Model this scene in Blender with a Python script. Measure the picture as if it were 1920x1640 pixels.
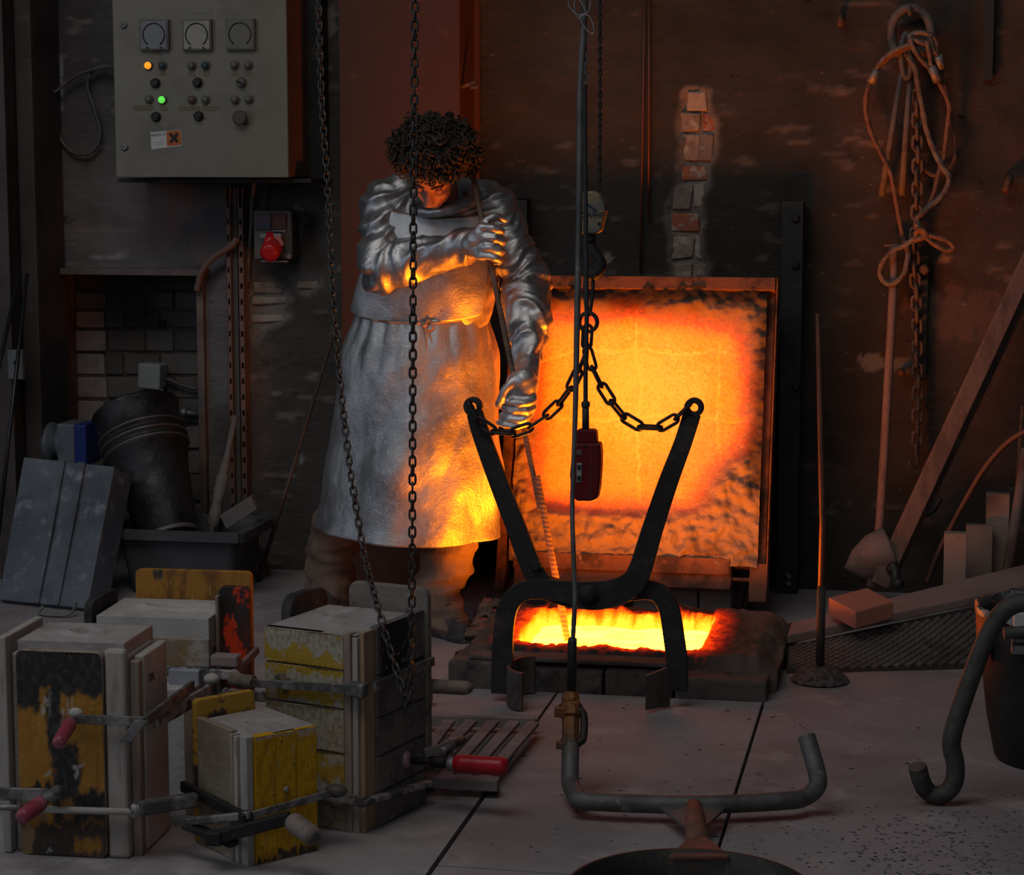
import bpy, bmesh, math, random
from mathutils import Vector, Matrix, Quaternion, noise
from math import sin, cos, pi, radians, sqrt, atan2
random.seed(7)
C = bpy.context.scene.collection
SC = bpy.context.scene
for o in list(bpy.data.objects):
    bpy.data.objects.remove(o)

# ------------------------------------------------------------------ camera, light, exposure
FPX, CX, CY, EYE = 4000.0, 960.0, 820.0, 1.6
YAW, PIT = radians(11), math.atan((820 - 305) / 4000.0)
cam_d = bpy.data.cameras.new('camera')
cam_d.sensor_width = 36.0
cam_d.sensor_fit = 'HORIZONTAL'
cam_d.lens = 36.0 * FPX / 1920.0
cam_d.clip_end = 60
cam = bpy.data.objects.new('camera', cam_d)
cam.location = (0, 0, EYE)
cam.rotation_euler = (pi / 2 - PIT, 0, YAW)
C.objects.link(cam)
SC.camera = cam

w = bpy.data.worlds.new('workshop_air')
SC.world = w
w.use_nodes = True
w.node_tree.nodes['Background'].inputs['Color'].default_value = (0.8, 0.87, 1.0, 1)
w.node_tree.nodes['Background'].inputs['Strength'].default_value = 0.022

def area(name, loc, target, sx, sy, power, col):
    l = bpy.data.lights.new(name, 'AREA')
    l.shape = 'RECTANGLE'
    l.size, l.size_y, l.energy, l.color = sx, sy, power, col
    o = bpy.data.objects.new(name, l)
    o.location = loc
    d = Vector(target) - Vector(loc)
    o.rotation_euler = d.to_track_quat('-Z', 'Y').to_euler()
    C.objects.link(o)
    return o
area('skylight', (-2.2, 2.6, 5.6), (-1.2, 6.3, 0.0), 4.0, 2.5, 78, (1.0, 0.97, 0.93))
area('side_window', (-6.5, 2.0, 2.6), (-1.6, 5.2, 0.3), 2.0, 2.4, 38, (0.68, 0.81, 1.0))
area('gate_daylight', (1.0, -3.0, 3.2), (-1.2, 7.0, 1.0), 3.0, 2.4, 17, (0.95, 0.95, 1.0))

SC.view_settings.view_transform = 'Standard'
SC.view_settings.look = 'None'
SC.view_settings.gamma = 1.0
SC.view_settings.use_curve_mapping = False
SC.view_settings.exposure = 0.0

# ------------------------------------------------------------------ points on planes of the room
_F = Vector((-sin(YAW) * cos(PIT), cos(YAW) * cos(PIT), -sin(PIT)))
_R = Vector((cos(YAW), sin(YAW), 0))
_U = _R.cross(_F)
def ray(x, y):
    return _F + _R * ((x - CX) / FPX) + _U * ((CY - y) / FPX)
def at_z(x, y, z=0.0):
    r = ray(x, y)
    return Vector((0, 0, EYE)) + r * ((z - EYE) / r.z)
def at_y(x, y, Y):
    r = ray(x, y)
    return Vector((0, 0, EYE)) + r * (Y / r.y)
def ys(Y, *pts):
    return [at_y(x, y, Y) for x, y in pts]
def y3(*pts):
    return [at_y(x, y, Y) for x, y, Y in pts]

# ------------------------------------------------------------------ materials
def mat(name, col, rough=0.7, metal=0.0, mix=(), bump=0.0, bscale=40.0, attr=None, emit=None, spec=0.4, coat=0.0, stretch=None, bdist=0.01):
    """mix: (colour, noise scale, low, high[, detail]) layers laid over col in object space."""
    m = bpy.data.materials.new(name)
    m.use_nodes = True
    nt = m.node_tree
    N, L = nt.nodes, nt.links
    b = N['Principled BSDF']
    b.inputs['Roughness'].default_value = rough
    b.inputs['Metallic'].default_value = metal
    b.inputs['Specular IOR Level'].default_value = spec
    b.inputs['Base Color'].default_value = (*col, 1)
    tc = N.new('ShaderNodeTexCoord')
    src = tc.outputs['Object']
    if stretch:
        mp = N.new('ShaderNodeMapping')
        mp.inputs['Scale'].default_value = stretch
        L.new(src, mp.inputs['Vector'])
        src = mp.outputs['Vector']
    cur = None
    if attr:
        a = N.new('ShaderNodeAttribute')
        a.attribute_name = attr
        cur = a.outputs['Color']
    for k, lay in enumerate(mix):
        c, s, lo, hi = lay[:4]
        n = N.new('ShaderNodeTexNoise')
        n.inputs['Scale'].default_value = s
        n.inputs['Detail'].default_value = lay[4] if len(lay) > 4 else 6
        n.inputs['Roughness'].default_value = 0.62
        off = N.new('ShaderNodeVectorMath')
        off.operation = 'ADD'
        off.inputs[1].default_value = (k * 3.7 + 1.1, k * 1.9, k * 5.3)
        L.new(src, off.inputs[0])
        L.new(off.outputs[0], n.inputs['Vector'])
        r = N.new('ShaderNodeMapRange')
        r.interpolation_type = 'SMOOTHSTEP'
        r.inputs['From Min'].default_value = lo
        r.inputs['From Max'].default_value = hi
        L.new(n.outputs['Fac'], r.inputs['Value'])
        x = N.new('ShaderNodeMix')
        x.data_type = 'RGBA'
        L.new(r.outputs['Result'], x.inputs['Factor'])
        if cur is None:
            x.inputs['A'].default_value = (*col, 1)
        else:
            L.new(cur, x.inputs['A'])
        x.inputs['B'].default_value = (*c, 1)
        cur = x.outputs['Result']
    if cur is not None:
        L.new(cur, b.inputs['Base Color'])
    if bump:
        n = N.new('ShaderNodeTexNoise')
        n.inputs['Scale'].default_value = bscale
        n.inputs['Detail'].default_value = 8
        n.inputs['Roughness'].default_value = 0.65
        L.new(src, n.inputs['Vector'])
        bp = N.new('ShaderNodeBump')
        bp.inputs['Strength'].default_value = bump
        bp.inputs['Distance'].default_value = bdist
        L.new(n.outputs['Fac'], bp.inputs['Height'])
        L.new(bp.outputs['Normal'], b.inputs['Normal'])
    if emit:
        b.inputs['Emission Color'].default_value = (*emit[0], 1)
        b.inputs['Emission Strength'].default_value = emit[1]
    return m

def heat_mat(name, base, rough, gain, scale=70.0):
    """Incandescent refractory: the vertex attribute 'heat' (0..1) is its temperature."""
    m = mat(name, base, rough, 0, bump=0.9, bscale=55, bdist=0.012, attr='tone')
    nt = m.node_tree
    N, L = nt.nodes, nt.links
    b = N['Principled BSDF']
    a = N.new('ShaderNodeAttribute')
    a.attribute_name = 'glow_level'
    tc = N.new('ShaderNodeTexCoord')
    n = N.new('ShaderNodeTexNoise')
    n.inputs['Scale'].default_value = scale
    n.inputs['Detail'].default_value = 5
    n.inputs['Roughness'].default_value = 0.75
    L.new(tc.outputs['Object'], n.inputs['Vector'])
    n2 = N.new('ShaderNodeTexNoise')
    n2.inputs['Scale'].default_value = 9
    n2.inputs['Detail'].default_value = 4
    L.new(tc.outputs['Object'], n2.inputs['Vector'])
    mm = N.new('ShaderNodeMath'); mm.operation = 'MULTIPLY_ADD'
    L.new(n.outputs['Fac'], mm.inputs[0]); mm.inputs[1].default_value = 0.6; mm.inputs[2].default_value = -0.3
    m2 = N.new('ShaderNodeMath'); m2.operation = 'MULTIPLY_ADD'
    L.new(n2.outputs['Fac'], m2.inputs[0]); m2.inputs[1].default_value = 0.16; m2.inputs[2].default_value = -0.08
    s = N.new('ShaderNodeMath'); s.operation = 'ADD'
    L.new(mm.outputs[0], s.inputs[0]); L.new(m2.outputs[0], s.inputs[1])
    # speckle only where the surface is hot
    hm = N.new('ShaderNodeMath'); hm.operation = 'MULTIPLY'
    L.new(s.outputs[0], hm.inputs[0])
    sm = N.new('ShaderNodeMapRange'); sm.interpolation_type = 'SMOOTHSTEP'
    sm.inputs['From Min'].default_value = 0.05; sm.inputs['From Max'].default_value = 0.45
    L.new(a.outputs['Fac'], sm.inputs['Value']); L.new(sm.outputs['Result'], hm.inputs[1])
    t = N.new('ShaderNodeMath'); t.operation = 'ADD'
    L.new(a.outputs['Fac'], t.inputs[0]); L.new(hm.outputs[0], t.inputs[1])
    cr = N.new('ShaderNodeValToRGB')
    e = cr.color_ramp.elements
    e[0].position, e[0].color = 0.06, (0, 0, 0, 1)
    e[1].position, e[1].color = 1.0, (1.0, 0.175, 0.009, 1)
    for p, c in ((0.2, (0.018, 0.0004, 0.0, 1)), (0.38, (0.10, 0.0028, 0.0, 1)), (0.55, (0.36, 0.016, 0.0, 1)), (0.72, (0.72, 0.062, 0.0004, 1)), (0.86, (0.92, 0.108, 0.002, 1))):
        q = e.new(p); q.color = c
    L.new(t.outputs[0], cr.inputs['Fac'])
    L.new(cr.outputs['Color'], b.inputs['Emission Color'])
    b.inputs['Emission Strength'].default_value = gain
    return m

# ------------------------------------------------------------------ mesh building
class MB:
    def __init__(s):
        s.v, s.f, s.sm = [], [], []
    def add(s, vs, fs, smooth=False):
        o = len(s.v)
        s.v += [Vector(p) for p in vs]
        s.f += [tuple(i + o for i in f) for f in fs]
        s.sm += [smooth] * len(fs)
        return s
    def box(s, c, d, M=None):
        c = Vector(c)
        hx, hy, hz = d[0] / 2, d[1] / 2, d[2] / 2
        p = [Vector((x, y, z)) for z in (-hz, hz) for y in (-hy, hy) for x in (-hx, hx)]
        if M is not None:
            p = [M @ q for q in p]
        return s.hexa([q + c for q in p])
    def span(s, a, b):
        a, b = Vector(a), Vector(b)
        return s.box((a + b) / 2, [abs(b[i] - a[i]) for i in range(3)])
    def hexa(s, p):
        return s.add(p, [(0, 2, 3, 1), (4, 5, 7, 6), (0, 1, 5, 4), (2, 6, 7, 3), (0, 4, 6, 2), (1, 3, 7, 5)])
    def prism(s, poly, vec, smooth=False):
        n = len(poly)
        vec = Vector(vec)
        a = [Vector(p) for p in poly]
        nrm = Vector((0, 0, 0))
        for i in range(n):
            nrm += a[i].cross(a[(i + 1) % n])
        if nrm.dot(vec) > 0:
            a.reverse()
        s.add(a + [p + vec for p in a], [tuple(range(n)), tuple(range(2 * n - 1, n - 1, -1))])
        o = len(s.v) - 2 * n
        for i in range(n):
            j = (i + 1) % n
            s.f.append((o + j, o + i, o + n + i, o + n + j)); s.sm.append(smooth)
        return s
    def bar(s, a, b, w, t, up=(0, 0, 1), w2=None, t2=None):
        """a flat bar from a to b; w across 'up', t along it"""
        a, b = Vector(a), Vector(b)
        d = (b - a).normalized()
        u = Vector(up)
        u = (u - d * u.dot(d))
        if u.length < 1e-5:
            u = Vector((0, 1, 0)) - d * d.y
        u.normalize()
        v = d.cross(u)
        w2 = w if w2 is None else w2
        t2 = t if t2 is None else t2
        p = []
        for q, ww, tt in ((a, w, t), (b, w2, t2)):
            for j in (-1, 1):
                for i in (-1, 1):
                    p.append(q + v * (i * ww / 2) + u * (j * tt / 2))
        return s.hexa([p[0], p[1], p[2], p[3], p[4], p[5], p[6], p[7]])
    def tube(s, pts, r, n=10, closed=False, caps=True, smooth=True, ry=None):
        P = [Vector(p) for p in pts]
        m = len(P)
        R = r if isinstance(r, (list, tuple)) else [r] * m
        T = []
        for i in range(m):
            if closed:
                t = P[(i + 1) % m] - P[i - 1]
            else:
                t = P[min(i + 1, m - 1)] - P[max(i - 1, 0)]
            T.append(t.normalized() if t.length > 1e-9 else Vector((0, 0, 1)))
        u = T[0].orthogonal().normalized()
        if abs(T[0].z) < 0.9:
            u = Vector((0, 0, 1)) - T[0] * T[0].z
            u.normalize()
        U = []
        for i in range(m):
            u = (u - T[i] * u.dot(T[i])).normalized()
            U.append(u.copy())
        vs, fs = [], []
        for i in range(m):
            v = T[i].cross(U[i])
            for k in range(n):
                a = 2 * pi * k / n
                vs.append(P[i] + U[i] * (cos(a) * R[i]) + v * (sin(a) * (R[i] if ry is None else R[i] * ry)))
        for i in range(m if closed else m - 1):
            j = (i + 1) % m
            for k in range(n):
                l = (k + 1) % n
                fs.append((i * n + k, i * n + l, j * n + l, j * n + k))
        s.add(vs, fs, smooth)
        if caps and not closed:
            o = len(s.v) - m * n
            s.f.append(tuple(o + k for k in range(n - 1, -1, -1))); s.sm.append(False)
            s.f.append(tuple(o + (m - 1) * n + k for k in range(n))); s.sm.append(False)
        return s
    def lathe(s, prof, base=(0, 0, 0), axis=(0, 0, 1), n=24, smooth=True):
        """prof: (radius, height) pairs along axis"""
        b, ax = Vector(base), Vector(axis).normalized()
        u = ax.orthogonal().normalized()
        v = ax.cross(u)
        vs, fs = [], []
        m = len(prof)
        for r, h in prof:
            for k in range(n):
                a = 2 * pi * k / n
                vs.append(b + ax * h + (u * cos(a) + v * sin(a)) * max(r, 1e-4))
        for i in range(m - 1):
            for k in range(n):
                l = (k + 1) % n
                fs.append((i * n + k, i * n + l, (i + 1) * n + l, (i + 1) * n + k))
        s.add(vs, fs, smooth)
        o = len(s.v) - m * n
        s.f.append(tuple(o + k for k in range(n - 1, -1, -1))); s.sm.append(False)
        s.f.append(tuple(o + (m - 1) * n + k for k in range(n))); s.sm.append(False)
        return s
    def ball(s, c, r, M=None, n=12, k=8):
        c = Vector(c)
        R = Vector(r) if isinstance(r, (tuple, list, Vector)) else Vector((r, r, r))
        vs, fs = [Vector((0, 0, -1))], []
        for i in range(1, k):
            th = pi * i / k
            for j in range(n):
                a = 2 * pi * j / n
                vs.append(Vector((sin(th) * cos(a), sin(th) * sin(a), -cos(th))))
        vs.append(Vector((0, 0, 1)))
        for j in range(n):
            fs.append((0, 1 + (j + 1) % n, 1 + j))
        for i in range(k - 2):
            for j in range(n):
                l = (j + 1) % n
                fs.append((1 + i * n + j, 1 + i * n + l, 1 + (i + 1) * n + l, 1 + (i + 1) * n + j))
        o = 1 + (k - 2) * n
        for j in range(n):
            fs.append((o + j, o + (j + 1) % n, len(vs) - 1))
        q = []
        for p in vs:
            p = Vector((p.x * R.x, p.y * R.y, p.z * R.z))
            if M is not None:
                p = M @ p
            q.append(p + c)
        return s.add(q, fs, True)
    def grid(s, fn, nu, nv, smooth=True, wrap=False):
        vs = [fn(i / (nu if wrap else nu - 1), j / (nv - 1)) for j in range(nv) for i in range(nu)]
        fs = []
        for j in range(nv - 1):
            for i in range(nu if wrap else nu - 1):
                k = (i + 1) % nu
                fs.append((j * nu + i, j * nu + k, (j + 1) * nu + k, (j + 1) * nu + i))
        return s.add(vs, fs, smooth)
    def mesh(s, name, off=Vector((0, 0, 0))):
        me = bpy.data.meshes.new(name)
        me.from_pydata([tuple(p - off) for p in s.v], [], s.f)
        me.polygons.foreach_set('use_smooth', s.sm)
        me.update()
        return me

def smooth_path(pts, k=6, closed=False):
    P = [Vector(p) for p in pts]
    n = len(P)
    out = []
    for i in range(n if closed else n - 1):
        if closed:
            a, b, c, d = P[i - 1], P[i], P[(i + 1) % n], P[(i + 2) % n]
        else:
            a, b, c, d = P[max(i - 1, 0)], P[i], P[i + 1], P[min(i + 2, n - 1)]
        for j in range(k):
            t = j / k
            out.append(0.5 * ((2 * b) + (c - a) * t + (2 * a - 5 * b + 4 * c - d) * t * t + (3 * b - a - 3 * c + d) * t ** 3))
    if not closed:
        out.append(P[-1])
    return out

def wpos(o):
    p = Vector((0, 0, 0))
    while o is not None:
        p += o.location
        o = o.parent
    return p
def part(name, mb, m, parent=None, bevel=0.0, seg=2, kind=None, label=None):
    me = mb.mesh(name, wpos(parent) if parent else Vector((0, 0, 0)))
    o = bpy.data.objects.new(name, me)
    C.objects.link(o)
    if m:
        me.materials.append(m)
    if parent:
        o.parent = parent
    if bevel:
        b = o.modifiers.new('edge', 'BEVEL')
        b.width, b.segments, b.limit_method, b.angle_limit = bevel, seg, 'ANGLE', radians(40)
    if kind:
        o['kind'] = kind
    if label:
        o['label'] = label
    return o
def tag(o, label, cat, group=None):
    o['label'] = label
    o['category'] = cat
    if group:
        o['group'] = group
    return o
def thing(name, label, cat, loc, group=None):
    o = bpy.data.objects.new(name, None)
    o.empty_display_size = 0.1
    C.objects.link(o)
    o.location = loc
    return tag(o, label, cat, group)
def solo(name, mb, m, label, cat, loc=None, bevel=0.0, group=None):
    """a thing that is one mesh"""
    loc = Vector(loc) if loc is not None else sum(mb.v, Vector((0, 0, 0))) / len(mb.v)
    o = bpy.data.objects.new(name, mb.mesh(name, loc))
    C.objects.link(o)
    o.location = loc
    o.data.materials.append(m)
    if bevel:
        b = o.modifiers.new('edge', 'BEVEL')
        b.width, b.segments, b.limit_method, b.angle_limit = bevel, 2, 'ANGLE', radians(40)
    return tag(o, label, cat, group)
def fattr(me, name, vals):
    a = me.attributes.new(name, 'FLOAT', 'POINT')
    a.data.foreach_set('value', vals)
def cattr(me, name, cols):
    a = me.color_attributes.new(name, 'FLOAT_COLOR', 'POINT')
    flat = []
    for c in cols:
        flat += [c[0], c[1], c[2], 1.0]
    a.data.foreach_set('color', flat)
def fbm(p, o=4):
    return noise.fractal(Vector(p), 0.9, 2.1, o)
def sstep(a, b, x):
    t = max(0.0, min(1.0, (x - a) / (b - a)))
    return t * t * (3 - 2 * t)
def mixc(a, b, t):
    return tuple(a[i] * (1 - t) + b[i] * t for i in range(3))
def sdpoly(p, poly):
    """signed distance to a polygon, positive inside"""
    x, y = p
    d = 1e9
    ins = False
    n = len(poly)
    for i in range(n):
        ax, ay = poly[i]
        bx, by = poly[(i + 1) % n]
        ex, ey = bx - ax, by - ay
        t = max(0, min(1, ((x - ax) * ex + (y - ay) * ey) / (ex * ex + ey * ey + 1e-12)))
        d = min(d, math.hypot(x - ax - ex * t, y - ay - ey * t))
        if (ay > y) != (by > y) and x < (bx - ax) * (y - ay) / (by - ay) + ax:
            ins = not ins
    return d if ins else -d

STEEL = mat('dark_steel', (0.035, 0.034, 0.034), 0.55, 0.6, [((0.09, 0.075, 0.062), 9, 0.48, 0.75)], 0.35, 60)
IRON = mat('scaled_black_iron', (0.030, 0.028, 0.027), 0.62, 0.35, [((0.065, 0.055, 0.048), 14, 0.5, 0.75)], 0.4, 70)
GALV = mat('dusty_zinc_steel', (0.20, 0.20, 0.21), 0.5, 0.6, [((0.32, 0.31, 0.31), 18, 0.45, 0.7)], 0.25, 90)
RUST = mat('rusty_steel', (0.13, 0.065, 0.04), 0.75, 0.25, [((0.06, 0.035, 0.028), 12, 0.45, 0.7), ((0.2, 0.1, 0.06), 35, 0.55, 0.75)], 0.4, 60)
DUSTY = mat('dusty_iron', (0.13, 0.115, 0.105), 0.8, 0.2, [((0.22, 0.19, 0.175), 16, 0.42, 0.7), ((0.05, 0.045, 0.042), 9, 0.55, 0.72)], 0.4, 60)
BLACK = mat('black_rubber', (0.03, 0.031, 0.033), 0.55, 0.0, [((0.07, 0.07, 0.072), 11, 0.5, 0.75)], 0.15, 40)
WOODG = mat('grey_weathered_wood', (0.20, 0.165, 0.14), 0.85, 0, [((0.11, 0.09, 0.075), 14, 0.45, 0.7)], 0.5, 30, stretch=(6, 6, 1))
BRICKM = [mat('brick_' + n, c, 0.95, 0, [((c[0] * .55, c[1] * .5, c[2] * .5), 15, 0.5, 0.75), ((0.36, 0.32, 0.27), 17, 0.50, 0.62)], 0.9, 40)
          for n, c in (('buff', (0.26, 0.20, 0.155)), ('grey', (0.2, 0.165, 0.14)), ('red', (0.34, 0.115, 0.06)), ('pale', (0.33, 0.28, 0.235)))]
# ------------------------------------------------------------------ the room
WY = 8.0
def px_wall(x, y):
    p = at_y(x, y, WY)
    return p.x, p.z
patchA = [px_wall(*p) for p in ((1285, 168), (1326, 170), (1330, 215), (1344, 235), (1340, 292), (1328, 312), (1326, 345), (1312, 372), (1316, 430), (1312, 478), (1330, 500), (1328, 540), (1262, 540), (1258, 460), (1254, 400), (1256, 380), (1272, 350), (1278, 310), (1282, 262), (1270, 250), (1276, 215))]
patchB = [px_wall(*p) for p in ((470, 528), (500, 524), (530, 540), (545, 560), (530, 572), (545, 590), (530, 606), (500, 612), (478, 640), (466, 620), (468, 570))]
patchC = [px_wall(*p) for p in ((548, 524), (600, 520), (604, 532), (580, 550), (560, 545))]
pale = [(px_wall(110, 125), .022, .05, (.34, .33, .33)), (px_wall(108, 175), .03, .07, (.27, .26, .26)), 
        (px_wall(1630, 678), .05, .035, (.2, .175, .155)), (px_wall(1690, 685), .07, .03, (.17, .15, .13)), (px_wall(1140, 485), .018, .02, (.3, .25, .19)), 
        (px_wall(560, 420), .03, .07, (.19, .18, .165)), (px_wall(1300, 190), .05, .07, (.2, .18, .16)), (px_wall(620, 40), .03, .06, (.22, .2, .17)), (px_wall(1770, 485), .03, .02, (.25, .16, .1)),
        (px_wall(565, 862), .012, .018, (.3, .28, .25)), (px_wall(200, 430), .14, .012, (.2, .17, .165)), (px_wall(1800, 590), .22, .1, (.115, .075, .06))]
nx0, nz1 = px_wall(84, 511)
nx1, _ = px_wall(373, 511)
XA, XB, ZA, ZB, ST = -4.6, 1.7, 0.0, 3.0, 0.0135
nu, nv = int((XB - XA) / ST) + 1, int((ZB - ZA) / ST) + 1
mb = MB()
cols = []
def soot(X, Z):
    """albedo of the plaster: pale dusty paint on the left, black soot round the furnace, brown dust on the right"""
    px = 960 + (X + 1.5) * 490
    n = fbm((X * 1.3, Z * 1.3, 4.0))
    n2 = fbm((X * 5, Z * 9, 9.0))
    l = (0.135, 0.122, 0.122)
    m = (0.082, 0.073, 0.064)
    c = (0.040, 0.036, 0.032)
    r = (0.062, 0.045, 0.037)
    a = sstep(380, 470, px + 40 * n)
    b = sstep(560, 680, px + 60 * n)
    d = sstep(1480, 1660, px + 130 * n)
    t = mixc(mixc(mixc(l, m, a), c, b), r, d)
    k = 1.0 + 0.28 * n + 0.24 * n2
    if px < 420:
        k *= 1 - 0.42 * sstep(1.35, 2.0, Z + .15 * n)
    return tuple(max(.008, v * k) for v in t)
idx = {}
for j in range(nv):
    for i in range(nu):
        X, Z = XA + i * ST, ZA + j * ST
        d = 0.010 * fbm((X * 2.2, Z * 2.2, 0.5), 5) + 0.0035 * fbm((X * 9, Z * 17, 2.5), 3)
        c = soot(X, Z)
        # scratches: thin near-horizontal ridges of chipped paint
        s = fbm((X * 7 + Z * 2, Z * 30, 6.5), 3)
        s2 = fbm((X * 2.1, Z * 2.1, 16.5), 2)
        if s > 0.42 and s2 > -0.1:
            e = sstep(.42, .75, s) * sstep(-.1, .3, s2)
            c = mixc(c, (c[0] * 2.6 + .02, c[1] * 2.5 + .018, c[2] * 2.4 + .015), e * .8)
            d -= .004 * e
        for (q, rx, rz, pc) in pale:
            e = ((X - q[0]) / rx) ** 2 + ((Z - q[1]) / rz) ** 2
            if e < 4:
                e = 1 - e + 0.9 * fbm((X * 25, Z * 18, 3.0), 3)
                c = mixc(c, pc, sstep(0.0, .35, e) * .85)
        best = max(sdpoly((X, Z), patchA), sdpoly((X, Z), patchB), sdpoly((X, Z), patchC)) if (-1.1 < X < -.6 or -2.75 < X < -2.1) and Z > .8 else -1
        if best > -.05:
            best += .012 * fbm((X * 22, Z * 22, 8.0), 3)
            e = sstep(-.003, .007, best)
            d += .022 * e
            edge = sstep(-.022, -.004, best) * (1 - e)
            c = mixc(c, (.22, .195, .17), e)
            c = mixc(c, (.19, .17, .15), edge * .7)
        idx[i, j] = len(mb.v)
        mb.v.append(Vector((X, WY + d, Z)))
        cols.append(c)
for j in range(nv - 1):
    for i in range(nu - 1):
        X, Z = XA + (i + .5) * ST, ZA + (j + .5) * ST
        if nx0 < X < nx1 and Z < nz1:
            continue
        mb.f.append((idx[i, j], idx[i + 1, j], idx[i + 1, j + 1], idx[i, j + 1])); mb.sm.append(True)
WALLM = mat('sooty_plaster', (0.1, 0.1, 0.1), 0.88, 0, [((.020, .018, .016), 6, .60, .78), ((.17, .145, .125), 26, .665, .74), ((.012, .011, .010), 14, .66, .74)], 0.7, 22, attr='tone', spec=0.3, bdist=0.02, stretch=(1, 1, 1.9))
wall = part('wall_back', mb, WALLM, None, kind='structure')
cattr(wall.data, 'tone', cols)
# bricks laid bare where the plaster has come off
rows = ((170, 207, (1288, 1328)), (209, 247, (1276, 1316, 1342)), (250, 304, (1281, 1309, 1341)), (310, 340, (1279, 1328)), (345, 392, (1262, 1300, 1326)), (398, 438, (1258, 1311)), (443, 487, (1259, 1302, 1316)), (493, 530, (1264, 1300, 1327)))
def brick(x0, x1, y0, y1, m, Y=WY + .004, dp=.05, parent=wall):
    a, b = at_y(x0, y0, Y), at_y(x1, y1, Y)
    q = MB()
    c = (a + b) / 2
    hx, hz = abs(b.x - a.x) / 2 - .003, abs(a.z - b.z) / 2 - .003
    vs = []
    for yy in (0, 1):
        for zz in (-1, 1):
            for xx in (-1, 1):
                vs.append(Vector((c.x + xx * hx + random.uniform(-.009, .009), Y + yy * dp + (random.uniform(-.005, .007) if yy == 0 else 0), c.z + zz * hz + random.uniform(-.006, .006))))
    q.add(vs, [(0, 1, 3, 2), (4, 6, 7, 5), (0, 4, 5, 1), (2, 3, 7, 6), (0, 2, 6, 4), (1, 5, 7, 3)])
    return part('brick', q, m, parent, bevel=.007)
seq = [3, 0, 2, 0, 1, 2, 1, 3, 2, 0, 3, 0, 1, 2, 0]
k = 0
for y0, y1, xs in rows:
    for a, b in zip(xs[:-1], xs[1:]):
        brick(a, b, y0, y1, BRICKM[seq[k % 15]], WY + random.uniform(.006, .014)); k += 1
for (x0, x1, y0, y1, mi) in ((470, 530, 527, 552, 0), (468, 540, 556, 572, 3), (470, 536, 588, 606, 3), (472, 506, 610, 636, 1), (552, 598, 524, 544, 0)):
    brick(x0, x1, y0, y1, BRICKM[mi], WY + .008)
# the niche: left cheek, right cheek, soffit, back of grey blocks
NB = 8.3
q = MB()
q.span((nx0 - .06, WY + .01, 0), (nx0, NB + .1, nz1 + .05)).span((nx1, WY + .01, 0), (nx1 + .06, NB + .1, nz1 + .05)).span((nx0 - .06, WY + .012, nz1), (nx1 + .06, NB + .1, nz1 + .06)).span((nx0, NB + .012, 0), (nx1, NB + .1, nz1))
NICHE = mat('niche_plaster', (.10, .075, .066), .9, 0, [((.14, .12, .11), 5, .45, .65), ((.05, .035, .03), 8, .5, .7)], .5, 25)
nich = part('wall_niche', q, NICHE, None, kind='structure')
BLK = [mat('grey_block_%d' % i, (v, v * .94, v * .88), .92, 0, [((v * .6, v * .55, v * .52), 9, .5, .7)], .6, 40) for i, v in enumerate((.095, .12, .14))]
WHB = mat('whitewashed_block', (.30, .27, .265), .9, 0, [((.2, .17, .165), 10, .5, .7)], .5, 40)
yrow = 578
r = 0
def nb(x0, x1, y0, y1, m):
    a, b = at_y(x0, y0, NB), at_y(x1, y1, NB)
    q = MB().span((a.x + .003, NB + random.uniform(-.006, .006), b.z + .003), (b.x - .003, NB + .06, a.z - .003))
    return part('block', q, m, nich, bevel=.006)
for y0, y1 in ((512, 544), (546, 580), (582, 616), (618, 660), (662, 704), (706, 748), (750, 795), (797, 842), (844, 890), (892, 940), (942, 990), (992, 1040)):
    xs = [140, 196 + (r % 2) * 4, 232 + (r % 2) * 40, 300 + (r % 2) * 26, 385] if y0 > 540 else [140, 250, 385]
    for k in range(len(xs) - 1):
        m = WHB if k == 0 and 570 < y0 < 780 else BLK[(r * 2 + k) % 3]
        nb(xs[k], xs[k + 1], y0, y1, m)
    r += 1
# steel angle round the niche
q = MB()
ANG = mat('painted_angle_steel', (.11, .095, .085), .7, .1, [((.16, .14, .125), 8, .45, .7), ((.06, .045, .04), 14, .55, .75)], .3, 50)
a, b = at_y(66, 500, 7.97), at_y(84, 500, 7.97)
q.span((a.x, 7.955, 0), (b.x, 8.02, nz1 + .02))
part('trim_1', q, ANG, None, bevel=.003, kind='structure')
a, b = at_y(58, 499, 7.96), at_y(386, 511, 7.96)
part('trim_2', MB().span((a.x, 7.94, nz1 - .004), (b.x, 8.02, nz1 + .022)), ANG, None, bevel=.003, kind='structure')
a, b = at_y(368, 505, 7.975), at_y(381, 505, 7.975)
part('trim_3', MB().span((a.x, 7.965, 0), (b.x, 8.02, nz1)), ANG, None, bevel=.003, kind='structure')
# bump in the plaster beside the niche (boarded chase)
a, b = at_y(296, 330, 7.985), at_y(402, 497, 7.985)

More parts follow.
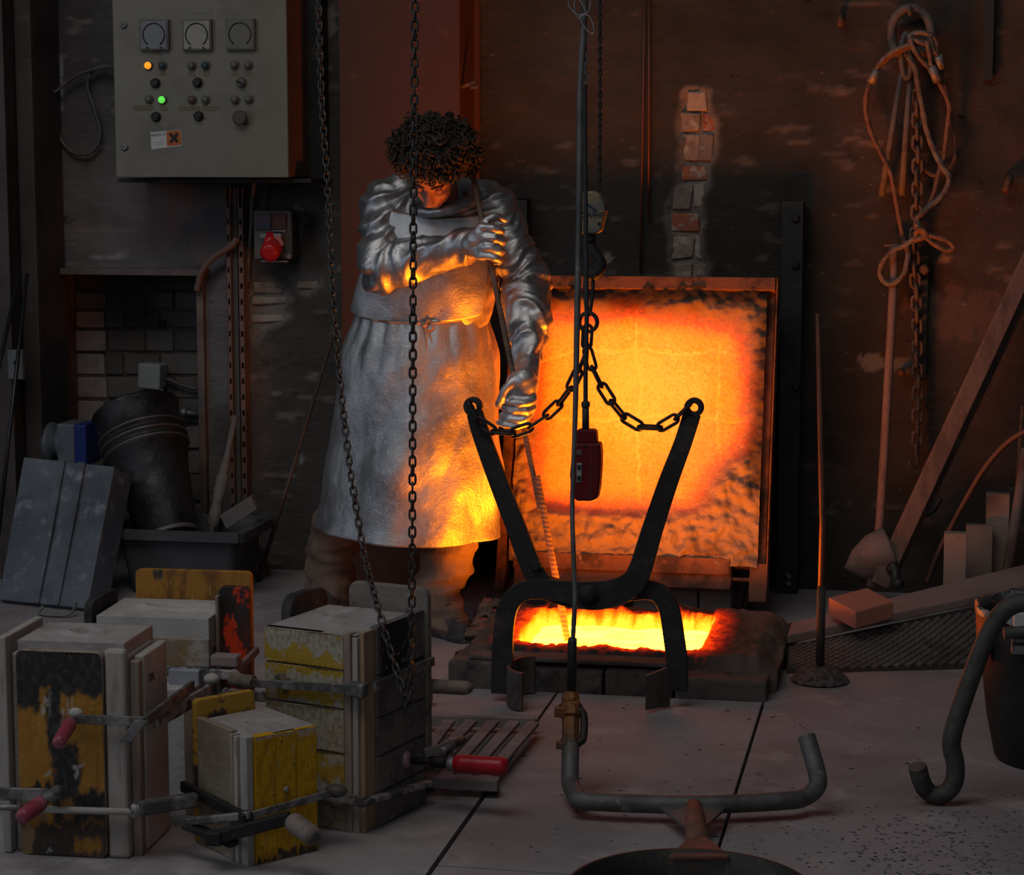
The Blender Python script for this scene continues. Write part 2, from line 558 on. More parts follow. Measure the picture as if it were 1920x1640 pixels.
# columns
COLL = mat('dark_column_paint', (.075, .060, .056), .6, .1, [((.045, .035, .033), 3, .4, .65), ((.12, .105, .10), 10, .58, .75)], .3, 30)
q = MB()
a, b = at_y(8, 300, 7.62), at_y(30, 300, 7.62)
c2 = at_y(64, 300, 7.72)
q.span((a.x - .06, 7.60, 0), (b.x - .03, 7.615, 3.0)).span((a.x - .02, 7.615, 0), (a.x + .0, 7.98, 3.0)).span((a.x + .01, 7.72, 0), (c2.x, 7.735, 3.0)).span((c2.x - .015, 7.735, 0), (c2.x, 7.99, 3.0))
part('column_left', q, COLL, None, bevel=.003, kind='structure')
COLR = mat('red_oxide_column_paint', (.080, .029, .016), .75, .05, [((.07, .026, .015), 2.2, .42, .65), ((.14, .06, .035), 12, .58, .78)], .2, 14)
a, b = at_y(636, 200, 7.70), at_y(862, 200, 7.70)
q = MB()
q.span((a.x, 7.70, 0), (b.x, 7.715, 3.0)).span((b.x - .015, 7.715, 0), (b.x, 7.955, 3.0)).span((a.x, 7.715, 0), (a.x + .015, 7.955, 3.0)).span((a.x, 7.955, 0), (b.x + .02, 7.975, 3.0))
part('column_middle', q, COLR, None, bevel=.004, kind='structure')

# floor: concrete under dust, steel plates with open joints
DUST = (.30, .275, .285)
FLOORM = mat('dusty_concrete', DUST, .85, 0, [((.22, .2, .205), 2.2, .42, .66), ((.36, .33, .335), 7, .5, .72), ((.10, .085, .085), 23, .66, .76)], .35, 40, spec=.3, bdist=.006)
part('floor', MB().add([(-5.2, 2.6, -.02), (2.0, 2.6, -.02), (2.0, 8.4, -.02), (-5.2, 8.4, -.02)], [(0, 1, 2, 3)]), mat('joint_dirt', (.04, .035, .035), .95), None, kind='structure')
flo = bpy.data.objects['floor']
def plate_mat(i, k):
    m = mat('dusty_steel_plate_%d' % i, tuple(v * k for v in (.285, .258, .27)), .78, 0, [((.2 * k, .178 * k, .186 * k), 1.6, .40, .66), ((.35 * k, .32 * k, .325 * k), 6, .52, .74), ((.075, .062, .062), 19, .66, .74), ((.05, .04, .04), 60, .70, .76)], 0, 0, spec=.3)
    # raised tread bars, half buried in dust
    nt = m.node_tree
    N, L = nt.nodes, nt.links
    tc = N.new('ShaderNodeTexCoord')
    waves = []
    for ang in (45, -45):
        mp = N.new('ShaderNodeMapping')
        mp.inputs['Rotation'].default_value = (0, 0, radians(ang))
        L.new(tc.outputs['Object'], mp.inputs['Vector'])
        wv = N.new('ShaderNodeTexWave')
        wv.inputs['Scale'].default_value = 9.5
        wv.bands_direction = 'X'
        L.new(mp.outputs['Vector'], wv.inputs['Vector'])
        pw = N.new('ShaderNodeMath'); pw.operation = 'POWER'; pw.inputs[1].default_value = 10
        L.new(wv.outputs['Fac'], pw.inputs[0])
        waves.append(pw)
    ad = N.new('ShaderNodeMath'); ad.operation = 'MAXIMUM'
    L.new(waves[0].outputs[0], ad.inputs[0]); L.new(waves[1].outputs[0], ad.inputs[1])
    n = N.new('ShaderNodeTexNoise'); n.inputs['Scale'].default_value = 2.6; n.inputs['Detail'].default_value = 4
    L.new(tc.outputs['Object'], n.inputs['Vector'])
    mr = N.new('ShaderNodeMapRange'); mr.interpolation_type = 'SMOOTHSTEP'
    mr.inputs['From Min'].default_value = .48; mr.inputs['From Max'].default_value = .66
    L.new(n.outputs['Fac'], mr.inputs['Value'])
    ml = N.new('ShaderNodeMath'); ml.operation = 'MULTIPLY'
    L.new(ad.outputs[0], ml.inputs[0]); L.new(mr.outputs['Result'], ml.inputs[1])
    n3 = N.new('ShaderNodeTexNoise'); n3.inputs['Scale'].default_value = 45; n3.inputs['Detail'].default_value = 6
    L.new(tc.outputs['Object'], n3.inputs['Vector'])
    a2 = N.new('ShaderNodeMath'); a2.operation = 'ADD'
    L.new(ml.outputs[0], a2.inputs[0]); L.new(n3.outputs['Fac'], a2.inputs[1])
    bp = N.new('ShaderNodeBump'); bp.inputs['Strength'].default_value = .45; bp.inputs['Distance'].default_value = .004
    L.new(a2.outputs[0], bp.inputs['Height'])
    L.new(bp.outputs['Normal'], N['Principled BSDF'].inputs['Normal'])
    return m
PM = [plate_mat(i, k) for i, k in enumerate((1.0, .94, 1.05))]
g = .004
for (x0, x1, y0, y1, mi) in ((-1.076, -.45, 4.615, 6.26, 0), (-.45, 1.9, 4.60, 6.69, 1), (-.45, 1.9, 3.2, 4.60, 2), (-1.076, -.45, 3.2, 4.615, 2), (-1.704, -1.076, 5.496, 6.26, 1)):
    part('floor_plate', MB().span((x0 + g, y0 + g, -.02), (x1 - g, y1 - g, 0)), PM[mi], flo, bevel=.002)
q = MB()
for (x0, x1, y0, y1) in ((-5.1, -1.70, 3.2, 8.3), (-1.70, -1.084, 3.2, 5.5), (-1.70, -1.38, 6.26, 8.0), (-1.38, 1.9, 7.22, 8.0), (-.40, 1.9, 6.69, 7.22)):
    q.span((x0, y0, -.02), (x1, y1, 0))
part('floor_concrete', q, FLOORM, flo)
# crumbs of slag and grit on the plates
q = MB()
for i in range(900):
    if i < 700:
        X, Y = random.gauss(.08, .20), random.gauss(4.92, .2)
    else:
        X, Y = random.uniform(-1.5, .4), random.uniform(4.7, 6.2)
    if not (-1.05 < X < .6 and 4.62 < Y < 6.2) or math.hypot(X - .29, Y - 5.8) < .3:
        continue
    s = random.uniform(.0012, .0042) if i < 860 else random.uniform(.004, .007)
    a = random.random() * 6.28
    vs = []
    for k in range(5):
        t = a + k * 1.257
        rr = s * random.uniform(.6, 1.3)
        vs.append(Vector((X + cos(t) * rr * 1.5, Y + sin(t) * rr, .0005)))
    q.add(vs + [Vector((X, Y, s * .45))], [(4, 3, 2, 1, 0)] + [(k, (k + 1) % 5, 5) for k in range(5)])
deb = part('slag_crumbs', q, mat('slag_grit', (.045, .04, .04), .9), None, kind='stuff')
tag(deb, 'dark slag crumbs scattered over the steel floor plates', 'debris')

# ------------------------------------------------------------------ the pit furnace
PITZ = .10
pc = [at_z(*p, PITZ) for p in ((975, 1211), (1338, 1211), (1322, 1145), (1000, 1145))]
ox0, ox1 = (pc[0].x + pc[3].x) / 2, (pc[1].x + pc[2].x) / 2
oy0, oy1 = 6.475, 7.0
pit = thing('pit_furnace', 'sunken melting furnace glowing yellow inside a charred stone rim', 'furnace', ((ox0 + ox1) / 2, (oy0 + oy1) / 2, 0))
X0, X1, Y0, Y1 = -1.43, -.42, 6.37, 7.16
ocx, ocy, ohx, ohy = (ox0 + ox1) / 2, (oy0 + oy1) / 2, (ox1 - ox0) / 2, (oy1 - oy0) / 2
nuu, nvv = 110, 84
q = MB()
heat, tone = [], []
def deck(u, v):
    X, Y = X0 + u * (X1 - X0), Y0 + v * (Y1 - Y0)
    # rounded-rectangle distance, positive inside
    rr = .05
    dx, dy = abs(X - ocx) - (ohx - rr), abs(Y - ocy) - (ohy - rr)
    sd = -(math.hypot(max(dx, 0), max(dy, 0)) + min(max(dx, dy), 0) - rr)
    n = fbm((X * 8, Y * 8, 1.0), 4)
    z = PITZ + .012 * n + .010 * abs(fbm((X * 30, Y * 14, 5.0), 3))
    # ragged outer edge
    ed = min(X - X0, X1 - X, Y1 - Y)
    z -= .05 * (1 - sstep(0, .08, ed + .03 * n))
    z -= .05 * (1 - sstep(0, .04, Y - Y0))
    # back slope rises a little, right end slumps
    s2 = sd + .010 * n
    drop = sstep(-.006, .03, s2)
    z = z * (1 - drop) + (-.16) * drop
    side = abs(X - ocx) > ohx - .01
    h = sstep(-.13 if side else (-.10 if Y < ocy else -.055), .02, s2 + .02 * fbm((X * 40, Y * 40, 2.0), 3))
    heat.append(max(0.0, h) * (.55 + .85 * sstep(-.014, .012, sd)))
    tt = .5 + .5 * fbm((X * 12, Y * 5, 7.0), 3)
    far = sstep(.0, .2, -sd)
    c = mixc((.02, .016, .014), (.17, .125, .105), far * (.35 + .65 * tt))
    tone.append(c)
    return Vector((X, Y, z))
q.grid(deck, nuu, nvv)
# skirt down to the floor
nb0 = len(q.v)
edge = [i for i in range(nuu)] + [nuu - 1 + nuu * j for j in range(1, nvv)] + [nuu * nvv - 1 - i for i in range(1, nuu)] + [nuu * (nvv - 1 - j) for j in range(1, nvv - 1)]
for i in edge:
    p = q.v[i]
    q.v.append(Vector((p.x, p.y, -.02)))
    heat.append(0.0); tone.append((.07, .055, .05))
for k in range(len(edge)):
    l = (k + 1) % len(edge)
    q.f.append((edge[l], edge[k], nb0 + k, nb0 + l)); q.sm.append(False)
rim = part('stone_rim', q, heat_mat('hot_charred_stone', (.1, .08, .07), .9, 5.0, 110), pit)
fattr(rim.data, 'glow_level', heat)
cattr(rim.data, 'tone', tone)
# molten bath
mm = bpy.data.materials.new('molten_metal')
mm.use_nodes = True
N, L = mm.node_tree.nodes, mm.node_tree.links
for n in list(N):
    N.remove(n)
out = N.new('ShaderNodeOutputMaterial'); em = N.new('ShaderNodeEmission')
tc = N.new('ShaderNodeTexCoord'); nz = N.new('ShaderNodeTexNoise')
nz.inputs['Scale'].default_value = 9; nz.inputs['Detail'].default_value = 7
mp = N.new('ShaderNodeMapping'); mp.inputs['Scale'].default_value = (1, 2.4, 1)
L.new(tc.outputs['Object'], mp.inputs['Vector']); L.new(mp.outputs['Vector'], nz.inputs['Vector'])
cr = N.new('ShaderNodeValToRGB')
e = cr.color_ramp.elements
e[0].position, e[0].color = .3, (1.0, .16, .0022, 1)
e[1].position, e[1].color = .62, (1.0, .24, .0058, 1)
L.new(nz.outputs['Fac'], cr.inputs['Fac']); L.new(cr.outputs['Color'], em.inputs['Color'])
em.inputs['Strength'].default_value = 58.0
L.new(em.outputs['Emission'], out.inputs['Surface'])
q = MB()
def bath(u, v):
    X, Y = ox0 - .005 + u * (ox1 - ox0 + .01), oy0 - .005 + v * (oy1 - oy0 + .01)
    return Vector((X, Y, .045 + .006 * fbm((X * 9, Y * 12, 3), 3)))
q.grid(bath, 30, 30)
part('melt', q, mm, pit)
# kerb slabs in front
KERB = mat('charred_kerb_stone', (.085, .072, .066), .9, 0, [((.16, .13, .12), 7, .45, .7), ((.03, .025, .024), 11, .5, .68)], .6, 35)
kz = .075
for x0, x1, y0, zz in ((838, 985, 6.285, .075), (987, 1130, 6.275, .06), (1132, 1262, 6.285, .066), (1264, 1440, 6.26, .062)):
    a, b = at_y(x0, 1270, y0), at_y(x1, 1270, y0)
    q = MB().span((a.x + .003, y0, -.02), (b.x - .003, 6.38, zz))
    part('kerb_stone', q, KERB, pit, bevel=.008)
a, b = at_y(880, 1240, 6.33), at_y(1265, 1240, 6.33)
part('kerb_plate', MB().span((a.x, 6.315, .0765), (b.x, 6.44, .09)), KERB, pit, bevel=.004)
# ragged blanket at the left edge of the rim
q = MB()
for k, (x0, x1, y0, y1, Y) in enumerate(((905, 960, 1122, 1150, 7.02), (895, 950, 1145, 1165, 6.93), (888, 948, 1160, 1180, 6.85), (880, 942, 1172, 1200, 6.75))):
    a, b = at_y(x0, y0, Y), at_y(x1, y1, Y)
    def slab(u, v, a=a, b=b, Y=Y, k=k):
        X = a.x + u * (b.x - a.x)
        Z = b.z + v * (a.z - b.z)
        e = .018 * fbm((X * 20, Z * 20, k), 3)
        return Vector((X + e, Y - .05 * sin(v * pi) * (1 - u * .2) + e, Z + e))
    q.grid(slab, 10, 7)
bl = part('fibre_blanket', q, mat('scorched_fibre', (.15, .105, .085), .95, 0, [((.06, .045, .04), 18, .48, .66)], .8, 50), pit)
so = bl.modifiers.new('thick', 'SOLIDIFY'); so.thickness = .03; so.offset = -1

# ------------------------------------------------------------------ the lifted furnace lid
LB, LT = 7.36, 7.70          # depth of its foot and of its head
pBL, pBR = at_y(948, 1112, LB), at_y(1470, 1112, LB)
pTL, pTR = at_y(966, 524, LT), at_y(1457, 532, LT)
lid = thing('furnace_lid', 'raised square furnace lid with orange glowing refractory face', 'furnace lid', (pBL + pBR) / 2)
zb, zt = pBL.z, (pTL.z + pTR.z) / 2
xl, xr = (pBL.x + pTL.x) / 2, (pBR.x + pTR.x) / 2
up = Vector((0, LT - LB, zt - zb)); HL = up.length; up.normalize()
nrm = Vector((1, 0, 0)).cross(up).normalized()      # towards the camera side (-Y)
if nrm.y > 0:
    nrm = -nrm
ORG = Vector((xl, LB, zb))
def LP(u, v, d=0.0):
    return ORG + Vector((u, 0, 0)) + up * v + nrm * d
def lid_uv(x, y):
    r = ray(x, y)
    o = Vector((0, 0, EYE))
    t = (ORG - o).dot(nrm) / r.dot(nrm)
    p = o + r * t - ORG
    return p.x, p.dot(up)
WL = xr - xl
hotpoly = [lid_uv(*p) for p in ((988, 640), (1000, 580), (1050, 568), (1200, 572), (1390, 588), (1420, 625), (1428, 700), (1425, 800), (1408, 850), (1350, 915), (1322, 962), (1290, 978), (1060, 972), (1000, 955), (982, 900), (985, 760))]
hc = lid_uv(1195, 720)
u0, v0 = lid_uv(958, 1050); u1, v1 = lid_uv(1441, 545)
def seg(p, a, b):
    ex, ey = b[0] - a[0], b[1] - a[1]
    t = max(0, min(1, ((p[0] - a[0]) * ex + (p[1] - a[1]) * ey) / (ex * ex + ey * ey)))
    return math.hypot(p[0] - a[0] - ex * t, p[1] - a[1] - ey * t)
crk = []
for line in (((1020, 680), (1090, 655), (1150, 662), (1215, 655), (1262, 668), (1340, 660), (1425, 676)), ((1040, 785), (1130, 790), (1250, 780), (1400, 792)), ((1195, 575), (1192, 660), (1203, 720), (1196, 800), (1200, 960)), ((1350, 640), (1345, 800), (1352, 900))):
    pts = [lid_uv(*p) for p in line]
    crk += list(zip(pts[:-1], pts[1:]))
q = MB()
heat, tone = [], []
def face(s, t):
    u, v = u0 + s * (u1 - u0), v0 + t * (v1 - v0)
    n = fbm((u * 6, v * 6, 2.0), 4)
    n2 = fbm((u * 26, v * 26, 3.0), 4)
    d = sdpoly((u, v), hotpoly) + .014 * n + .004 * n2
    cold = 1 - sstep(-.01, .05, d)
    dd = .012 + .003 * n2
    low = sstep(.40, .10, v - lid_uv(1100, 1050)[1] + .0) if v < hc[1] - .2 else 0
    lump = .035 * abs(fbm((u * 7, v * 9, 11.0), 3)) + .012 * n2
    dd += cold * (.022 + lump)
    h = sstep(-.055, .12, d)
    r = math.hypot((u - hc[0]) / .46, (v - hc[1]) / .44)
    core = 1 - .24 * sstep(.1, 1.0, r)
    h = h * core * .97
    if d > .03:
        cd = min(seg((u + .006 * n2, v + .008 * n2), a, b) for a, b in crk)
        c = 1 - sstep(.0015, .006, cd)
        h += .14 * c * h
        dd -= .004 * c
    heat.append(h)
    # fibre board: pale where clean, black with soot near the top edge
    top = sstep(lid_uv(1200, 600)[1], lid_uv(1200, 560)[1], v + .03 * n)
    side = sstep(lid_uv(1395, 700)[0], lid_uv(1425, 700)[0], u + .03 * n) * sstep(lid_uv(1400, 960)[1], lid_uv(1400, 900)[1], v)
    k = max(top, side * .8)
    c = mixc((.34, .24, .16), (.20, .12, .075), sstep(-.1, .7, .6 * n + .4 * n2))
    c = mixc(c, (.035, .022, .017), min(1, k))
    tone.append(c)
    # ragged free edge at the bottom
    if t < .04:
        v += .012 * n
    return LP(u, v, dd)
q.grid(face, 150, 150)
rf = part('refractory_face', q, heat_mat('glowing_refractory', (.2, .15, .1), .9, 2.7, 95), lid)
fattr(rf.data, 'glow_level', heat)
cattr(rf.data, 'tone', tone)
LIDM = mat('scorched_frame_steel', (.20, .085, .045), .7, .2, [((.055, .028, .02), 7, .42, .62), ((.26, .13, .07), 25, .55, .75)], .4, 50)
def lbar(name, x0, y0, x1, y1, d0, d1, m=LIDM, pl=lid):
    a, b = lid_uv(x0, y0), lid_uv(x1, y1)
    ua, ub, va, vb = min(a[0], b[0]), max(a[0], b[0]), min(a[1], b[1]), max(a[1], b[1])
    p = [LP(u, v, d) for v in (va, vb) for d in (d0, d1) for u in (ua, ub)]
    return part(name, MB().hexa(p), m, pl, bevel=.003)
lbar('back_plate', 955, 1050, 1455, 530, -.05, .004)
lbar('frame_bar', 960, 545, 1456, 526, -.05, .05)
lbar('frame_bar', 1440, 1112, 1458, 526, -.05, .055)
lbar('frame_bar', 950, 1108, 966, 530, -.05, .055)
lbar('frame_bar', 966, 1066, 1372, 1050, -.03, .05)
lbar('frame_bar', 966, 1092, 1372, 1068, -.03, .035)
lbar('frame_bar', 1372, 1090, 1440, 1086, -.03, .03)
lbar('frame_bar', 1368, 1100, 1374, 1060, -.03, .04)
lbar('leg', 966, 1118, 1000, 1060, .0, .05)
lbar('leg', 1405, 1130, 1441, 1060, .0, .05)
# masonry under the lid and split logs stuffed beside it
q = MB()
a, b = at_y(1185, 1092, 7.42), at_y(1372, 1130, 7.42)
for k in range(3):
    xx = a.x + k * (b.x - a.x) / 3
    p = MB().span((xx + .003, 7.42 + .01 * (k % 2), .0), (xx + (b.x - a.x) / 3 - .003, 7.52, a.z))
    part('support_stone', p, mat('support_stone_%d' % k, (.15, .13, .115), .9, 0, [((.07, .06, .055), 8, .5, .7)], .6, 30), lid, bevel=.006)
for k, (x0, x1, y0) in enumerate(((1374, 1384, 1100), (1386, 1396, 1066), (1399, 1409, 1064), (1412, 1424, 1070))):
    a, b = at_y(x0, y0, 7.66), at_y(x1, 1150, 7.66)
    sb = MB().bar((a.x + .006, 7.60, 0.0), ((a.x + b.x) / 2 + .015, 7.72, a.z), .018, .03)
    solo('split_batten', sb, WOODG, ('%s split wooden batten standing under the right corner of the glowing lid' % ('shortest', 'second', 'third', 'rightmost')[k]), 'batten', bevel=.002, group='battens under the furnace lid')
# ------------------------------------------------------------------ control cabinet on the wall
CF = 7.62
GREY = mat('cabinet_paint', (.185, .170, .130), .45, .05, [((.145, .13, .10), 3.5, .45, .68), ((.21, .195, .155), 11, .55, .75)], .08, 60)
SIDE = mat('cabinet_side_red_lit', (.17, .10, .065), .5, .05, [((.10, .06, .04), 5, .5, .7)], .1, 60)  # side of the grey cabinet, with the red light on it put into the colour
ca, cb = at_y(209, -30, CF), at_y(541, 333, CF)
cab = thing('control_cabinet', 'grey steel control cabinet with dials and lamps hung on the wall', 'control cabinet', ((ca.x + cb.x) / 2, CF, cb.z))
part('body', MB().span((ca.x + .004, CF + .022, cb.z + .002), (cb.x - .004, 7.90, ca.z)), SIDE, cab, bevel=.004)
door = part('door', MB().span((ca.x, CF, cb.z), (cb.x, CF + .020, ca.z)), GREY, cab, bevel=.004)
part('mounting_frame', MB().span((ca.x + .03, 7.90, cb.z - .012), (cb.x + .05, 7.992, ca.z)), STEEL, cab)
p0, p1 = at_y(228, 335, 7.75), at_y(600, 345, 7.75)
part('cable_tray', MB().span((p0.x, 7.70, cb.z - .02), (p1.x - .02, 7.985, cb.z - .004)), STEEL, cab, bevel=.002)
FR = mat('dial_bezel', (.11, .10, .085), .4, .2, [((.17, .155, .13), 20, .5, .7)], .1, 60)
DIALS = [mat('dial_face_%d' % i, c, .35, 0, [(tuple(v * .75 for v in c), 14, .5, .7)]) for i, c in enumerate(((.17, .175, .18), (.30, .275, .235), (.15, .14, .115)))]
BLK2 = mat('black_plastic', (.02, .02, .02), .4)
for i, (x, y) in enumerate(((292, 66), (372, 66), (453, 65))):
    c = at_y(x, y, CF)
    g = part('gauge', MB().box((c.x, CF - .009, c.z), (.112, .018, .114)), FR, door, bevel=.003)
    part('dial', MB().box((c.x, CF - .0195, c.z), (.098, .003, .1)), DIALS[i], g)
    sc = [Vector((c.x + cos(a) * .042, CF - .0215, c.z + sin(a) * .042)) for a in [radians(-55 + k * 290 / 22) for k in range(23)]]
    part('scale_arc', MB().tube(sc, .0028, 6), BLK2, g)
    if i < 2:
        for sx in (-.026, .026):
            part('stop_pin', MB().tube([(c.x + sx, CF - .021, c.z - .047), (c.x + sx, CF - .027, c.z - .047)], .004, 8), BLK2, g)
BEZ = mat('lamp_bezel', (.16, .155, .14), .4, .5)
LENS = {'off': mat('dusty_lens', (.12, .115, .10), .35), 'teal': mat('dark_blue_lens', (.03, .06, .075), .25), 'amber': mat('lit_amber_lens', (.9, .35, .02), .3, emit=((1.0, .30, .015), 1.1)),
        'green': mat('lit_green_lens', (.1, .7, .1), .3, emit=((.10, .62, .07), 1.0)), 'red': mat('dull_red_lens', (.13, .06, .055), .4)}
def lamp(x, y, k):
    c = at_y(x, y, CF)
    l = part('indicator_lamp', MB().lathe([(.0165, 0), (.0165, .008), (.0135, .011), (.0135, .0)], (c.x, CF, c.z), (0, -1, 0), 20), BEZ, door)
    part('lens', MB().lathe([(.0132, .008), (.0132, .014), (.010, .019), (.004, .0215)], (c.x, CF, c.z), (0, -1, 0), 18), LENS[k], l)
for x, y, k in ((279, 123, 'amber'), (305, 123, 'teal'), (360, 123, 'off'), (386, 123, 'teal'), (440, 122, 'off'), (466, 122, 'off'), (280, 186, 'off'), (305, 187, 'green'), (361, 187, 'red'), (386, 187, 'off'), (441, 187, 'off'), (467, 186, 'off')):
    lamp(x, y, k)
for x, y, a in ((292, 156, 25), (371, 155, 30), (453, 155, 30), (293, 219, 30), (373, 218, 25)):
    c = at_y(x, y, CF)
    s_ = part('rotary_switch', MB().lathe([(.0185, 0), (.0185, .007), (.015, .010), (.015, .016), (.013, .018)], (c.x, CF, c.z), (0, -1, 0), 20), BEZ if (x, y) == (453, 155) else BLK2, door)
    part('knob', MB().box((c.x, CF - .023, c.z), (.029, .013, .008), Matrix.Rotation(radians(a), 3, 'Y')), BLK2 if y < 200 and x < 440 else STEEL, s_, bevel=.002)
c = at_y(454, 221, CF)
part('stop_button', MB().lathe([(.014, 0), (.014, .02), (.027, .021), (.027, .032), (.022, .036)], (c.x, CF, c.z), (0, -1, 0), 24), mat('dull_brown_button', (.085, .06, .055), .5), door)
for x, y in ((232, 47), (234, 276)):
    c = at_y(x, y, CF)
    part('lock', MB().lathe([(.013, 0), (.013, .006), (.009, .009), (.004, .009), (.004, .004)], (c.x, CF, c.z), (0, -1, 0), 16), GALV, door)
TAPE = mat('brown_label_tape', (.15, .115, .07), .6, 0, [((.12, .09, .055), 30, .5, .7)])
for x0, x1, y0, y1 in ((285, 301, 97, 103), (299, 311, 134, 142), (353, 365, 134, 143), (381, 393, 134, 143), (434, 446, 134, 142), (461, 473, 134, 142), (250, 287, 198, 207), (302, 314, 199, 207), (336, 374, 199, 207), (378, 411, 199, 207), (345, 398, 16, 25)):
    a, b = at_y(x0, y0, CF), at_y(x1, y1, CF)
    part('label_strip', MB().span((a.x, CF - .0015, b.z), (b.x, CF + .001, a.z)), TAPE if y0 > 50 else GREY, door)
# warning sticker: white half with printing, orange half with a black saltire
PAPER = mat('white_label', (.50, .50, .48), .5)
def quad(pts, Y, th=.0012):
    P = [at_y(x, y, Y) for x, y in pts]
    return MB().prism(P, (0, th, 0))
st = part('hazard_label', quad(((282, 248), (339, 243), (341, 273), (284, 280)), CF - .0016), PAPER, door)
part('orange_field', quad(((312, 246), (338, 244), (340, 271), (313, 274)), CF - .0026), mat('hazard_orange', (.42, .10, .012), .5), st)
CROSS = mat('print_black', (.012, .014, .013), .6)
part('black_cross', quad(((316, 250), (320, 248), (335, 264), (332, 268)), CF - .0036).add(*[[]] * 2) if False else quad(((316, 252), (320, 249), (335, 264), (331, 268)), CF - .0036), CROSS, st)
part('black_cross', quad(((331, 248), (335, 252), (321, 269), (317, 266)), CF - .0042), CROSS, st)
def text(name, s, x, y, Y, size, m, parent, rot=0.0, th=.0004):
    cu = bpy.data.curves.new(name, 'FONT')
    cu.body, cu.size, cu.extrude, cu.align_x, cu.align_y = s, size, th, 'CENTER', 'CENTER'
    cu.materials.append(m)
    t_ = bpy.data.objects.new(name, cu)
    C.objects.link(t_)
    bpy.context.view_layer.update()
    me = bpy.data.meshes.new_from_object(t_.evaluated_get(bpy.context.evaluated_depsgraph_get()))
    bpy.data.objects.remove(t_)
    o = bpy.data.objects.new(name, me)
    C.objects.link(o)
    o['kind'] = 'stuff'
    o.parent = parent
    o.location = at_y(x, y, Y) - wpos(parent)
    o.rotation_euler = (pi / 2, radians(-rot), 0)
    return o
text('lettering', 'HELIPA 17', 296.5, 253, CF - .0022, .0135, CROSS, st, 4)
text('lettering', '\u2014\u2014\u2014\u2014\u2014', 298, 266, CF - .0022, .008, CROSS, st, 4)
text('lettering', '\u2014\u2014\u2014\u2014', 298, 270, CF - .0022, .008, CROSS, st, 4)

# cables
CABLE = mat('grey_cable', (.075, .07, .066), .55, 0, [((.13, .12, .11), 16, .5, .7)])
cp = smooth_path(y3((215, 124, 7.93), (205, 125, 7.94), (192, 123, 7.95), (170, 136, 7.96), (164, 162, 7.97), (174, 195, 7.97), (185, 232, 7.975), (188, 252, 7.975), (182, 272, 7.97), (168, 286, 7.965), (150, 289, 7.965), (130, 281, 7.97), (115, 262, 7.98), (108, 236, 7.985)), 8)
c2 = smooth_path(y3((206, 125, 7.935), (190, 127, 7.94), (160, 135, 7.95), (130, 150, 7.95), (110, 168, 7.94), (90, 177, 7.92), (64, 181, 7.90), (54, 172, 7.89)), 8)
solo('power_cable', MB().tube(cp, .0075, 8).tube(c2, .0065, 8), CABLE, 'grey cable looping down the wall left of the control cabinet', 'cable')
cp = smooth_path(y3((445, 446, 7.915), (432, 462, 7.912), (412, 474, 7.92), (392, 490, 7.93), (378, 510, 7.935), (372, 532, 7.945), (369, 544, 7.95)), 8)
solo('power_cable', MB().tube(cp, .013, 10), mat('pinkish_cable', (.15, .10, .085), .6), 'thick bent cable entering the top right corner of the niche', 'cable')
cp = smooth_path(y3((476, 340, 7.93), (473, 380, 7.945), (471, 430, 7.955), (466, 480, 7.975), (465, 530, 7.98)), 8)
solo('power_cable', MB().tube(cp, .009, 8), CABLE, 'straight pale cable running down beside the red socket box', 'cable')

# slotted rails below the cabinet
SLOT = mat('dusty_rose_rail', (.17, .11, .09), .7, .1, [((.10, .07, .06), 6, .45, .68)], .3, 40)
for i, (x0, x1, ytop) in enumerate(((424, 433, 352), (447, 457, 352))):
    a, b = at_y(x0, ytop, 7.95), at_y(x1, ytop, 7.95)
    r_ = thing('slotted_rail', ('left' if i == 0 else 'right') + ' one of two slotted steel rails running down below the cabinet', 'rail', ((a.x + b.x) / 2, 7.95, 0), 'slotted rails below the cabinet')
    mbq = MB()
    zt_ = a.z
    mbq.span((a.x, 7.935, 0), (a.x + .003, 7.985, zt_)).span((b.x - .003, 7.935, 0), (b.x, 7.985, zt_))
    zz = 0.02
    while zz < zt_ - .08:
        mbq.span((a.x, 7.935, zz), (b.x, 7.939, zz + .04))
        mbq.span((a.x, 7.935, zz + .04), (a.x + .006, 7.939, zz + .062)).span((b.x - .006, 7.935, zz + .04), (b.x, 7.939, zz + .062))
        zz += .062
    part('rail', mbq, SLOT, r_)
a, b = at_y(436, 352, 7.97), at_y(445, 352, 7.97)
solo('cable_duct', MB().span((a.x, 7.955, 0), (b.x, 7.992, a.z)), mat('duct_grey', (.12, .105, .095), .7, 0, [((.08, .07, .06), 8, .5, .7)], .2, 30), 'plain grey duct squeezed between the two slotted rails', 'duct', bevel=.003)

# red power socket
sa, sb_ = at_y(476, 394, 7.90), at_y(550, 492, 7.90)
BOXG = mat('socket_housing', (.10, .095, .075), .5, 0, [((.07, .06, .05), 10, .5, .7)], .1, 50)
so_ = thing('power_socket', 'wall socket box with a round red industrial plug cover', 'socket', ((sa.x + sb_.x) / 2, 7.90, sb_.z))
hb = part('housing', MB().span((sa.x, 7.89, sb_.z + .01), (sb_.x, 7.985, sa.z)), BOXG, so_, bevel=.008, seg=3)
for x0, x1, m in ((479, 508, mat('violet_hatch', (.06, .055, .085), .3)), (510, 537, mat('brown_hatch', (.075, .04, .025), .3))):
    a, b = at_y(x0, 400, 7.885), at_y(x1, 431, 7.885)
    part('breaker_hatch', MB().span((a.x, 7.882, b.z), (b.x, 7.892, a.z)), m, so_, bevel=.003)
a, b = at_y(511, 431, 7.885), at_y(537, 435, 7.885)
part('hinge', MB().span((a.x, 7.879, b.z), (b.x, 7.889, a.z)), GALV, so_, bevel=.002)
a, b = at_y(489, 437, 7.87), at_y(530, 449, 7.87)
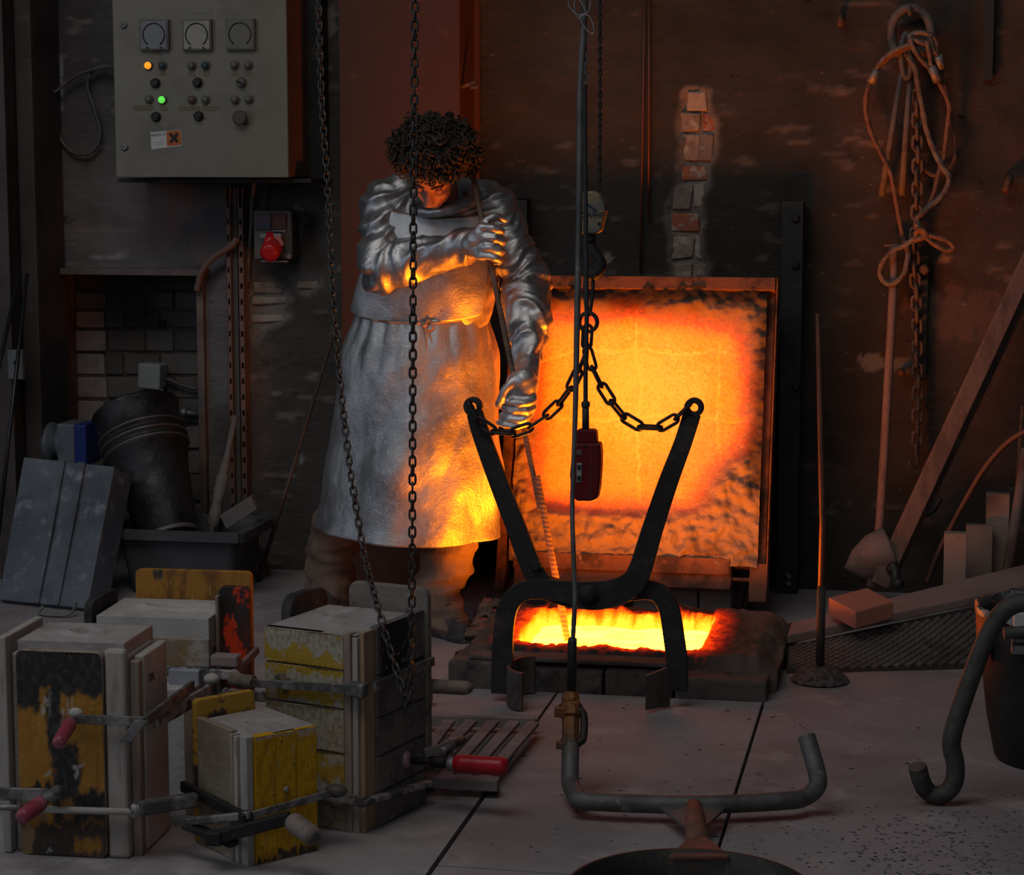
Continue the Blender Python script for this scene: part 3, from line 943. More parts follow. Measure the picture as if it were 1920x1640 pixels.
part('socket_collar', MB().span((a.x, 7.85, b.z), (b.x, 7.892, a.z)), GALV, so_, bevel=.006)
c = at_y(510, 466, 7.85)
part('plug_cover', MB().lathe([(.038, -.03), (.038, .03), (.034, .042), (.02, .046)], c, (-.05, -.9, -.42), 24), mat('signal_red', (.52, .016, .018), .35, 0, [((.34, .012, .014), 12, .5, .7)]), so_)
c2 = at_y(507, 448, 7.86)
part('plug_neck', MB().lathe([(.022, -.02), (.024, .03)], c2, (0, -.6, -.8), 18), bpy.data.materials['signal_red'], so_)
a = at_y(522, 452, 7.855)
part('cover_lug', MB().box(a, (.03, .012, .045), Matrix.Rotation(radians(-25), 3, 'Y')), mat('faded_red', (.40, .16, .15), .5), so_, bevel=.004)
a, b = at_y(490, 488, 7.88), at_y(541, 492, 7.88)
part('base_lip', MB().span((a.x, 7.872, b.z), (b.x, 7.98, a.z)), GALV, so_, bevel=.002)
c = at_y(545, 478, 7.88)
part('cable_gland', MB().lathe([(.011, 0), (.012, .02), (.009, .028)], c, (0, -1, -.2), 14), GALV, so_)

# ------------------------------------------------------------------ niche contents
sw = thing('switch_box', 'pale grey switch box with a chamfered face on the back of the niche', 'switch box', at_y(282, 731, 8.28))
a, b = at_y(257, 682, 8.2), at_y(300, 730, 8.2)
PALEG = mat('pale_grey_plastic', (.29, .31, .31), .5, 0, [((.22, .235, .235), 8, .45, .7)], .05, 40)
part('housing', MB().box(((a.x + b.x) / 2, 8.245, (a.z + b.z) / 2), (b.x - a.x, .09, a.z - b.z), Matrix.Rotation(radians(3), 3, 'Y')), PALEG, sw, bevel=.008, seg=3)
part('conduit', MB().tube(smooth_path(y3((302, 708, 8.27), (318, 712, 8.27), (340, 722, 8.27), (372, 729, 8.27)), 6), .008, 8), CABLE, sw)
c = at_y(296, 736, 8.24)
bl = thing('bulkhead_lamp', 'small white domed lamp below the pale switch box', 'lamp', c)
part('cap', MB().lathe([(.030, .02), (.042, 0), (.05, -.012), (.048, -.026), (.03, -.036), (.012, -.039)], (c.x, 8.215, c.z - .006), (0, -.25, 1), 24), mat('lamp_glaze', (.34, .37, .37), .12, 0, spec=.8), bl)
part('neck', MB().lathe([(.02, -.016), (.03, -.03)], (c.x - .004, 8.215, c.z + .024), (0, 0, 1), 16), PALEG, bl)
a = at_y(305, 606, 8.29)
solo('wall_hook', MB().span((a.x - .012, 8.27, a.z - .012), (a.x + .012, 8.294, a.z - .006)).span((a.x - .012, 8.27, a.z + .006), (a.x + .012, 8.294, a.z + .012)).span((a.x - .012, 8.27, a.z - .012), (a.x - .006, 8.294, a.z + .012)).span((a.x + .006, 8.27, a.z - .012), (a.x + .012, 8.294, a.z + .012)), STEEL, 'small square steel eye high on the back of the niche', 'bracket')
a = at_y(336, 780, 8.28)
pv = thing('pipe_tap', 'short grey pipe with a collar poking from the niche wall behind the bucket', 'pipe', at_y(352, 782, 8.27))
part('pipe', MB().tube([at_y(336, 772, 8.25), at_y(372, 776, 8.27)], .012, 12), GALV, pv)
part('collar', MB().tube([at_y(340, 772, 8.25), at_y(350, 773, 8.255)], .020, 12), GALV, pv)
# motor with flange
mo = thing('gear_motor', 'grey flanged motor with a blue end standing behind the grey crate', 'motor', at_y(120, 860, 7.75))
yc = 7.8
p0, p1 = at_y(90, 832, yc), at_y(165, 830, yc)
MOTG = mat('motor_grey', (.13, .145, .165), .5, .1, [((.09, .1, .115), 12, .5, .7)], .1, 50)
ax = (p1 - p0).normalized()
part('flange', MB().lathe([(.085, 0), (.085, .028), (.05, .03), (.05, .055)], p0, ax, 28), MOTG, mo)
part('barrel', MB().lathe([(.06, .05), (.062, .06), (.062, .075)], p0, ax, 24), MOTG, mo)
part('housing', MB().box(p0 + ax * .105, (.075, .15, .17)), MOTG, mo, bevel=.008)
part('blue_cover', MB().box(p0 + ax * .165, (.05, .15, .16)), mat('motor_blue', (.012, .03, .17), .4), mo, bevel=.006)
part('base_plate', MB().span((p0.x - .02, yc - .08, 0), (p0.x + .20, yc + .08, p0.z - .088)), STEEL, mo, bevel=.004)
for k in range(5):
    a_ = 2 * pi * k / 5 + .4
    part('bolt', MB().lathe([(.008, -.01), (.008, 0)], p0 + Vector((0, sin(a_) * .07, cos(a_) * .07)), ax, 8), GALV, mo)
# steel bucket, tipped on its rim
BUCK = mat('tarred_bucket_steel', (.045, .042, .045), .42, .35, [((.012, .011, .012), 4, .42, .62), ((.11, .095, .10), 8, .56, .7), ((.28, .25, .26), 17, .66, .74)], .5, 30)
bu = thing('steel_bucket', 'dented black tar-stained bucket leaning tilted behind the plastic tub', 'bucket', at_y(300, 1000, 7.72))
b0 = at_y(318, 1004, 7.545)
axb = (at_y(262, 800, 7.72) - b0).normalized()
prof = [(.100, 0), (.104, .002), (.104, .015), (.118, .06), (.128, .16), (.140, .26), (.158, .335), (.166, .345), (.166, .355), (.160, .362), (.160, .375), (.168, .382), (.168, .392), (.160, .40), (.160, .412), (.168, .418), (.168, .428), (.162, .436), (.163, .49), (.168, .52), (.171, .526), (.168, .533), (.160, .533)]
part('body', MB().lathe(prof, b0, axb, 48), BUCK, bu)
part('rim_wire', MB().lathe([(.166, .350), (.171, .353), (.166, .357)], b0, axb, 40).lathe([(.167, .384), (.172, .387), (.167, .390)], b0, axb, 40).lathe([(.167, .421), (.171, .4235), (.167, .427)], b0, axb, 40), mat('worn_bright_wire', (.26, .22, .20), .45, .6), bu)
part('foot_ring', MB().lathe([(.100, -.012), (.106, -.012), (.106, .006), (.100, .006)], b0, axb, 40), mat('foot_zinc', (.2, .18, .175), .5, .4), bu)
# plastic tub
TUB = mat('dusty_plastic_tub', (.065, .066, .073), .65, 0, [((.13, .125, .13), 6, .5, .72)], .15, 30)
ta, tb = at_y(205, 1000, 7.40), at_y(452, 1000, 7.40)
xm0, xm1, zt = ta.x, tb.x, at_y(330, 996, 7.42).z
tub = thing('plastic_tub', 'dark dusty plastic tub with a flared rim in front of the bucket', 'tub', ((xm0 + xm1) / 2, 7.55, 0))
q = MB()
yA, yB = 7.40, 7.76
def ringp(x0, x1, y0, y1, z, r=.03):
    pts = []
    for cx, cy, a0 in ((x1 - r, y0 + r, -90), (x1 - r, y1 - r, 0), (x0 + r, y1 - r, 90), (x0 + r, y0 + r, 180)):
        for k in range(5):
            a = radians(a0 + k * 22.5)
            pts.append(Vector((cx + cos(a) * r, cy + sin(a) * r, z)))
    return pts
def loft(q, rings, cap0=True):
    n = len(rings[0])
    vs = [p for r in rings for p in r]
    fs = [(i * n + k, i * n + (k + 1) % n, (i + 1) * n + (k + 1) % n, (i + 1) * n + k) for i in range(len(rings) - 1) for k in range(n)]
    if cap0:
        fs.append(tuple(range(n - 1, -1, -1)))
        fs.append(tuple((len(rings) - 1) * n + k for k in range(n)))
    q.add(vs, fs, False)
e = .0
loft(q, [ringp(xm0 + .06, xm1 - .06, yA + .05, yB - .05, 0.0), ringp(xm0 + .02, xm1 - .025, yA + .012, yB - .012, zt - .02), ringp(xm0 + .024, xm1 - .029, yA + .016, yB - .016, zt), ringp(xm0 + .066, xm1 - .066, yA + .056, yB - .056, .012)])
part('body', q, TUB, tub)
q = MB()
loft(q, [ringp(xm0 + .012, xm1 - .018, yA + .004, yB - .004, zt - .03), ringp(xm0 - .012, xm1 + .012, yA - .02, yB + .02, zt - .03), ringp(xm0 - .012, xm1 + .012, yA - .02, yB + .02, zt + .004), ringp(xm0 + .002, xm1, yA - .006, yB + .006, zt + .008), ringp(xm0 + .024, xm1 - .028, yA + .016, yB - .016, zt + .001)], False)
part('rim', q, TUB, tub)
a = at_y(220, 1003, 7.385); b = at_y(440, 1003, 7.385)
for p in (a, b):
    part('lug', MB().span((p.x - .02, 7.37, p.z - .03), (p.x + .02, 7.385, p.z + .01)), TUB, tub, bevel=.004)
# turned leg and rod
tl = thing('turned_handle', 'turned grey wooden spindle standing in the back of the tub', 'spindle', at_y(398, 990, 7.66))
p0, p1 = at_y(394, 1010, 7.62), at_y(441, 780, 7.86)
L_ = (p1 - p0).length
part('spindle', MB().lathe([(.010, 0), (.013, .05), (.024, .055), (.026, .09), (.023, .12), (.020, .15), (.026, .20), (.022, .22), (.024, .235), (.026, .25), (.015, .262), (.019, .285), (.014, .32), (.011, .36), (.011, L_)], p0, p1 - p0, 20), mat('grey_turned_wood', (.17, .15, .135), .8, 0, [((.11, .095, .085), 12, .5, .7)], .3, 30), tl)
p = [at_y(x, y, 7.60) for x, y in ((412, 967), (470, 930), (481, 955), (424, 992))]
solo('wooden_offcut', MB().prism(p, (.0, .03, 0.004)), mat('grey_offcut', (.16, .145, .135), .8, 0, [((.11, .1, .09), 8, .5, .7)], .2, 30), 'grey board offcut resting slanted on the right rim of the tub', 'board', bevel=.002)
# leaning crate lid
CRATE = mat('blue_grey_zinc_sheet', (.135, .15, .175), .6, .15, [((.085, .095, .115), 4, .42, .64), ((.23, .24, .265), 13, .54, .72), ((.3, .3, .32), 40, .66, .76)], .3, 45)
cr = thing('grey_crate', 'blue-grey battened crate leaning against the bucket and tub', 'crate', at_z(110, 1140))
f0, f1 = at_z(-4, 1124, .015), at_z(163, 1141, .015)
t0, t1 = at_y(44, 856, 7.42), at_y(214, 874, 7.36)
inn = ((f1 - f0).cross(t0 - f0)).normalized()
if inn.y < 0:
    inn = -inn
th = .13
part('box', MB().hexa([f0, f1, f0 + inn * th, f1 + inn * th, t0, t1, t0 + inn * th, t1 + inn * th]), CRATE, cr, bevel=.005)
for s in (.40, .62):
    a, b = f0.lerp(f1, s), t0.lerp(t1, s)
    a2, b2 = f0.lerp(f1, s + .075), t0.lerp(t1, s + .075)
    part('batten', MB().hexa([a - inn * .010, a2 - inn * .010, a + inn * .002, a2 + inn * .002, b - inn * .010, b2 - inn * .010, b + inn * .002, b2 + inn * .002]), CRATE, cr, bevel=.002)
a, b = at_z(75, 1150, .012), at_z(128, 1152, .012)
part('foot_wire', MB().tube(smooth_path([a + Vector((0, .03, .02)), a, b, b + Vector((.01, .05, .03))], 5), .006, 8), GALV, cr)
# rods in the left corner, switch plate
for i, (a, b, w_) in enumerate(((at_y(37, 508, 7.60), at_y(-18, 760, 7.45), 'rear'), (at_y(51, 512, 7.58), at_y(8, 900, 7.40), 'front'))):
    d = b - a
    b = a + d * ((a.z - .0) / (a.z - b.z))
    solo('steel_rod', MB().tube([a, b], .008, 10), mat('oiled_rod_%d' % i, (.04, .042, .046), .35, .7), ('shorter' if i == 0 else 'longer') + ' of the two thin steel rods leaning on the left column', 'rod')
a, b = at_y(16, 655, 7.59), at_y(46, 711, 7.59)
sp = thing('switch_plate', 'small grey switch plate with a round button on the left column', 'switch', ((a.x + b.x) / 2, 7.6, b.z))
part('plate', MB().span((a.x, 7.575, b.z), (b.x, 7.60, a.z)), mat('plate_grey', (.15, .155, .16), .5), sp, bevel=.004)
c = at_y(31, 680, 7.57)
part('button', MB().lathe([(.010, 0), (.010, .012), (.006, .016)], (c.x, 7.575, c.z), (0, -1, 0), 14), BLK2, sp)
# diagonal rod right of the tub
a = at_y(632, 605, 7.93)
b = at_z(484, 1090)
solo('steel_rod', MB().tube([a, a.lerp(b, .55), b], [.007, .008, .009], 10), mat('rusty_rod', (.075, .05, .04), .7, .2, [((.12, .1, .09), 5, .5, .7)]), 'long thin rod leaning diagonally on the wall left of the worker', 'rod')
for i, (x0, y0, x1, y1) in enumerate(((458, 940, 486, 1100), (466, 985, 470, 1100), (447, 950, 440, 1050))):
    a, b = at_y(x0, y0, 7.93), at_z(x1, 1093 - i * 3)
    solo('thin_batten', MB().bar(a, (a.x + (b.x - a.x), 7.86 - .03 * i, 0), .012, .018), WOODG, ('%s thin batten standing behind the right end of the tub' % ('tallest', 'middle', 'shortest')[i]), 'batten', group='battens behind the tub')
# ------------------------------------------------------------------ right of the furnace
# steel channel on the wall
a, b = at_y(1466, 378, 7.90), at_y(1507, 378, 7.90)
DARKCH = mat('dark_channel_paint', (.030, .031, .032), .5, .3, [((.055, .052, .05), 7, .5, .72)], .2, 40)
ch = thing('wall_channel', 'dark bolted steel channel standing on the wall right of the glowing lid', 'channel', ((a.x + b.x) / 2, 7.93, 0))
part('channel', MB().span((a.x, 7.90, 0), (b.x, 7.915, a.z)).span((a.x, 7.915, 0), (a.x + .012, 7.985, a.z)).span((b.x - .012, 7.915, 0), (b.x, 7.985, a.z)), DARKCH, ch, bevel=.003)
for y in (410, 497, 726):
    c = at_y(1492, y, 7.90)
    part('bolt', MB().lathe([(.016, 0), (.016, .006), (.012, .012), (.005, .015)], (c.x, 7.90, c.z), (0, -1, 0), 16), DARKCH if y > 600 else IRON, ch)
for y in (1078, 1092):
    c = at_y(1470, y, 7.86)
    part('stud', MB().tube([(c.x, 7.90, c.z), (c.x + .02, 7.84, c.z)], .008, 10), GALV, ch)
# steel angle stub just behind the worker's shoulder
a, b = at_y(956, 371, 7.93), at_y(988, 480, 7.93)
solo('wall_bracket', MB().span((a.x, 7.93, b.z - .1), (b.x, 7.94, a.z)).span((a.x, 7.93, a.z - .008), (b.x, 7.985, a.z)), DARKCH, 'dark flat steel bracket on the wall behind the worker shoulder', 'bracket', bevel=.002)
c = at_y(880, 158, 7.74)
solo('column_clip', MB().box(c, (.06, .02, .012), Matrix.Rotation(radians(-20), 3, 'Y')).box(c + Vector((.02, 0, -.012)), (.03, .02, .012)), RUST, 'small bent clip at the top right edge of the red column', 'clip', bevel=.002)
# two thin pipes up the wall
PIPE = mat('copper_pipe', (.15, .06, .035), .45, .4, [((.08, .045, .03), 6, .5, .7)])
for i, (x0, x1, x2, yb) in enumerate(((1209, 1206, 1201, 512), (1217, 1217, 1216, 410))):
    solo('wall_pipe', MB().tube(y3((x0, -30, 7.975), (x1, 190, 7.975), (x2, yb, 7.975)), .0052, 8), PIPE, ('longer left' if i == 0 else 'shorter right') + ' one of two thin copper pipes running up the wall', 'pipe')
# small iron pegs and a slot in the wall at the upper right
c = at_y(1577, 40, 7.95)
solo('wall_peg', MB().tube([(c.x, 8.02, c.z + .02), (c.x, 7.93, c.z + .015), (c.x, 7.925, c.z - .02)], .012, 8), RUST, 'short rusty peg in the wall at top left of the big hook', 'peg')
a, b = at_y(1847, -30, 7.98), at_y(1861, 150, 7.98)
solo('wall_strip', MB().span((a.x, 7.965, b.z), (b.x, 7.985, a.z)), DARKCH, 'narrow dark strip on the wall right of the big hook', 'strip', bevel=.002)
c = at_y(1888, 345, 7.96)
solo('wall_peg', MB().tube([(c.x, 8.02, c.z + .03), (c.x + .01, 7.95, c.z + .02), (c.x - .008, 7.94, c.z - .03)], .014, 8), RUST, 'rusty peg low on the wall right of the wire slings', 'peg')
# flat iron strap behind the chain
a, b = at_y(1724, 490, 7.97), at_y(1736, 700, 7.97)
STRAP = mat('brown_strap', (.06, .045, .037), .7, .2, [((.10, .075, .06), 8, .5, .7)], .3, 40)
st_ = thing('iron_strap', 'flat brown iron strap with round bolts on the wall behind the rusty chain', 'strap', ((a.x + b.x) / 2, 7.98, b.z))
part('strap', MB().span((a.x - .02, 7.965, b.z - .02), (b.x, 7.982, a.z + .02)), STRAP, st_, bevel=.002)
for x, y, rr in ((1732, 505, .021), (1707, 695, .016), (1690, 698, .013)):
    c = at_y(x, y, 7.95)
    part('bolt', MB().lathe([(rr, -.03), (rr, .012), (rr * .6, .02)], (c.x, 7.95, c.z), (0, -1, 0), 16), RUST, st_)

# big shackle hook
HOOKM = mat('dusty_brown_iron', (.145, .12, .105), .75, .15, [((.085, .065, .055), 10, .45, .68)], .35, 40)
hk = thing('wall_shackle', 'big dusty iron shackle hook hanging at the top right of the wall', 'shackle', at_y(1707, 20, 7.93))
pts = smooth_path(y3((1678, 100, 7.93), (1672, 65, 7.93), (1676, 38, 7.93), (1690, 20, 7.93), (1708, 15, 7.93), (1726, 20, 7.93), (1741, 38, 7.93), (1746, 65, 7.93), (1748, 100, 7.93)), 6)
part('bow', MB().tube(pts, .0165, 12), HOOKM, hk)
c = at_y(1706, 20, 7.95)
part('wall_staple', MB().tube([(c.x, 8.02, c.z + .01), (c.x, 7.905, c.z + .012), (c.x, 7.90, c.z - .02)], .007, 8), HOOKM, hk)
p0, p1 = at_y(1672, 98, 7.93), at_y(1752, 98, 7.93)
part('pin', MB().tube([p0, p1], .016, 12), HOOKM, hk)
# two plain iron rods hung by eyes on the shackle
for i, (x0, y0, x1, y1) in enumerate(((1690, 138, 1653, 368), (1708, 120, 1691, 366))):
    a, b = at_y(x0, y0, 7.90), at_y(x1, y1, 7.94)
    solo('hanging_rod', MB().tube([a, a.lerp(b, .5), b], [.010, .0115, .0125], 10), HOOKM, ('left slanting' if i == 0 else 'right upright') + ' one of two plain iron rods hanging from the shackle', 'rod')
a = at_y(1700, 110, 7.90)
solo('shackle_link', MB().tube(smooth_path(y3((1692, 130, 7.885), (1690, 90, 7.885), (1699, 62, 7.885), (1708, 90, 7.885), (1707, 135, 7.885), (1699, 146, 7.885)), 5, True), .010, 8, closed=True), HOOKM, 'long iron link joining the rods to the big shackle pin', 'link')
# wire rope slings
ROPE = mat('wire_rope', (.20, .165, .145), .7, .1, [((.13, .085, .065), 5, .42, .62), ((.24, .21, .19), 60, .5, .7)], .7, 90)
ROPEO = mat('rusty_wire_rope', (.20, .095, .06), .7, .1, [((.12, .06, .04), 6, .45, .65), ((.26, .15, .11), 60, .5, .7)], .7, 90)
def rope(pts, r, q, strands=6, turns=55):
    P = smooth_path(pts, 7)
    m = len(P)
    ln = [0]
    for i in range(1, m):
        ln.append(ln[-1] + (P[i] - P[i - 1]).length)
    T = [(P[min(i + 1, m - 1)] - P[max(i - 1, 0)]).normalized() for i in range(m)]
    u = T[0].orthogonal().normalized()
    vs, fs = [], []
    n = 14
    for i in range(m):
        u = (u - T[i] * u.dot(T[i])).normalized()
        v = T[i].cross(u)
        for k in range(n):
            a = 2 * pi * k / n
            rr = r * (1 + .13 * cos(strands * .5 * a * 1.0 + ln[i] * turns * 2))
            vs.append(P[i] + (u * cos(a) + v * sin(a)) * rr)
    for i in range(m - 1):
        for k in range(n):
            l = (k + 1) % n
            fs.append((i * n + k, i * n + l, (i + 1) * n + l, (i + 1) * n + k))
    q.add(vs, fs, True)
    return q
FER = mat('ferrule', (.24, .215, .20), .5, .4, [((.17, .14, .125), 20, .5, .7)], .2, 60)
sl = thing('wire_sling', 'long twisted wire rope sling looping low on the left of the shackle', 'sling', at_y(1700, 95, 7.87))
part('rope', rope(y3((1720, 82, 7.85), (1700, 90, 7.85), (1670, 105, 7.87), (1646, 130, 7.89), (1633, 152, 7.9), (1625, 175, 7.9), (1623, 205, 7.91), (1632, 245, 7.92), (1650, 285, 7.92), (1668, 320, 7.92), (1677, 360, 7.93), (1687, 415, 7.93), (1695, 455, 7.93)), .0085, MB()), ROPEO, sl)
part('rope', rope(y3((1735, 78, 7.85), (1705, 84, 7.84), (1672, 98, 7.85), (1650, 118, 7.87), (1640, 138, 7.89)), .009, MB()), ROPE, sl)
part('ferrule', MB().tube(y3((1645, 130, 7.885), (1633, 155, 7.895)), [.014, .017], 12), FER, sl)
part('eye_loop', rope(y3((1699, 452, 7.92), (1702, 480, 7.90), (1695, 512, 7.89), (1678, 530, 7.89), (1660, 530, 7.89), (1650, 512, 7.89), (1656, 490, 7.88), (1675, 470, 7.88), (1700, 458, 7.87), (1722, 440, 7.86), (1728, 437, 7.86)), .0095, MB()), ROPE, sl)
s2 = thing('wire_sling', 'wire rope sling with pale ferrules hanging on the right of the shackle', 'sling', at_y(1735, 80, 7.84))
part('eye_loop', rope(y3((1761, 128, 7.88), (1757, 100, 7.86), (1752, 72, 7.85), (1735, 62, 7.83), (1715, 62, 7.83), (1706, 70, 7.83), (1722, 78, 7.83), (1742, 86, 7.84), (1758, 104, 7.86)), .0085, MB()), ROPE, s2)
part('ferrule', MB().tube(y3((1759, 104, 7.86), (1765, 128, 7.88)), .015, 12), FER, s2)
part('eye_loop', rope(y3((1707, 72, 7.82), (1715, 95, 7.83), (1730, 115, 7.85), (1742, 128, 7.86)), .0085, MB()), ROPE, s2)
part('eye_loop', rope(y3((1738, 76, 7.83), (1742, 100, 7.84), (1746, 122, 7.86)), .0085, MB()), ROPE, s2)
part('ferrule', MB().tube(y3((1745, 124, 7.865), (1759, 152, 7.88)), [.015, .018], 12), FER, s2)
part('rope', rope(y3((1758, 150, 7.88), (1770, 172, 7.89), (1780, 200, 7.9), (1776, 240, 7.91), (1770, 290, 7.91), (1760, 325, 7.9), (1750, 365, 7.89), (1735, 395, 7.88), (1722, 410, 7.87), (1718, 425, 7.865), (1728, 436, 7.86)), .0085, MB()), ROPEO, s2)
part('rope', rope(y3((1763, 128, 7.88), (1774, 170, 7.92), (1784, 230, 7.94), (1791, 280, 7.95), (1785, 308, 7.95), (1765, 325, 7.95), (1748, 328, 7.95), (1735, 318, 7.95), (1728, 296, 7.95)), .0075, MB()), ROPEO, s2)
s3 = thing('wire_sling', 'thick twisted wire rope sling ending in small loops in front of the rusty chain', 'sling', at_y(1715, 110, 7.86))
part('rope', rope(y3((1703, 106, 7.86), (1716, 130, 7.86), (1722, 165, 7.87), (1730, 205, 7.88), (1738, 245, 7.9), (1750, 280, 7.91), (1764, 308, 7.9), (1776, 325, 7.89), (1779, 342, 7.89), (1765, 368, 7.88), (1745, 385, 7.87), (1728, 400, 7.85), (1719, 412, 7.85), (1722, 425, 7.84), (1733, 434, 7.84)), .010, MB()), ROPE, s3)
part('eye_loop', rope(y3((1728, 436, 7.83), (1745, 442, 7.82), (1770, 448, 7.82), (1785, 458, 7.82), (1786, 467, 7.82), (1774, 469, 7.82), (1755, 460, 7.82), (1738, 447, 7.82), (1726, 430, 7.82)), .0085, MB()), ROPEO, s3)
part('binding_knot', rope(y3((1716, 440, 7.83), (1726, 430, 7.815), (1736, 440, 7.815), (1726, 447, 7.82), (1714, 450, 7.83)), .010, MB()), ROPEO, s3)

# chain links
def link_mesh(name, pitch, r, width, n=7, arc=7):
    """stadium link along X, lying in XZ"""
    hw = width / 2 - r
    hl = pitch / 2 + r - hw
    pts = []
    for k in range(arc + 1):
        a = -pi / 2 + pi * k / arc
        pts.append(Vector((hl + cos(a) * hw, 0, sin(a) * hw)))
    for k in range(arc + 1):
        a = pi / 2 + pi * k / arc
        pts.append(Vector((-hl + cos(a) * hw, 0, sin(a) * hw)))
    return MB().tube(pts, r, n, closed=True).mesh(name)
def resample(P, step):
    out, acc = [P[0]], 0.0
    for a, b in zip(P[:-1], P[1:]):
        d = (b - a).length
        while acc + d >= step:
            t = (step - acc) / d
            a = a.lerp(b, t)
            out.append(a)
            d = (b - a).length
            acc = 0.0
        acc += d
    return out
def links(parent, path, pitch, me, m, phase=0, face=Vector((0, -1, 0))):
    if not me.materials:
        me.materials.append(m)
    P = resample(path, pitch)
    base = wpos(parent)
    for i in range(len(P) - 1):
        x = (P[i + 1] - P[i]).normalized()
        y = (face - x * face.dot(x)).normalized()      # link plane normal
        z = x.cross(y)
        if (i + phase) % 2:
            y, z = z, -y
        # a small random roll, as hung chain has
        ra = random.uniform(-.28, .28)
        y2 = y * cos(ra) + z * sin(ra)
        z2 = x.cross(y2)
        o = bpy.data.objects.new('chain_link', me)
        o.parent = parent
        o.matrix_local = Matrix.Translation((P[i] + P[i + 1]) / 2 - base) @ Matrix((x, y2, z2)).transposed().to_4x4()
        C.objects.link(o)
# rusty chain on the wall
RCH = mat('rusty_chain_iron', (.135, .085, .065), .75, .15, [((.07, .045, .036), 16, .45, .66), ((.2, .15, .125), 30, .55, .75)], .4, 60)
wc = thing('wall_chain', 'rusty chain hanging straight down the wall under the slings', 'chain', at_y(1718, 180, 7.93))
path = smooth_path(y3((1719, 170, 7.92), (1720, 260, 7.925), (1720, 360, 7.93), (1714, 480, 7.93), (1718, 560, 7.93), (1720, 680, 7.93), (1720, 780, 7.93), (1719, 868, 7.925)), 8)
links(wc, path, .0415, link_mesh('chain_link', .0415, .0068, .046), RCH)
c = at_y(1713, 865, 7.90)
part('end_hook', MB().tube(smooth_path([at_y(1720, 850, 7.92), at_y(1718, 872, 7.91), at_y(1708, 874, 7.9), at_y(1706, 862, 7.9)], 5), .008, 8), RCH, wc)

# leaning pole with scoop, leaning beams, bent hoop
POLE = mat('red_brown_pole_wood', (.20, .13, .11), .75, 0, [((.13, .08, .065), 6, .45, .68)], .35, 30, stretch=(5, 5, 1))
lp = thing('long_ladle', 'long pale pole ending in a dusty cone scoop leaning on the wall', 'ladle', at_z(1640, 1105))
pts = y3((1676, 458, 7.94), (1674, 560, 7.90), (1664, 740, 7.80), (1655, 900, 7.72), (1648, 1000, 7.66), (1640, 1055, 7.62))
part('pole', MB().tube(smooth_path(pts, 4), .0165, 12), POLE, lp)
c = at_y(1676, 460, 7.94)
part('top_plate', MB().box((c.x - .006, c.y, c.z), (.055, .03, .006)), POLE, lp)
c = at_y(1648, 1042, 7.60)
SCOOP = mat('dusty_scoop', (.21, .165, .145), .8, .1, [((.13, .1, .085), 8, .45, .7)], .3, 40)
q = MB().lathe([(.002, -.13), (.05, -.085), (.085, -.02), (.092, .04), (.088, .046), (.06, .05)], c, (.82, .15, .30), 28)
part('scoop', q, SCOOP, lp)
part('socket', MB().tube(y3((1640, 1050, 7.61), (1634, 1100, 7.58)), [.024, .018], 12), POLE, lp)
solo('iron_fitting', MB().tube(smooth_path(y3((1674, 1056, 7.5), (1680, 1078, 7.48), (1676, 1102, 7.46)), 5), .018, 10).ball(at_y(1684, 1094, 7.44), .023).ball(at_y(1672, 1066, 7.50), .020), DARKCH, 'knobbly dark iron fitting on the floor beside the cone scoop', 'fitting')
BEAM = mat('brown_beam', (.17, .105, .08), .7, 0, [((.105, .065, .05), 5, .42, .66)], .3, 30, stretch=(4, 4, 1))
a, b = at_y(1945, 455, 7.93), at_z(1652, 1108)
b = Vector((b.x, 7.55, 0.0))
b = at_y(1648, 1098, 7.52)
solo('leaning_beam', MB().bar(a, b, .062, .05, (0, -1, 0)), BEAM, 'thick square beam leaning across the right wall from corner to floor', 'beam', bevel=.004)
a, b = at_y(1942, 520, 7.95), at_y(1672, 1085, 7.60)
solo('leaning_beam', MB().bar(a, b, .028, .03, (0, -1, 0)), BEAM, 'thin batten leaning directly under the thick square beam', 'beam', bevel=.003)
a = at_y(1735, 950, 7.80)
solo('bent_hook', MB().tube(smooth_path(y3((1700, 962, 7.9), (1725, 966, 7.86), (1748, 958, 7.84), (1764, 934, 7.84)), 6), .010, 8).tube(smooth_path(y3((1702, 958, 7.94), (1728, 958, 7.9), (1745, 946, 7.9)), 6), .008, 8), DARKCH, 'pair of joined dark wire prongs on the wall below the thick beam', 'hook')
pts = smooth_path(y3((1960, 795, 7.55), (1915, 812, 7.56), (1880, 838, 7.58), (1845, 880, 7.60), (1815, 930, 7.62), (1785, 985, 7.64), (1758, 1040, 7.65), (1738, 1092, 7.66)), 6)
solo('bent_hoop', MB().tube(pts, .0105, 8, ry=1.8), mat('brown_hoop', (.13, .065, .045), .6, .1, [((.08, .045, .035), 6, .5, .7)]), 'flat brown strip bent in an arch behind the firebricks', 'hoop')
FB = mat('pale_firebrick', (.33, .235, .19), .85, 0, [((.24, .165, .13), 6, .45, .7), ((.12, .09, .08), 18, .62, .76)], .3, 40)
def fbrick(x0, x1, y0, y1, Y, dp, label, rot=0, m=FB):
    a, b = at_y(x0, y0, Y), at_y(x1, y1, Y)
    M = Matrix.Rotation(radians(rot), 3, 'Y')
    zb_ = max(b.z, 0.0)
    return solo('firebrick', MB().box(((a.x + b.x) / 2, Y + dp / 2, (a.z + zb_) / 2), (b.x - a.x, dp, a.z - zb_), M), m, label, 'brick', bevel=.003)
fbrick(1771, 1810, 1000, 1125, 7.45, .06, 'leftmost upright pale firebrick standing behind the sloping plank')
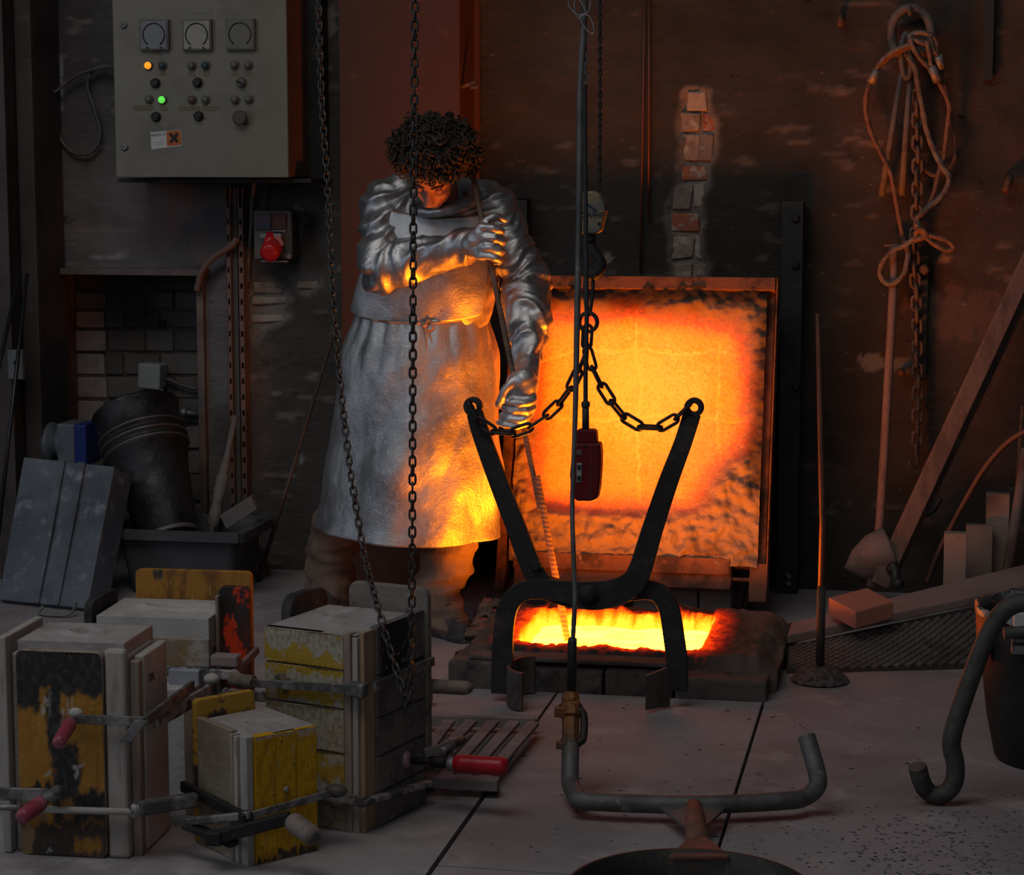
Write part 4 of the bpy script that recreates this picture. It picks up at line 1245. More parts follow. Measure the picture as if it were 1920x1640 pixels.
fbrick(1812, 1858, 985, 1125, 7.62, .05, 'darker wide firebrick standing behind the leftmost pale one', 0, mat('brown_firebrick', (.25, .185, .15), .85, 0, [((.17, .12, .1), 6, .45, .7)], .3, 40))
fbrick(1850, 1888, 925, 1125, 7.70, .05, 'tallest pale firebrick slab standing among the rods at the right')
for i, (x0, y0, x1, y1, r_) in enumerate(((1918, 760, 1896, 1070, .008), (1925, 840, 1888, 1080, .019), (1962, 900, 1935, 1060, .018))):
    a, b = at_y(x0, y0, 7.74 - .05 * i), at_y(x1, y1, 7.66 - .02 * i)
    b = a + (b - a) * (a.z / (a.z - b.z))
    solo('leaning_stick', MB().tube([a, b], r_, 10), POLE if i else RUST, ('thin rusty stick', 'medium brown stick', 'thick brown post')[i] + ' leaning at the right edge behind the sloping plank', 'stick')

# sloping plank, tread-plate ramp and the brick on it
PLANK = mat('dusty_pink_plank', (.30, .205, .185), .8, 0, [((.21, .14, .125), 4, .42, .66), ((.10, .075, .07), 20, .64, .75)], .3, 35)
rp = thing('tread_ramp', 'ramp of diamond-pattern steel plate edged by a dusty plank', 'ramp', at_z(1640, 1258))
e0, e1 = at_y(1476, 1191, 6.86), at_y(1950, 1092, 7.34)
f0_, f1_ = at_y(1484, 1166, 6.98), at_y(1950, 1050, 7.56)
thk = Vector((0, 0, -.03))
part('plank', MB().hexa([e0 + thk, e1 + thk, f0_ + thk, f1_ + thk, e0, e1, f0_, f1_]), PLANK, rp, bevel=.004)
g0, g1 = at_z(1474, 1263), at_z(1975, 1250)
TREADB = mat('tread_groove_dirt', (.03, .027, .025), .8)
TREAD = mat('tread_plate_steel', (.15, .14, .128), .65, .25, [((.075, .068, .062), 4, .42, .66), ((.2, .185, .17), 9, .56, .74)], .4, 50)
top0, top1 = e0 + Vector((0, .0, -.035)), e1 + Vector((0, 0, -.035))
def ramp(u, v):
    return (g0 * (1 - u) + g1 * u) * (1 - v) + (top0 * (1 - u) + top1 * u) * v
q = MB().grid(ramp, 30, 12)
q.add([g0, top0, Vector((top0.x, top0.y, 0))], [(0, 1, 2)])
part('plate', q, TREADB, rp)
# raised tread lozenges
q = MB()
def ramp(u, v):
    return (g0 * (1 - u) + g1 * u) * (1 - v) + (top0 * (1 - u) + top1 * u) * v
nu_, nvd = 24, 26
for i in range(-nvd, nu_ + nvd):
    for j in range(-nvd, nu_ + nvd):
        cu, cv = (i + j) * .5 / nu_, (i - j) * .5 / 9.0
        hu, hv = .5 / nu_ * .90, .5 / 9.0 * .90
        if cu - hu < 0 or cu + hu > 1 or cv - hv < .02 or cv + hv > .97:
            continue
        b4 = [ramp(cu + hu, cv), ramp(cu, cv + hv), ramp(cu - hu, cv), ramp(cu, cv - hv)]
        c = ramp(cu, cv)
        t4 = [c + (p - c) * .86 + Vector((0, -.002, .006)) for p in b4]
        q.add(b4 + t4, [(4, 5, 6, 7), (0, 1, 5, 4), (1, 2, 6, 5), (2, 3, 7, 6), (3, 0, 4, 7)])
part('raised_tread', q, TREAD, rp, kind='stuff')
# brick
P = [(1553, 1120), (1600, 1148), (1676, 1127), (1628, 1100)]
zb1 = (e0.z + e1.z) / 2 - .02
t_ = [at_y(1553, 1120, 6.97), at_y(1604, 1147, 6.86), at_y(1676, 1127, 6.95), at_y(1626, 1101, 7.06)]
dn = Vector((0, 0, -.058))
solo('red_brick', MB().prism(t_, dn), mat('orange_brick', (.42, .17, .115), .85, 0, [((.34, .125, .085), 6, .45, .7), ((.5, .26, .2), 30, .6, .75)], .25, 40), 'orange brick block lying on the sloping plank', 'brick', bevel=.004)

# plunger with perforated bell
pl = thing('plunger', 'long thin rod ending in a perforated slag-crusted disc on the floor', 'plunger', at_z(1537, 1280))
c = at_z(1537, 1277)
top = at_y(1533, 588, c.y + .02)
part('rod', MB().tube([(c.x, c.y, .05), (c.x, c.y + .008, .5), top], [.012, .010, .0065], 10), mat('rod_rust', (.16, .06, .035), .6, .3, [((.07, .035, .025), 8, .45, .66)], .3, 50), pl)
part('sleeve', MB().tube([(c.x, c.y, .045), (c.x, c.y, .30)], .0135, 10), mat('sleeve_iron', (.05, .042, .038), .8, .2, [((.1, .07, .06), 20, .55, .7)], .5, 50), pl)
q = MB()
holes = [(.045 * cos(a) , .045 * sin(a)) for a in [radians(20 + 60 * k) for k in range(6)]]
def bell(u, v):
    a, r_ = 2 * pi * u, .001 + v * .0895
    x, y = r_ * cos(a), r_ * sin(a)
    z = .046 * (1 - (r_ / .09) ** 2.4) + .0035 * fbm((x * 90, y * 90, 1), 3) + .006
    for hx, hy in holes:
        d = math.hypot(x - hx, y - hy)
        z -= .022 * (1 - sstep(.006, .011, d))
    return Vector((c.x + x, c.y + y, max(z, .002)))
q.grid(bell, 72, 26, True, True)
part('bell', q, mat('crusted_slag', (.14, .11, .105), .9, 0, [((.05, .04, .04), 50, .45, .6), ((.3, .25, .24), 110, .55, .72)], 1.0, 130), pl)

# crucible drum at the right edge and the hooked iron bar leaning on it
DR = mat('black_drum', (.016, .015, .014), .6, .1, [((.03, .028, .026), 9, .5, .7)], .3, 40)
c = at_z(1985, 1445)
dm = thing('crucible_drum', 'tall black crucible drum cut by the right edge', 'drum', c)
D = c + Vector((0, .12, 0))
part('body', MB().lathe([(.155, 0), (.165, .01), (.188, .12), (.203, .24), (.208, .33), (.212, .395), (.206, .40), (.196, .39), (.185, .30)], D, (0, 0, 1), 48), DR, dm)
q = MB()
def shell(u, v):
    a = radians(150 + 62 * u)
    r_ = (.2135, .2155, .222, .2185)[min(3, round(v * 3))] + (.004 * fbm((u * 14, v * 3, 2), 3) if .2 < v < .8 else 0)
    return Vector((D.x + cos(a) * r_, D.y + sin(a) * r_, D.z + (.285, .285, .403, .403)[min(3, round(v * 3))]))
q.grid(shell, 40, 4)
part('glow_reflection_patch', q, mat('glossy_red_glow', (.30, .045, .02), .35, .1, [((.45, .12, .05), 30, .5, .7)], .8, 60), dm)  # melt glow reflected on the drum's left side, painted as a red patch
q = MB()
def foil(u, v):
    a = 2 * pi * u
    r_ = .205 + v * .022
    e = .012 * fbm((cos(a) * 9, sin(a) * 9, v * 2), 3)
    return Vector((D.x + cos(a) * (r_ + e), D.y + sin(a) * (r_ + e), .402 + .018 * sin(v * pi) + e))
q.grid(foil, 90, 6, True, True)
part('foil_collar', q, mat('crumpled_foil', (.32, .33, .34), .3, .9, [((.15, .15, .155), 20, .5, .7)], .8, 60), dm)
for i, (x0, x1, y0, y1, m_) in enumerate(((1901, 1935, 1148, 1178, PAPER), (1897, 1935, 1196, 1206, GALV), (1897, 1935, 1209, 1228, GALV))):
    a, b = at_y(x0, y0, D.y - .225), at_y(x1, y1, D.y - .225)
    part(('tag_plate', 'clamp_plate', 'clamp_plate')[i], MB().span((a.x, D.y - .228, b.z), (b.x + .1, D.y - .18, a.z)), m_, dm, bevel=.003)
a, b = at_y(1882, 1187, D.y - .25), at_y(1975, 1180, D.y - .235)
part('handle_tube', MB().tube([a, b], .016, 12), mat('handle_rubber', (.045, .042, .04), .6), dm)
HB = mat('hooked_bar_iron', (.062, .060, .054), .6, .2, [((.10, .096, .086), 8, .48, .7), ((.04, .035, .03), 20, .5, .7)], .35, 50)
hy = 5.31
pts = smooth_path(y3((1720, 1436, hy - .03), (1727, 1462, hy - .02), (1738, 1482, hy), (1757, 1490, hy), (1778, 1482, hy), (1790, 1460, hy), (1791, 1430, hy), (1784, 1398, hy), (1789, 1365, hy), (1806, 1312, hy + .005), (1826, 1255, hy + .01), (1848, 1200, hy + .015), (1868, 1162, hy + .02), (1890, 1139, hy + .02), (1915, 1130, hy + .02), (1945, 1135, hy + .02), (1975, 1158, hy + .02)), 7)
hb_ = thing('hooked_bar', 'thick grey iron bar bent in a hook at both ends by the black drum', 'hook bar', at_y(1760, 1505, hy))
part('bar', MB().tube(pts, .0235, 16), HB, hb_)
# ------------------------------------------------------------------ lifting gear in front of the pit
TY = 6.10
def stroke(q, pts, Y, th):
    """a flat forged bar: pts (px, py, width px), extruded th in depth"""
    k = at_y(1, 0, Y).x - at_y(0, 0, Y).x
    P = [at_y(x, y, Y) for x, y, _ in pts]
    W = [w_ * k for _, _, w_ in pts]
    P2 = smooth_path([Vector((p.x, W[i], p.z)) for i, p in enumerate(P)], 5)
    L_, R_ = [], []
    for i, p in enumerate(P2):
        a, b = P2[max(i - 1, 0)], P2[min(i + 1, len(P2) - 1)]
        t = Vector((b.x - a.x, 0, b.z - a.z)).normalized()
        n = Vector((-t.z, 0, t.x)) * (p.y / 2)
        c = Vector((p.x, Y, p.z))
        L_.append(c + n); R_.append(c - n)
    vs, fs = [], []
    m = len(P2)
    for i in range(m):
        vs += [L_[i], R_[i], R_[i] + Vector((0, th, 0)), L_[i] + Vector((0, th, 0))]
    for i in range(m - 1):
        for k_ in range(4):
            l = (k_ + 1) % 4
            fs.append((i * 4 + k_, i * 4 + l, (i + 1) * 4 + l, (i + 1) * 4 + k_))
    fs.append((3, 2, 1, 0)); o = (m - 1) * 4
    fs.append((o, o + 1, o + 2, o + 3))
    return q.add(vs, fs, False)
def annulus(q, c, r0, r1, th):
    n = 28
    vs, fs = [], []
    for k in range(n):
        a = 2 * pi * k / n
        d = Vector((cos(a), 0, sin(a)))
        vs += [c + d * r0, c + d * r1, c + d * r1 + Vector((0, th, 0)), c + d * r0 + Vector((0, th, 0))]
    for k in range(n):
        l = (k + 1) % n
        for j in range(4):
            i = (j + 1) % 4
            fs.append((k * 4 + j, k * 4 + i, l * 4 + i, l * 4 + j))
    return q.add(vs, fs, False)
tg = thing('crucible_tongs', 'black forged crucible tongs standing open before the glowing pit', 'tongs', at_z(1100, 1318))
def arm(name, pts, Y, th=.022):
    q = MB()
    stroke(q, pts, Y, th)
    e = pts[0]
    c = at_y(e[0], e[1], Y)
    d = (at_y(pts[1][0], pts[1][1], Y) - c).normalized()
    annulus(q, c - d * .019, .0125, .0285, th)
    return part(name, q, IRON, tg, bevel=.003)
arm('arm', [(1297, 776, 30), (1280, 830, 30), (1252, 905, 33), (1222, 995, 36), (1199, 1070, 40), (1180, 1098, 44), (1148, 1112, 48), (1103, 1117, 50), (1050, 1108, 38), (1000, 1105, 34), (972, 1113, 34), (953, 1136, 34), (944, 1175, 35), (941, 1230, 37), (941, 1301, 40)], TY)
arm('arm', [(889, 774, 28), (900, 812, 30), (930, 895, 32), (965, 985, 34), (992, 1056, 36), (1016, 1096, 40), (1055, 1112, 44), (1103, 1117, 48), (1160, 1110, 38), (1212, 1106, 34), (1238, 1116, 34), (1254, 1144, 35), (1262, 1190, 36), (1268, 1240, 37), (1268, 1296, 38)], TY + .024)
c = at_y(1103, 1115, TY)
part('pivot_bolt', MB().lathe([(.030, -.006), (.032, 0), (.032, .006), (.021, .007), (.021, .015), (.017, .019), (.0, .019)], (c.x, TY, c.z), (0, -1, 0), 24), IRON, tg)
part('rivet_head', MB().lathe([(.016, 0), (.016, .010), (.012, .013)], (at_y(1003, 1062, TY).x, TY + .024, at_y(1003, 1062, TY).z), (0, -1, 0), 12), IRON, tg)
def jaw(cx, cz, r, a0, a1, z0, z1, ky):
    q = MB()
    n = 16
    vs, fs = [], []
    for i in range(n + 1):
        a = radians(a0 + (a1 - a0) * i / n)
        for rr in (r, r + .011):
            for k, z in enumerate((z0, z1)):
                vs.append(Vector((cx + cos(a) * rr, cz + sin(a) * rr * ky, z)))
    for i in range(n):
        o, p = i * 4, (i + 1) * 4
        for a_, b_ in ((0, 1), (1, 3), (3, 2), (2, 0)):
            fs.append((o + a_, o + b_, p + b_, p + a_))
    fs.append((0, 2, 3, 1)); o = n * 4
    fs.append((o, o + 1, o + 3, o + 2))
    return q.add(vs, fs, False)
PLATEM = mat('scoured_jaw_steel', (.11, .098, .092), .6, .3, [((.06, .05, .047), 10, .45, .66)], .3, 50)
p = at_y(992, 1290, TY + .02)
part('jaw_plate', jaw(p.x + .004, TY + .02, .058, 95, 268, .004, .118, 1.75), PLATEM, tg, bevel=.002)
p = at_y(1262, 1290, TY + .03)
q = MB().hexa([Vector((p.x - .072, TY - .05, .012)), Vector((p.x - .010, TY + .035, .004)), Vector((p.x - .074, TY - .037, .012)), Vector((p.x - .012, TY + .052, .004)),
               Vector((p.x - .070, TY - .05, .115)), Vector((p.x - .004, TY + .035, .128)), Vector((p.x - .072, TY - .037, .115)), Vector((p.x - .006, TY + .052, .128))])
part('jaw_plate', q, PLATEM, tg, bevel=.002)

# sling chain between ring and tong eyes
SCH = mat('black_chain', (.028, .026, .026), .5, .4, [((.07, .055, .048), 40, .5, .7)], .3, 80)
sc_ = thing('sling_chain', 'heavy black two-leg chain draped from the hook ring to both tong eyes', 'chain', at_y(1101, 640, TY))
CLM = link_mesh('heavy_link', .058, .0052, .036, 8, 8)
CLM.materials.append(SCH)
topc = at_y(1100, 630, TY)
links(sc_, smooth_path(y3((1102, 615, TY), (1100, 645, TY), (1098, 680, TY - .003)), 6), .05, CLM, SCH)
links(sc_, smooth_path(y3((1098, 662, TY), (1092, 676, TY), (1078, 712, TY), (1058, 745, TY), (1030, 775, TY + .01), (995, 800, TY), (960, 812, TY), (925, 808, TY), (898, 790, TY), (883, 766, TY), (880, 745, TY)), 10), .0565, CLM, SCH, 1)
links(sc_, smooth_path(y3((1101, 655, TY), (1107, 680, TY), (1123, 715, TY), (1143, 748, TY), (1168, 780, TY), (1200, 800, TY), (1230, 803, TY), (1255, 793, TY), (1280, 772, TY), (1301, 750, TY + .005), (1312, 735, TY)), 10), .0565, CLM, SCH)
c = at_y(1103, 604, TY)
rr = [Vector((c.x + cos(2 * pi * k / 24) * .026, TY + .0, c.z + sin(2 * pi * k / 24) * .027)) for k in range(24)]
part('master_ring', MB().tube(rr, .0062, 10, closed=True), SCH, sc_)
# hoist hook block and its load chain
YEL = mat('worn_yellow_block', (.26, .20, .11), .4, .1, [((.12, .125, .13), 9, .40, .60), ((.30, .20, .05), 14, .55, .72)], .2, 40)
hx = thing('hook_block', 'worn yellow-grey hoist block with a black hook on a thin load chain', 'hoist', at_y(1108, 438, TY))
hp = [(1080, 360), (1112, 358), (1124, 364), (1133, 380), (1135, 395), (1126, 432), (1119, 438), (1080, 438)]
qq = MB().prism([at_y(x, y, TY - .03) for x, y in hp], (0, .06, 0))
bk = part('block', qq, YEL, hx, bevel=.006, seg=3)
text('lettering', 'DWHP', 1109, 404, TY - .0312, .024, BLK2, bk)
c = at_y(1123, 419, TY - .03)
part('screw', MB().lathe([(.005, 0), (.005, .003)], (c.x, TY - .03, c.z), (0, -1, 0), 10), BLK2, hx)
q = MB().prism([at_y(x, y, TY - .0306) for x, y in ((1099, 384), (1103, 381), (1121, 395), (1117, 399))], (0, .001, 0))
part('stripe', q, mat('block_blue', (.03, .045, .06), .5), bk)
P_ = smooth_path(y3((1106, 440, TY), (1106, 455, TY), (1112, 470, TY), (1122, 485, TY), (1126, 498, TY), (1120, 510, TY), (1108, 516, TY), (1096, 510, TY), (1092, 498, TY)), 6)
R_ = [.013 + .005 * sin(pi * min(1, i / len(P_) * 1.1)) for i in range(len(P_))]
part('hook', MB().tube(P_, R_, 12), IRON, hx)
part('swivel', MB().lathe([(.016, 0), (.018, .01), (.018, .03), (.012, .034)], at_y(1106, 456, TY), (0, 0, 1), 16), IRON, hx)
part('pull_link', MB().tube(smooth_path(y3((1108, 505, TY), (1097, 530, TY), (1099, 575, TY), (1103, 592, TY), (1108, 575, TY), (1112, 530, TY)), 5, True), .0055, 8, closed=True), IRON, hx)
links(hx, y3((1125, -35, TY), (1125, 200, TY), (1124, 362, TY)), .0155, link_mesh('load_link', .0155, .0026, .013, 6, 5), IRON)
# control pendant on its cable
PD = thing('hoist_pendant', 'dark red push-button hoist control hanging on a black cable before the glowing lid', 'hoist control', at_y(1100, 940, 5.95))
PY = 5.95
RED = mat('dull_red_plastic', (.115, .006, .010), .38, 0, [((.07, .004, .006), 9, .5, .7)], .08, 50)
def pprism(pts, Y, th):
    return MB().prism([at_y(x, y, Y) for x, y in pts], (0, th, 0))
part('body', pprism([(1080, 831), (1124, 831), (1126, 850), (1126, 875), (1123, 915), (1119, 936), (1108, 940), (1082, 940), (1071, 930), (1068, 890), (1072, 845)], PY, .055), RED, PD, bevel=.006, seg=3)
part('cap', pprism([(1080, 807), (1086, 805), (1112, 806), (1117, 809), (1119, 831), (1078, 831)], PY + .006, .043), RED, PD, bevel=.005, seg=3)
part('sleeve', MB().tube(y3((1098, 757, PY + .027), (1098, 808, PY + .027)), [.0095, .0105], 12), BLACK, PD)
part('ferrule', MB().lathe([(.011, 0), (.0125, .004), (.0125, .014), (.010, .018)], at_y(1098, 764, PY + .027), (0, 0, 1), 14), BLACK, PD)
part('cable', MB().tube(smooth_path(y3((1096, -40, PY + .03), (1096, 120, PY + .03), (1097, 300, PY + .03), (1099, 480, PY + .028), (1100, 600, PY + .027), (1098, 690, PY + .027), (1098, 758, PY + .027)), 6), .0066, 10), BLACK, PD)
WH = mat('button_plate', (.30, .30, .30), .45)
bp_ = part('button_plate', pprism([(1081, 868), (1091, 868), (1090, 904), (1081, 904)], PY - .004, .008), WH, PD, bevel=.001)
part('up_button', pprism([(1082, 872), (1089, 872), (1088, 880), (1082, 880)], PY - .008, .006), BLK2, bp_)
part('down_button', pprism([(1082, 892), (1088, 892), (1088, 901), (1082, 901)], PY - .008, .006), BLK2, bp_)
part('rating_plate', pprism([(1081, 843), (1091, 843), (1091, 852), (1081, 852)], PY - .002, .006), mat('plate_dull', (.12, .09, .085), .5), PD)
part('screw', MB().lathe([(.004, 0), (.004, .002)], at_y(1096, 836, PY), (0, -1, 0), 8), BLK2, PD)
part('wear_strip', pprism([(1109, 834), (1111, 834), (1108, 938), (1106, 938)], PY - .001, .004), mat('scuffed_red', (.10, .02, .022), .5), PD)
# hanging grey hose in front, down to the brass-clamped grip of the pouring shank
HOSE = mat('worn_grey_hose', (.080, .082, .085), .55, 0, [((.045, .045, .048), 7, .45, .66), ((.16, .16, .165), 25, .62, .75)], .2, 40)
hy0 = at_z(1083, 1478, .048).y + .19
hs = thing('air_hose', 'long grey hose hanging from above down to the brass-clamped grip', 'hose', at_y(1074, 1200, hy0))
H_ = smooth_path(y3((1097, -40, 5.9), (1094, 60, 5.88), (1088, 160, 5.85), (1087, 300, 5.8), (1085, 450, 5.75), (1082, 600, 5.68), (1079, 760, 5.63), (1075, 880, 5.58), (1073, 960, 5.55), (1076, 1060, (5.55 + hy0) / 2), (1078, 1120, hy0 + .01), (1076, 1165, hy0), (1074, 1202, hy0)), 7)
R_ = [.0088 - .0025 * sstep(.35, .6, i / len(H_)) for i in range(len(H_))]
part('hose', MB().tube(H_, R_, 12), HOSE, hs)
for pts in (((1066, 8), (1072, -12), (1095, -18), (1107, 0), (1104, 20), (1094, 27), (1080, 26)), ((1088, 30), (1092, 45), (1104, 60), (1113, 62), (1113, 50), (1104, 30)), ((1080, -5), (1098, 20), (1086, 34), (1078, 22))):
    part('tie_wire', MB().tube(smooth_path(y3(*[(x, y, 5.86) for x, y in pts]), 6, True), .0022, 6, closed=True), GALV, hs)
links(hs, y3((1098, 64, 5.9), (1098, 165, 5.9)), .026, link_mesh('strain_link', .026, .0022, .013, 6, 5), GALV)
part('sleeve', MB().tube(y3((1074, 1196, hy0), (1073, 1204, hy0), (1072, 1294, hy0 - .02)), [.011, .0125, .0125], 14), BLACK, hs)

# pouring shank lying in the foreground
PIPEM = mat('scuffed_steel_pipe', (.135, .128, .13), .55, .35, [((.08, .072, .07), 7, .42, .64), ((.16, .07, .05), 11, .60, .74), ((.25, .24, .24), 18, .62, .75)], .3, 50)
sk = thing('pouring_shank', 'steel U-handled pouring shank lying on the floor plates', 'shank', at_z(1300, 1530))
zc = .048
k0 = at_z(1083, 1478, zc); k1 = at_z(1120, 1502, zc); k2 = at_z(1300, 1508, zc); k3 = at_z(1500, 1496, zc); k4 = at_z(1537, 1478, zc + .01)
path = [at_y(1070, 1396, k0.y + .10), at_y(1069, 1440, k0.y + .05), at_y(1070, 1470, k0.y + .02), at_z(1082, 1492, zc), at_z(1104, 1502, zc), k2, at_z(1470, 1501, zc), at_z(1510, 1493, zc), at_y(1532, 1474, k3.y + .01), at_y(1532, 1450, k3.y + .02), at_y(1521, 1410, k3.y + .05), at_y(1512, 1380, k3.y + .07)]
part('pipe', MB().tube(smooth_path(path, 8), .0225, 18), PIPEM, sk)
RUSTR = mat('red_rust_socket', (.22, .085, .06), .7, .2, [((.13, .07, .055), 9, .42, .62), ((.3, .05, .035), 16, .62, .74)], .4, 40)
s0, s1 = at_z(1301, 1512, .05), at_z(1308, 1590, .07)
part('stem', MB().tube([s0, s0.lerp(s1, .3), s1], [.020, .024, .027], 16), RUSTR, sk)
for dx in (-1, 1):
    part('web_plate', MB().prism([at_z(1300 + dx * 8, 1508, .058), at_z(1300 + dx * 62, 1512, .05), at_z(1304 + dx * 16, 1550, .05)], (0, 0, -.008)), PIPEM, sk)
rc = Vector(((at_z(1316, 1600, .11)).x, at_z(1316, 1600, .11).y - .245, 0))
fp = [at_z(1254, 1604, .115), at_z(1288, 1570, .10), at_z(1326, 1568, .10), at_z(1368, 1602, .115)]
part('flange', MB().prism(fp, (0, 0, -.012)), RUSTR, sk, bevel=.004)
q = MB()
def band(u, v):
    a = 2 * pi * u
    prof = ((.247, .03), (.255, .03), (.255, .118), (.247, .118), (.247, .03))
    r_, z_ = prof[min(4, round(v * 4))]
    return Vector((rc.x + cos(a) * r_, rc.y + sin(a) * r_, z_))
q.grid(band, 96, 5, True, True)
part('ring_band', q, STEEL, sk)
fl = MB()
for i in range(9):
    a0, a1 = radians(76 + 28 * i / 9), radians(76 + 28 * (i + 1) / 9)
    fl.add([Vector((rc.x + cos(a) * r_, rc.y + sin(a) * r_, z_)) for a, r_, z_ in ((a0, .2465, .03), (a1, .2465, .03), (a1, .2465, .117), (a0, .2465, .117))], [(0, 1, 2, 3)], True)
part('inner_pad', fl, PIPEM, sk)
BRASS = mat('rusty_brass_clamp', (.24, .10, .035), .5, .45, [((.13, .085, .06), 10, .42, .6), ((.34, .13, .03), 18, .58, .72)], .4, 60)
g0, g1 = at_y(1070, 1402, k0.y + .10), at_y(1070, 1292, k0.y + .18)
ga = (g1 - g0).normalized()
cl_ = part('clamp_body', MB().lathe([(.020, .0), (.026, .004), (.026, .022), (.022, .028), (.022, .078), (.030, .084), (.032, .112), (.024, .118), (.022, .140), (.018, .146)], g0, ga, 10, False), BRASS, sk)
for dx, dz, h in ((-.024, .086, .026), (-.02, .002, .02), (.012, .10, .03), (.0, .118, .02)):
    part('clamp_lug', MB().box(g0 + ga * (dz + h / 2) + Vector((dx, -.018, 0)), (.028, .022, h)), BRASS, cl_, bevel=.003)
part('clamp_lever', MB().tube(smooth_path([g0 + ga * .02 + Vector((.02, -.015, 0)), g0 + ga * .03 + Vector((.034, -.012, 0)), g0 + ga * .09 + Vector((.036, -.012, 0)), g0 + ga * .11 + Vector((.02, -.015, 0))], 5), .010, 10), STEEL, sk)
part('grip_tube', MB().tube([g0 - ga * .02, g1 + ga * .02], .015, 12), STEEL, sk)

# hand chain of the hoist, two falls in front of the worker
HCH = mat('grey_hand_chain', (.045, .044, .044), .45, .5, [((.09, .085, .082), 40, .5, .7)], .3, 80)
hc_ = thing('hand_chain', 'long loop of thin hoist chain hanging in front of the worker and moulds', 'chain', at_y(765, 1336, 4.74))
rightf = y3((778, -30, 4.72), (777, 150, 4.72), (775, 400, 4.72), (774, 700, 4.72), (773, 1000, 4.72), (772, 1200, 4.72), (770, 1300, 4.72), (765, 1332, 4.72))
leftf = y3((597, -30, 5.5), (599, 60, 5.47), (603, 180, 5.42), (611, 300, 5.37), (618, 420, 5.32), (623, 530, 5.26), (631, 640, 5.2), (638, 720, 5.14), (648, 810, 5.08), (659, 898, 5.02), (670, 965, 4.98), (682, 1035, 4.94), (698, 1100, 4.86), (716, 1165, 4.8), (737, 1235, 4.76), (754, 1290, 4.73), (765, 1332, 4.72))
hm_ = link_mesh('hand_link', .0205, .0028, .0195, 6, 6)
links(hc_, smooth_path(rightf, 6), .0205, hm_, HCH, 0)
links(hc_, smooth_path(leftf, 6), .0205, hm_, HCH, 1)
# ------------------------------------------------------------------ moulds in the left foreground
PLAST = mat('dusty_plaster', (.34, .315, .31), .9, 0, [((.24, .215, .21), 5, .42, .66), ((.13, .11, .10), 12, .60, .74)], .5, 40)
PLASTW = mat('white_plaster', (.42, .405, .385), .9, 0, [((.33, .31, .30), 4, .45, .7), ((.12, .10, .085), 9, .66, .76)], .4, 40)
BARE = mat('bare_mould_wood', (.30, .245, .205), .85, 0, [((.2, .155, .125), 5, .45, .66)], .3, 30, stretch=(5, 5, 1))
PALEW = mat('pale_strip_wood', (.36, .34, .31), .8, 0, [((.25, .22, .195), 9, .5, .7)], .25, 30, stretch=(5, 5, 1))
TANW = mat('tan_strip_wood', (.33, .225, .14), .8, 0, [((.22, .14, .085), 7, .5, .7)], .3, 30, stretch=(5, 5, 1))
YELB = mat('yellow_black_board', (.36, .165, .020), .75, 0, [((.42, .22, .03), 4, .42, .60), ((.020, .019, .019), 5.5, .49, .56, 8), ((.42, .39, .37), 10, .665, .70), ((.22, .1, .07), 8, .64, .70)], .4, 30, stretch=(1.6, 1.6, .75))
CHAR = mat('charred_board', (.022, .021, .022), .85, 0, [((.06, .058, .06), 9, .45, .66), ((.3, .13, .02), 8, .64, .68)], .5, 40)
YELW = mat('peeling_yellow_board', (.36, .25, .055), .8, 0, [((.40, .37, .33), 5.5, .47, .54, 9), ((.40, .245, .02), 6, .57, .63), ((.05, .045, .035), 7, .65, .71)], .5, 35, stretch=(1, 1, 1.7))
TANP = mat('peeled_tan_board', (.23, .185, .135), .85, 0, [((.38, .34, .31), 5, .47, .60, 8), ((.24, .15, .05), 8, .56, .68)], .5, 35)
YEL1 = mat('yellow_board', (.58, .315, .006), .6, 0, [((.47, .235, .006), 6, .45, .66), ((.45, .34, .18), 7, .68, .73), ((.05, .035, .02), 16, .72, .75)], .2, 25, stretch=(4, 4, .7))
GREYB = mat('grey_mould_board', (.155, .135, .13), .85, 0, [((.095, .082, .078), 4, .42, .64), ((.03, .028, .028), 3.2, .58, .70), ((.30, .28, .28), 18, .66, .73)], .4, 35, stretch=(1, 1, 1.6))
REDB = mat('red_black_board', (.030, .022, .021), .8, 0, [((.085, .035, .03), 6, .45, .62), ((.75, .055, .012), 13, .535, .60, 8)], .5, 40, stretch=(1.6, 1.6, .8))
ORANB = mat('orange_worn_board', (.38, .17, .025), .75, 0, [((.2, .085, .02), 8, .45, .6), ((.05, .043, .04), 6, .55, .63), ((.46, .29, .08), 12, .62, .72)], .4, 30, stretch=(3, 3, 1))
BARM = mat('plaster_splashed_bar', (.05, .048, .048), .6, .3, [((.38, .365, .36), 22, .43, .50, 8), ((.10, .095, .095), 9, .45, .6)], .5, 60)
CLAMPM = mat('dusty_clamp_steel', (.10, .098, .095), .6, .4, [((.27, .255, .25), 11, .46, .58), ((.035, .033, .033), 14, .56, .68)], .4, 60)
PINKH = mat('faded_pink_handle', (.28, .045, .075), .4, 0, [((.36, .16, .20), 9, .50, .66), ((.17, .02, .035), 16, .56, .7)], .2, 40)
REDH = mat('red_handle', (.42, .012, .022), .35, 0, [((.30, .01, .016), 9, .45, .66), ((.5, .16, .17), 20, .68, .74)], .15, 40)
GRIPW = mat('dirty_wood_handle', (.21, .175, .15), .75, 0, [((.1, .08, .07), 12, .5, .68)], .3, 40)

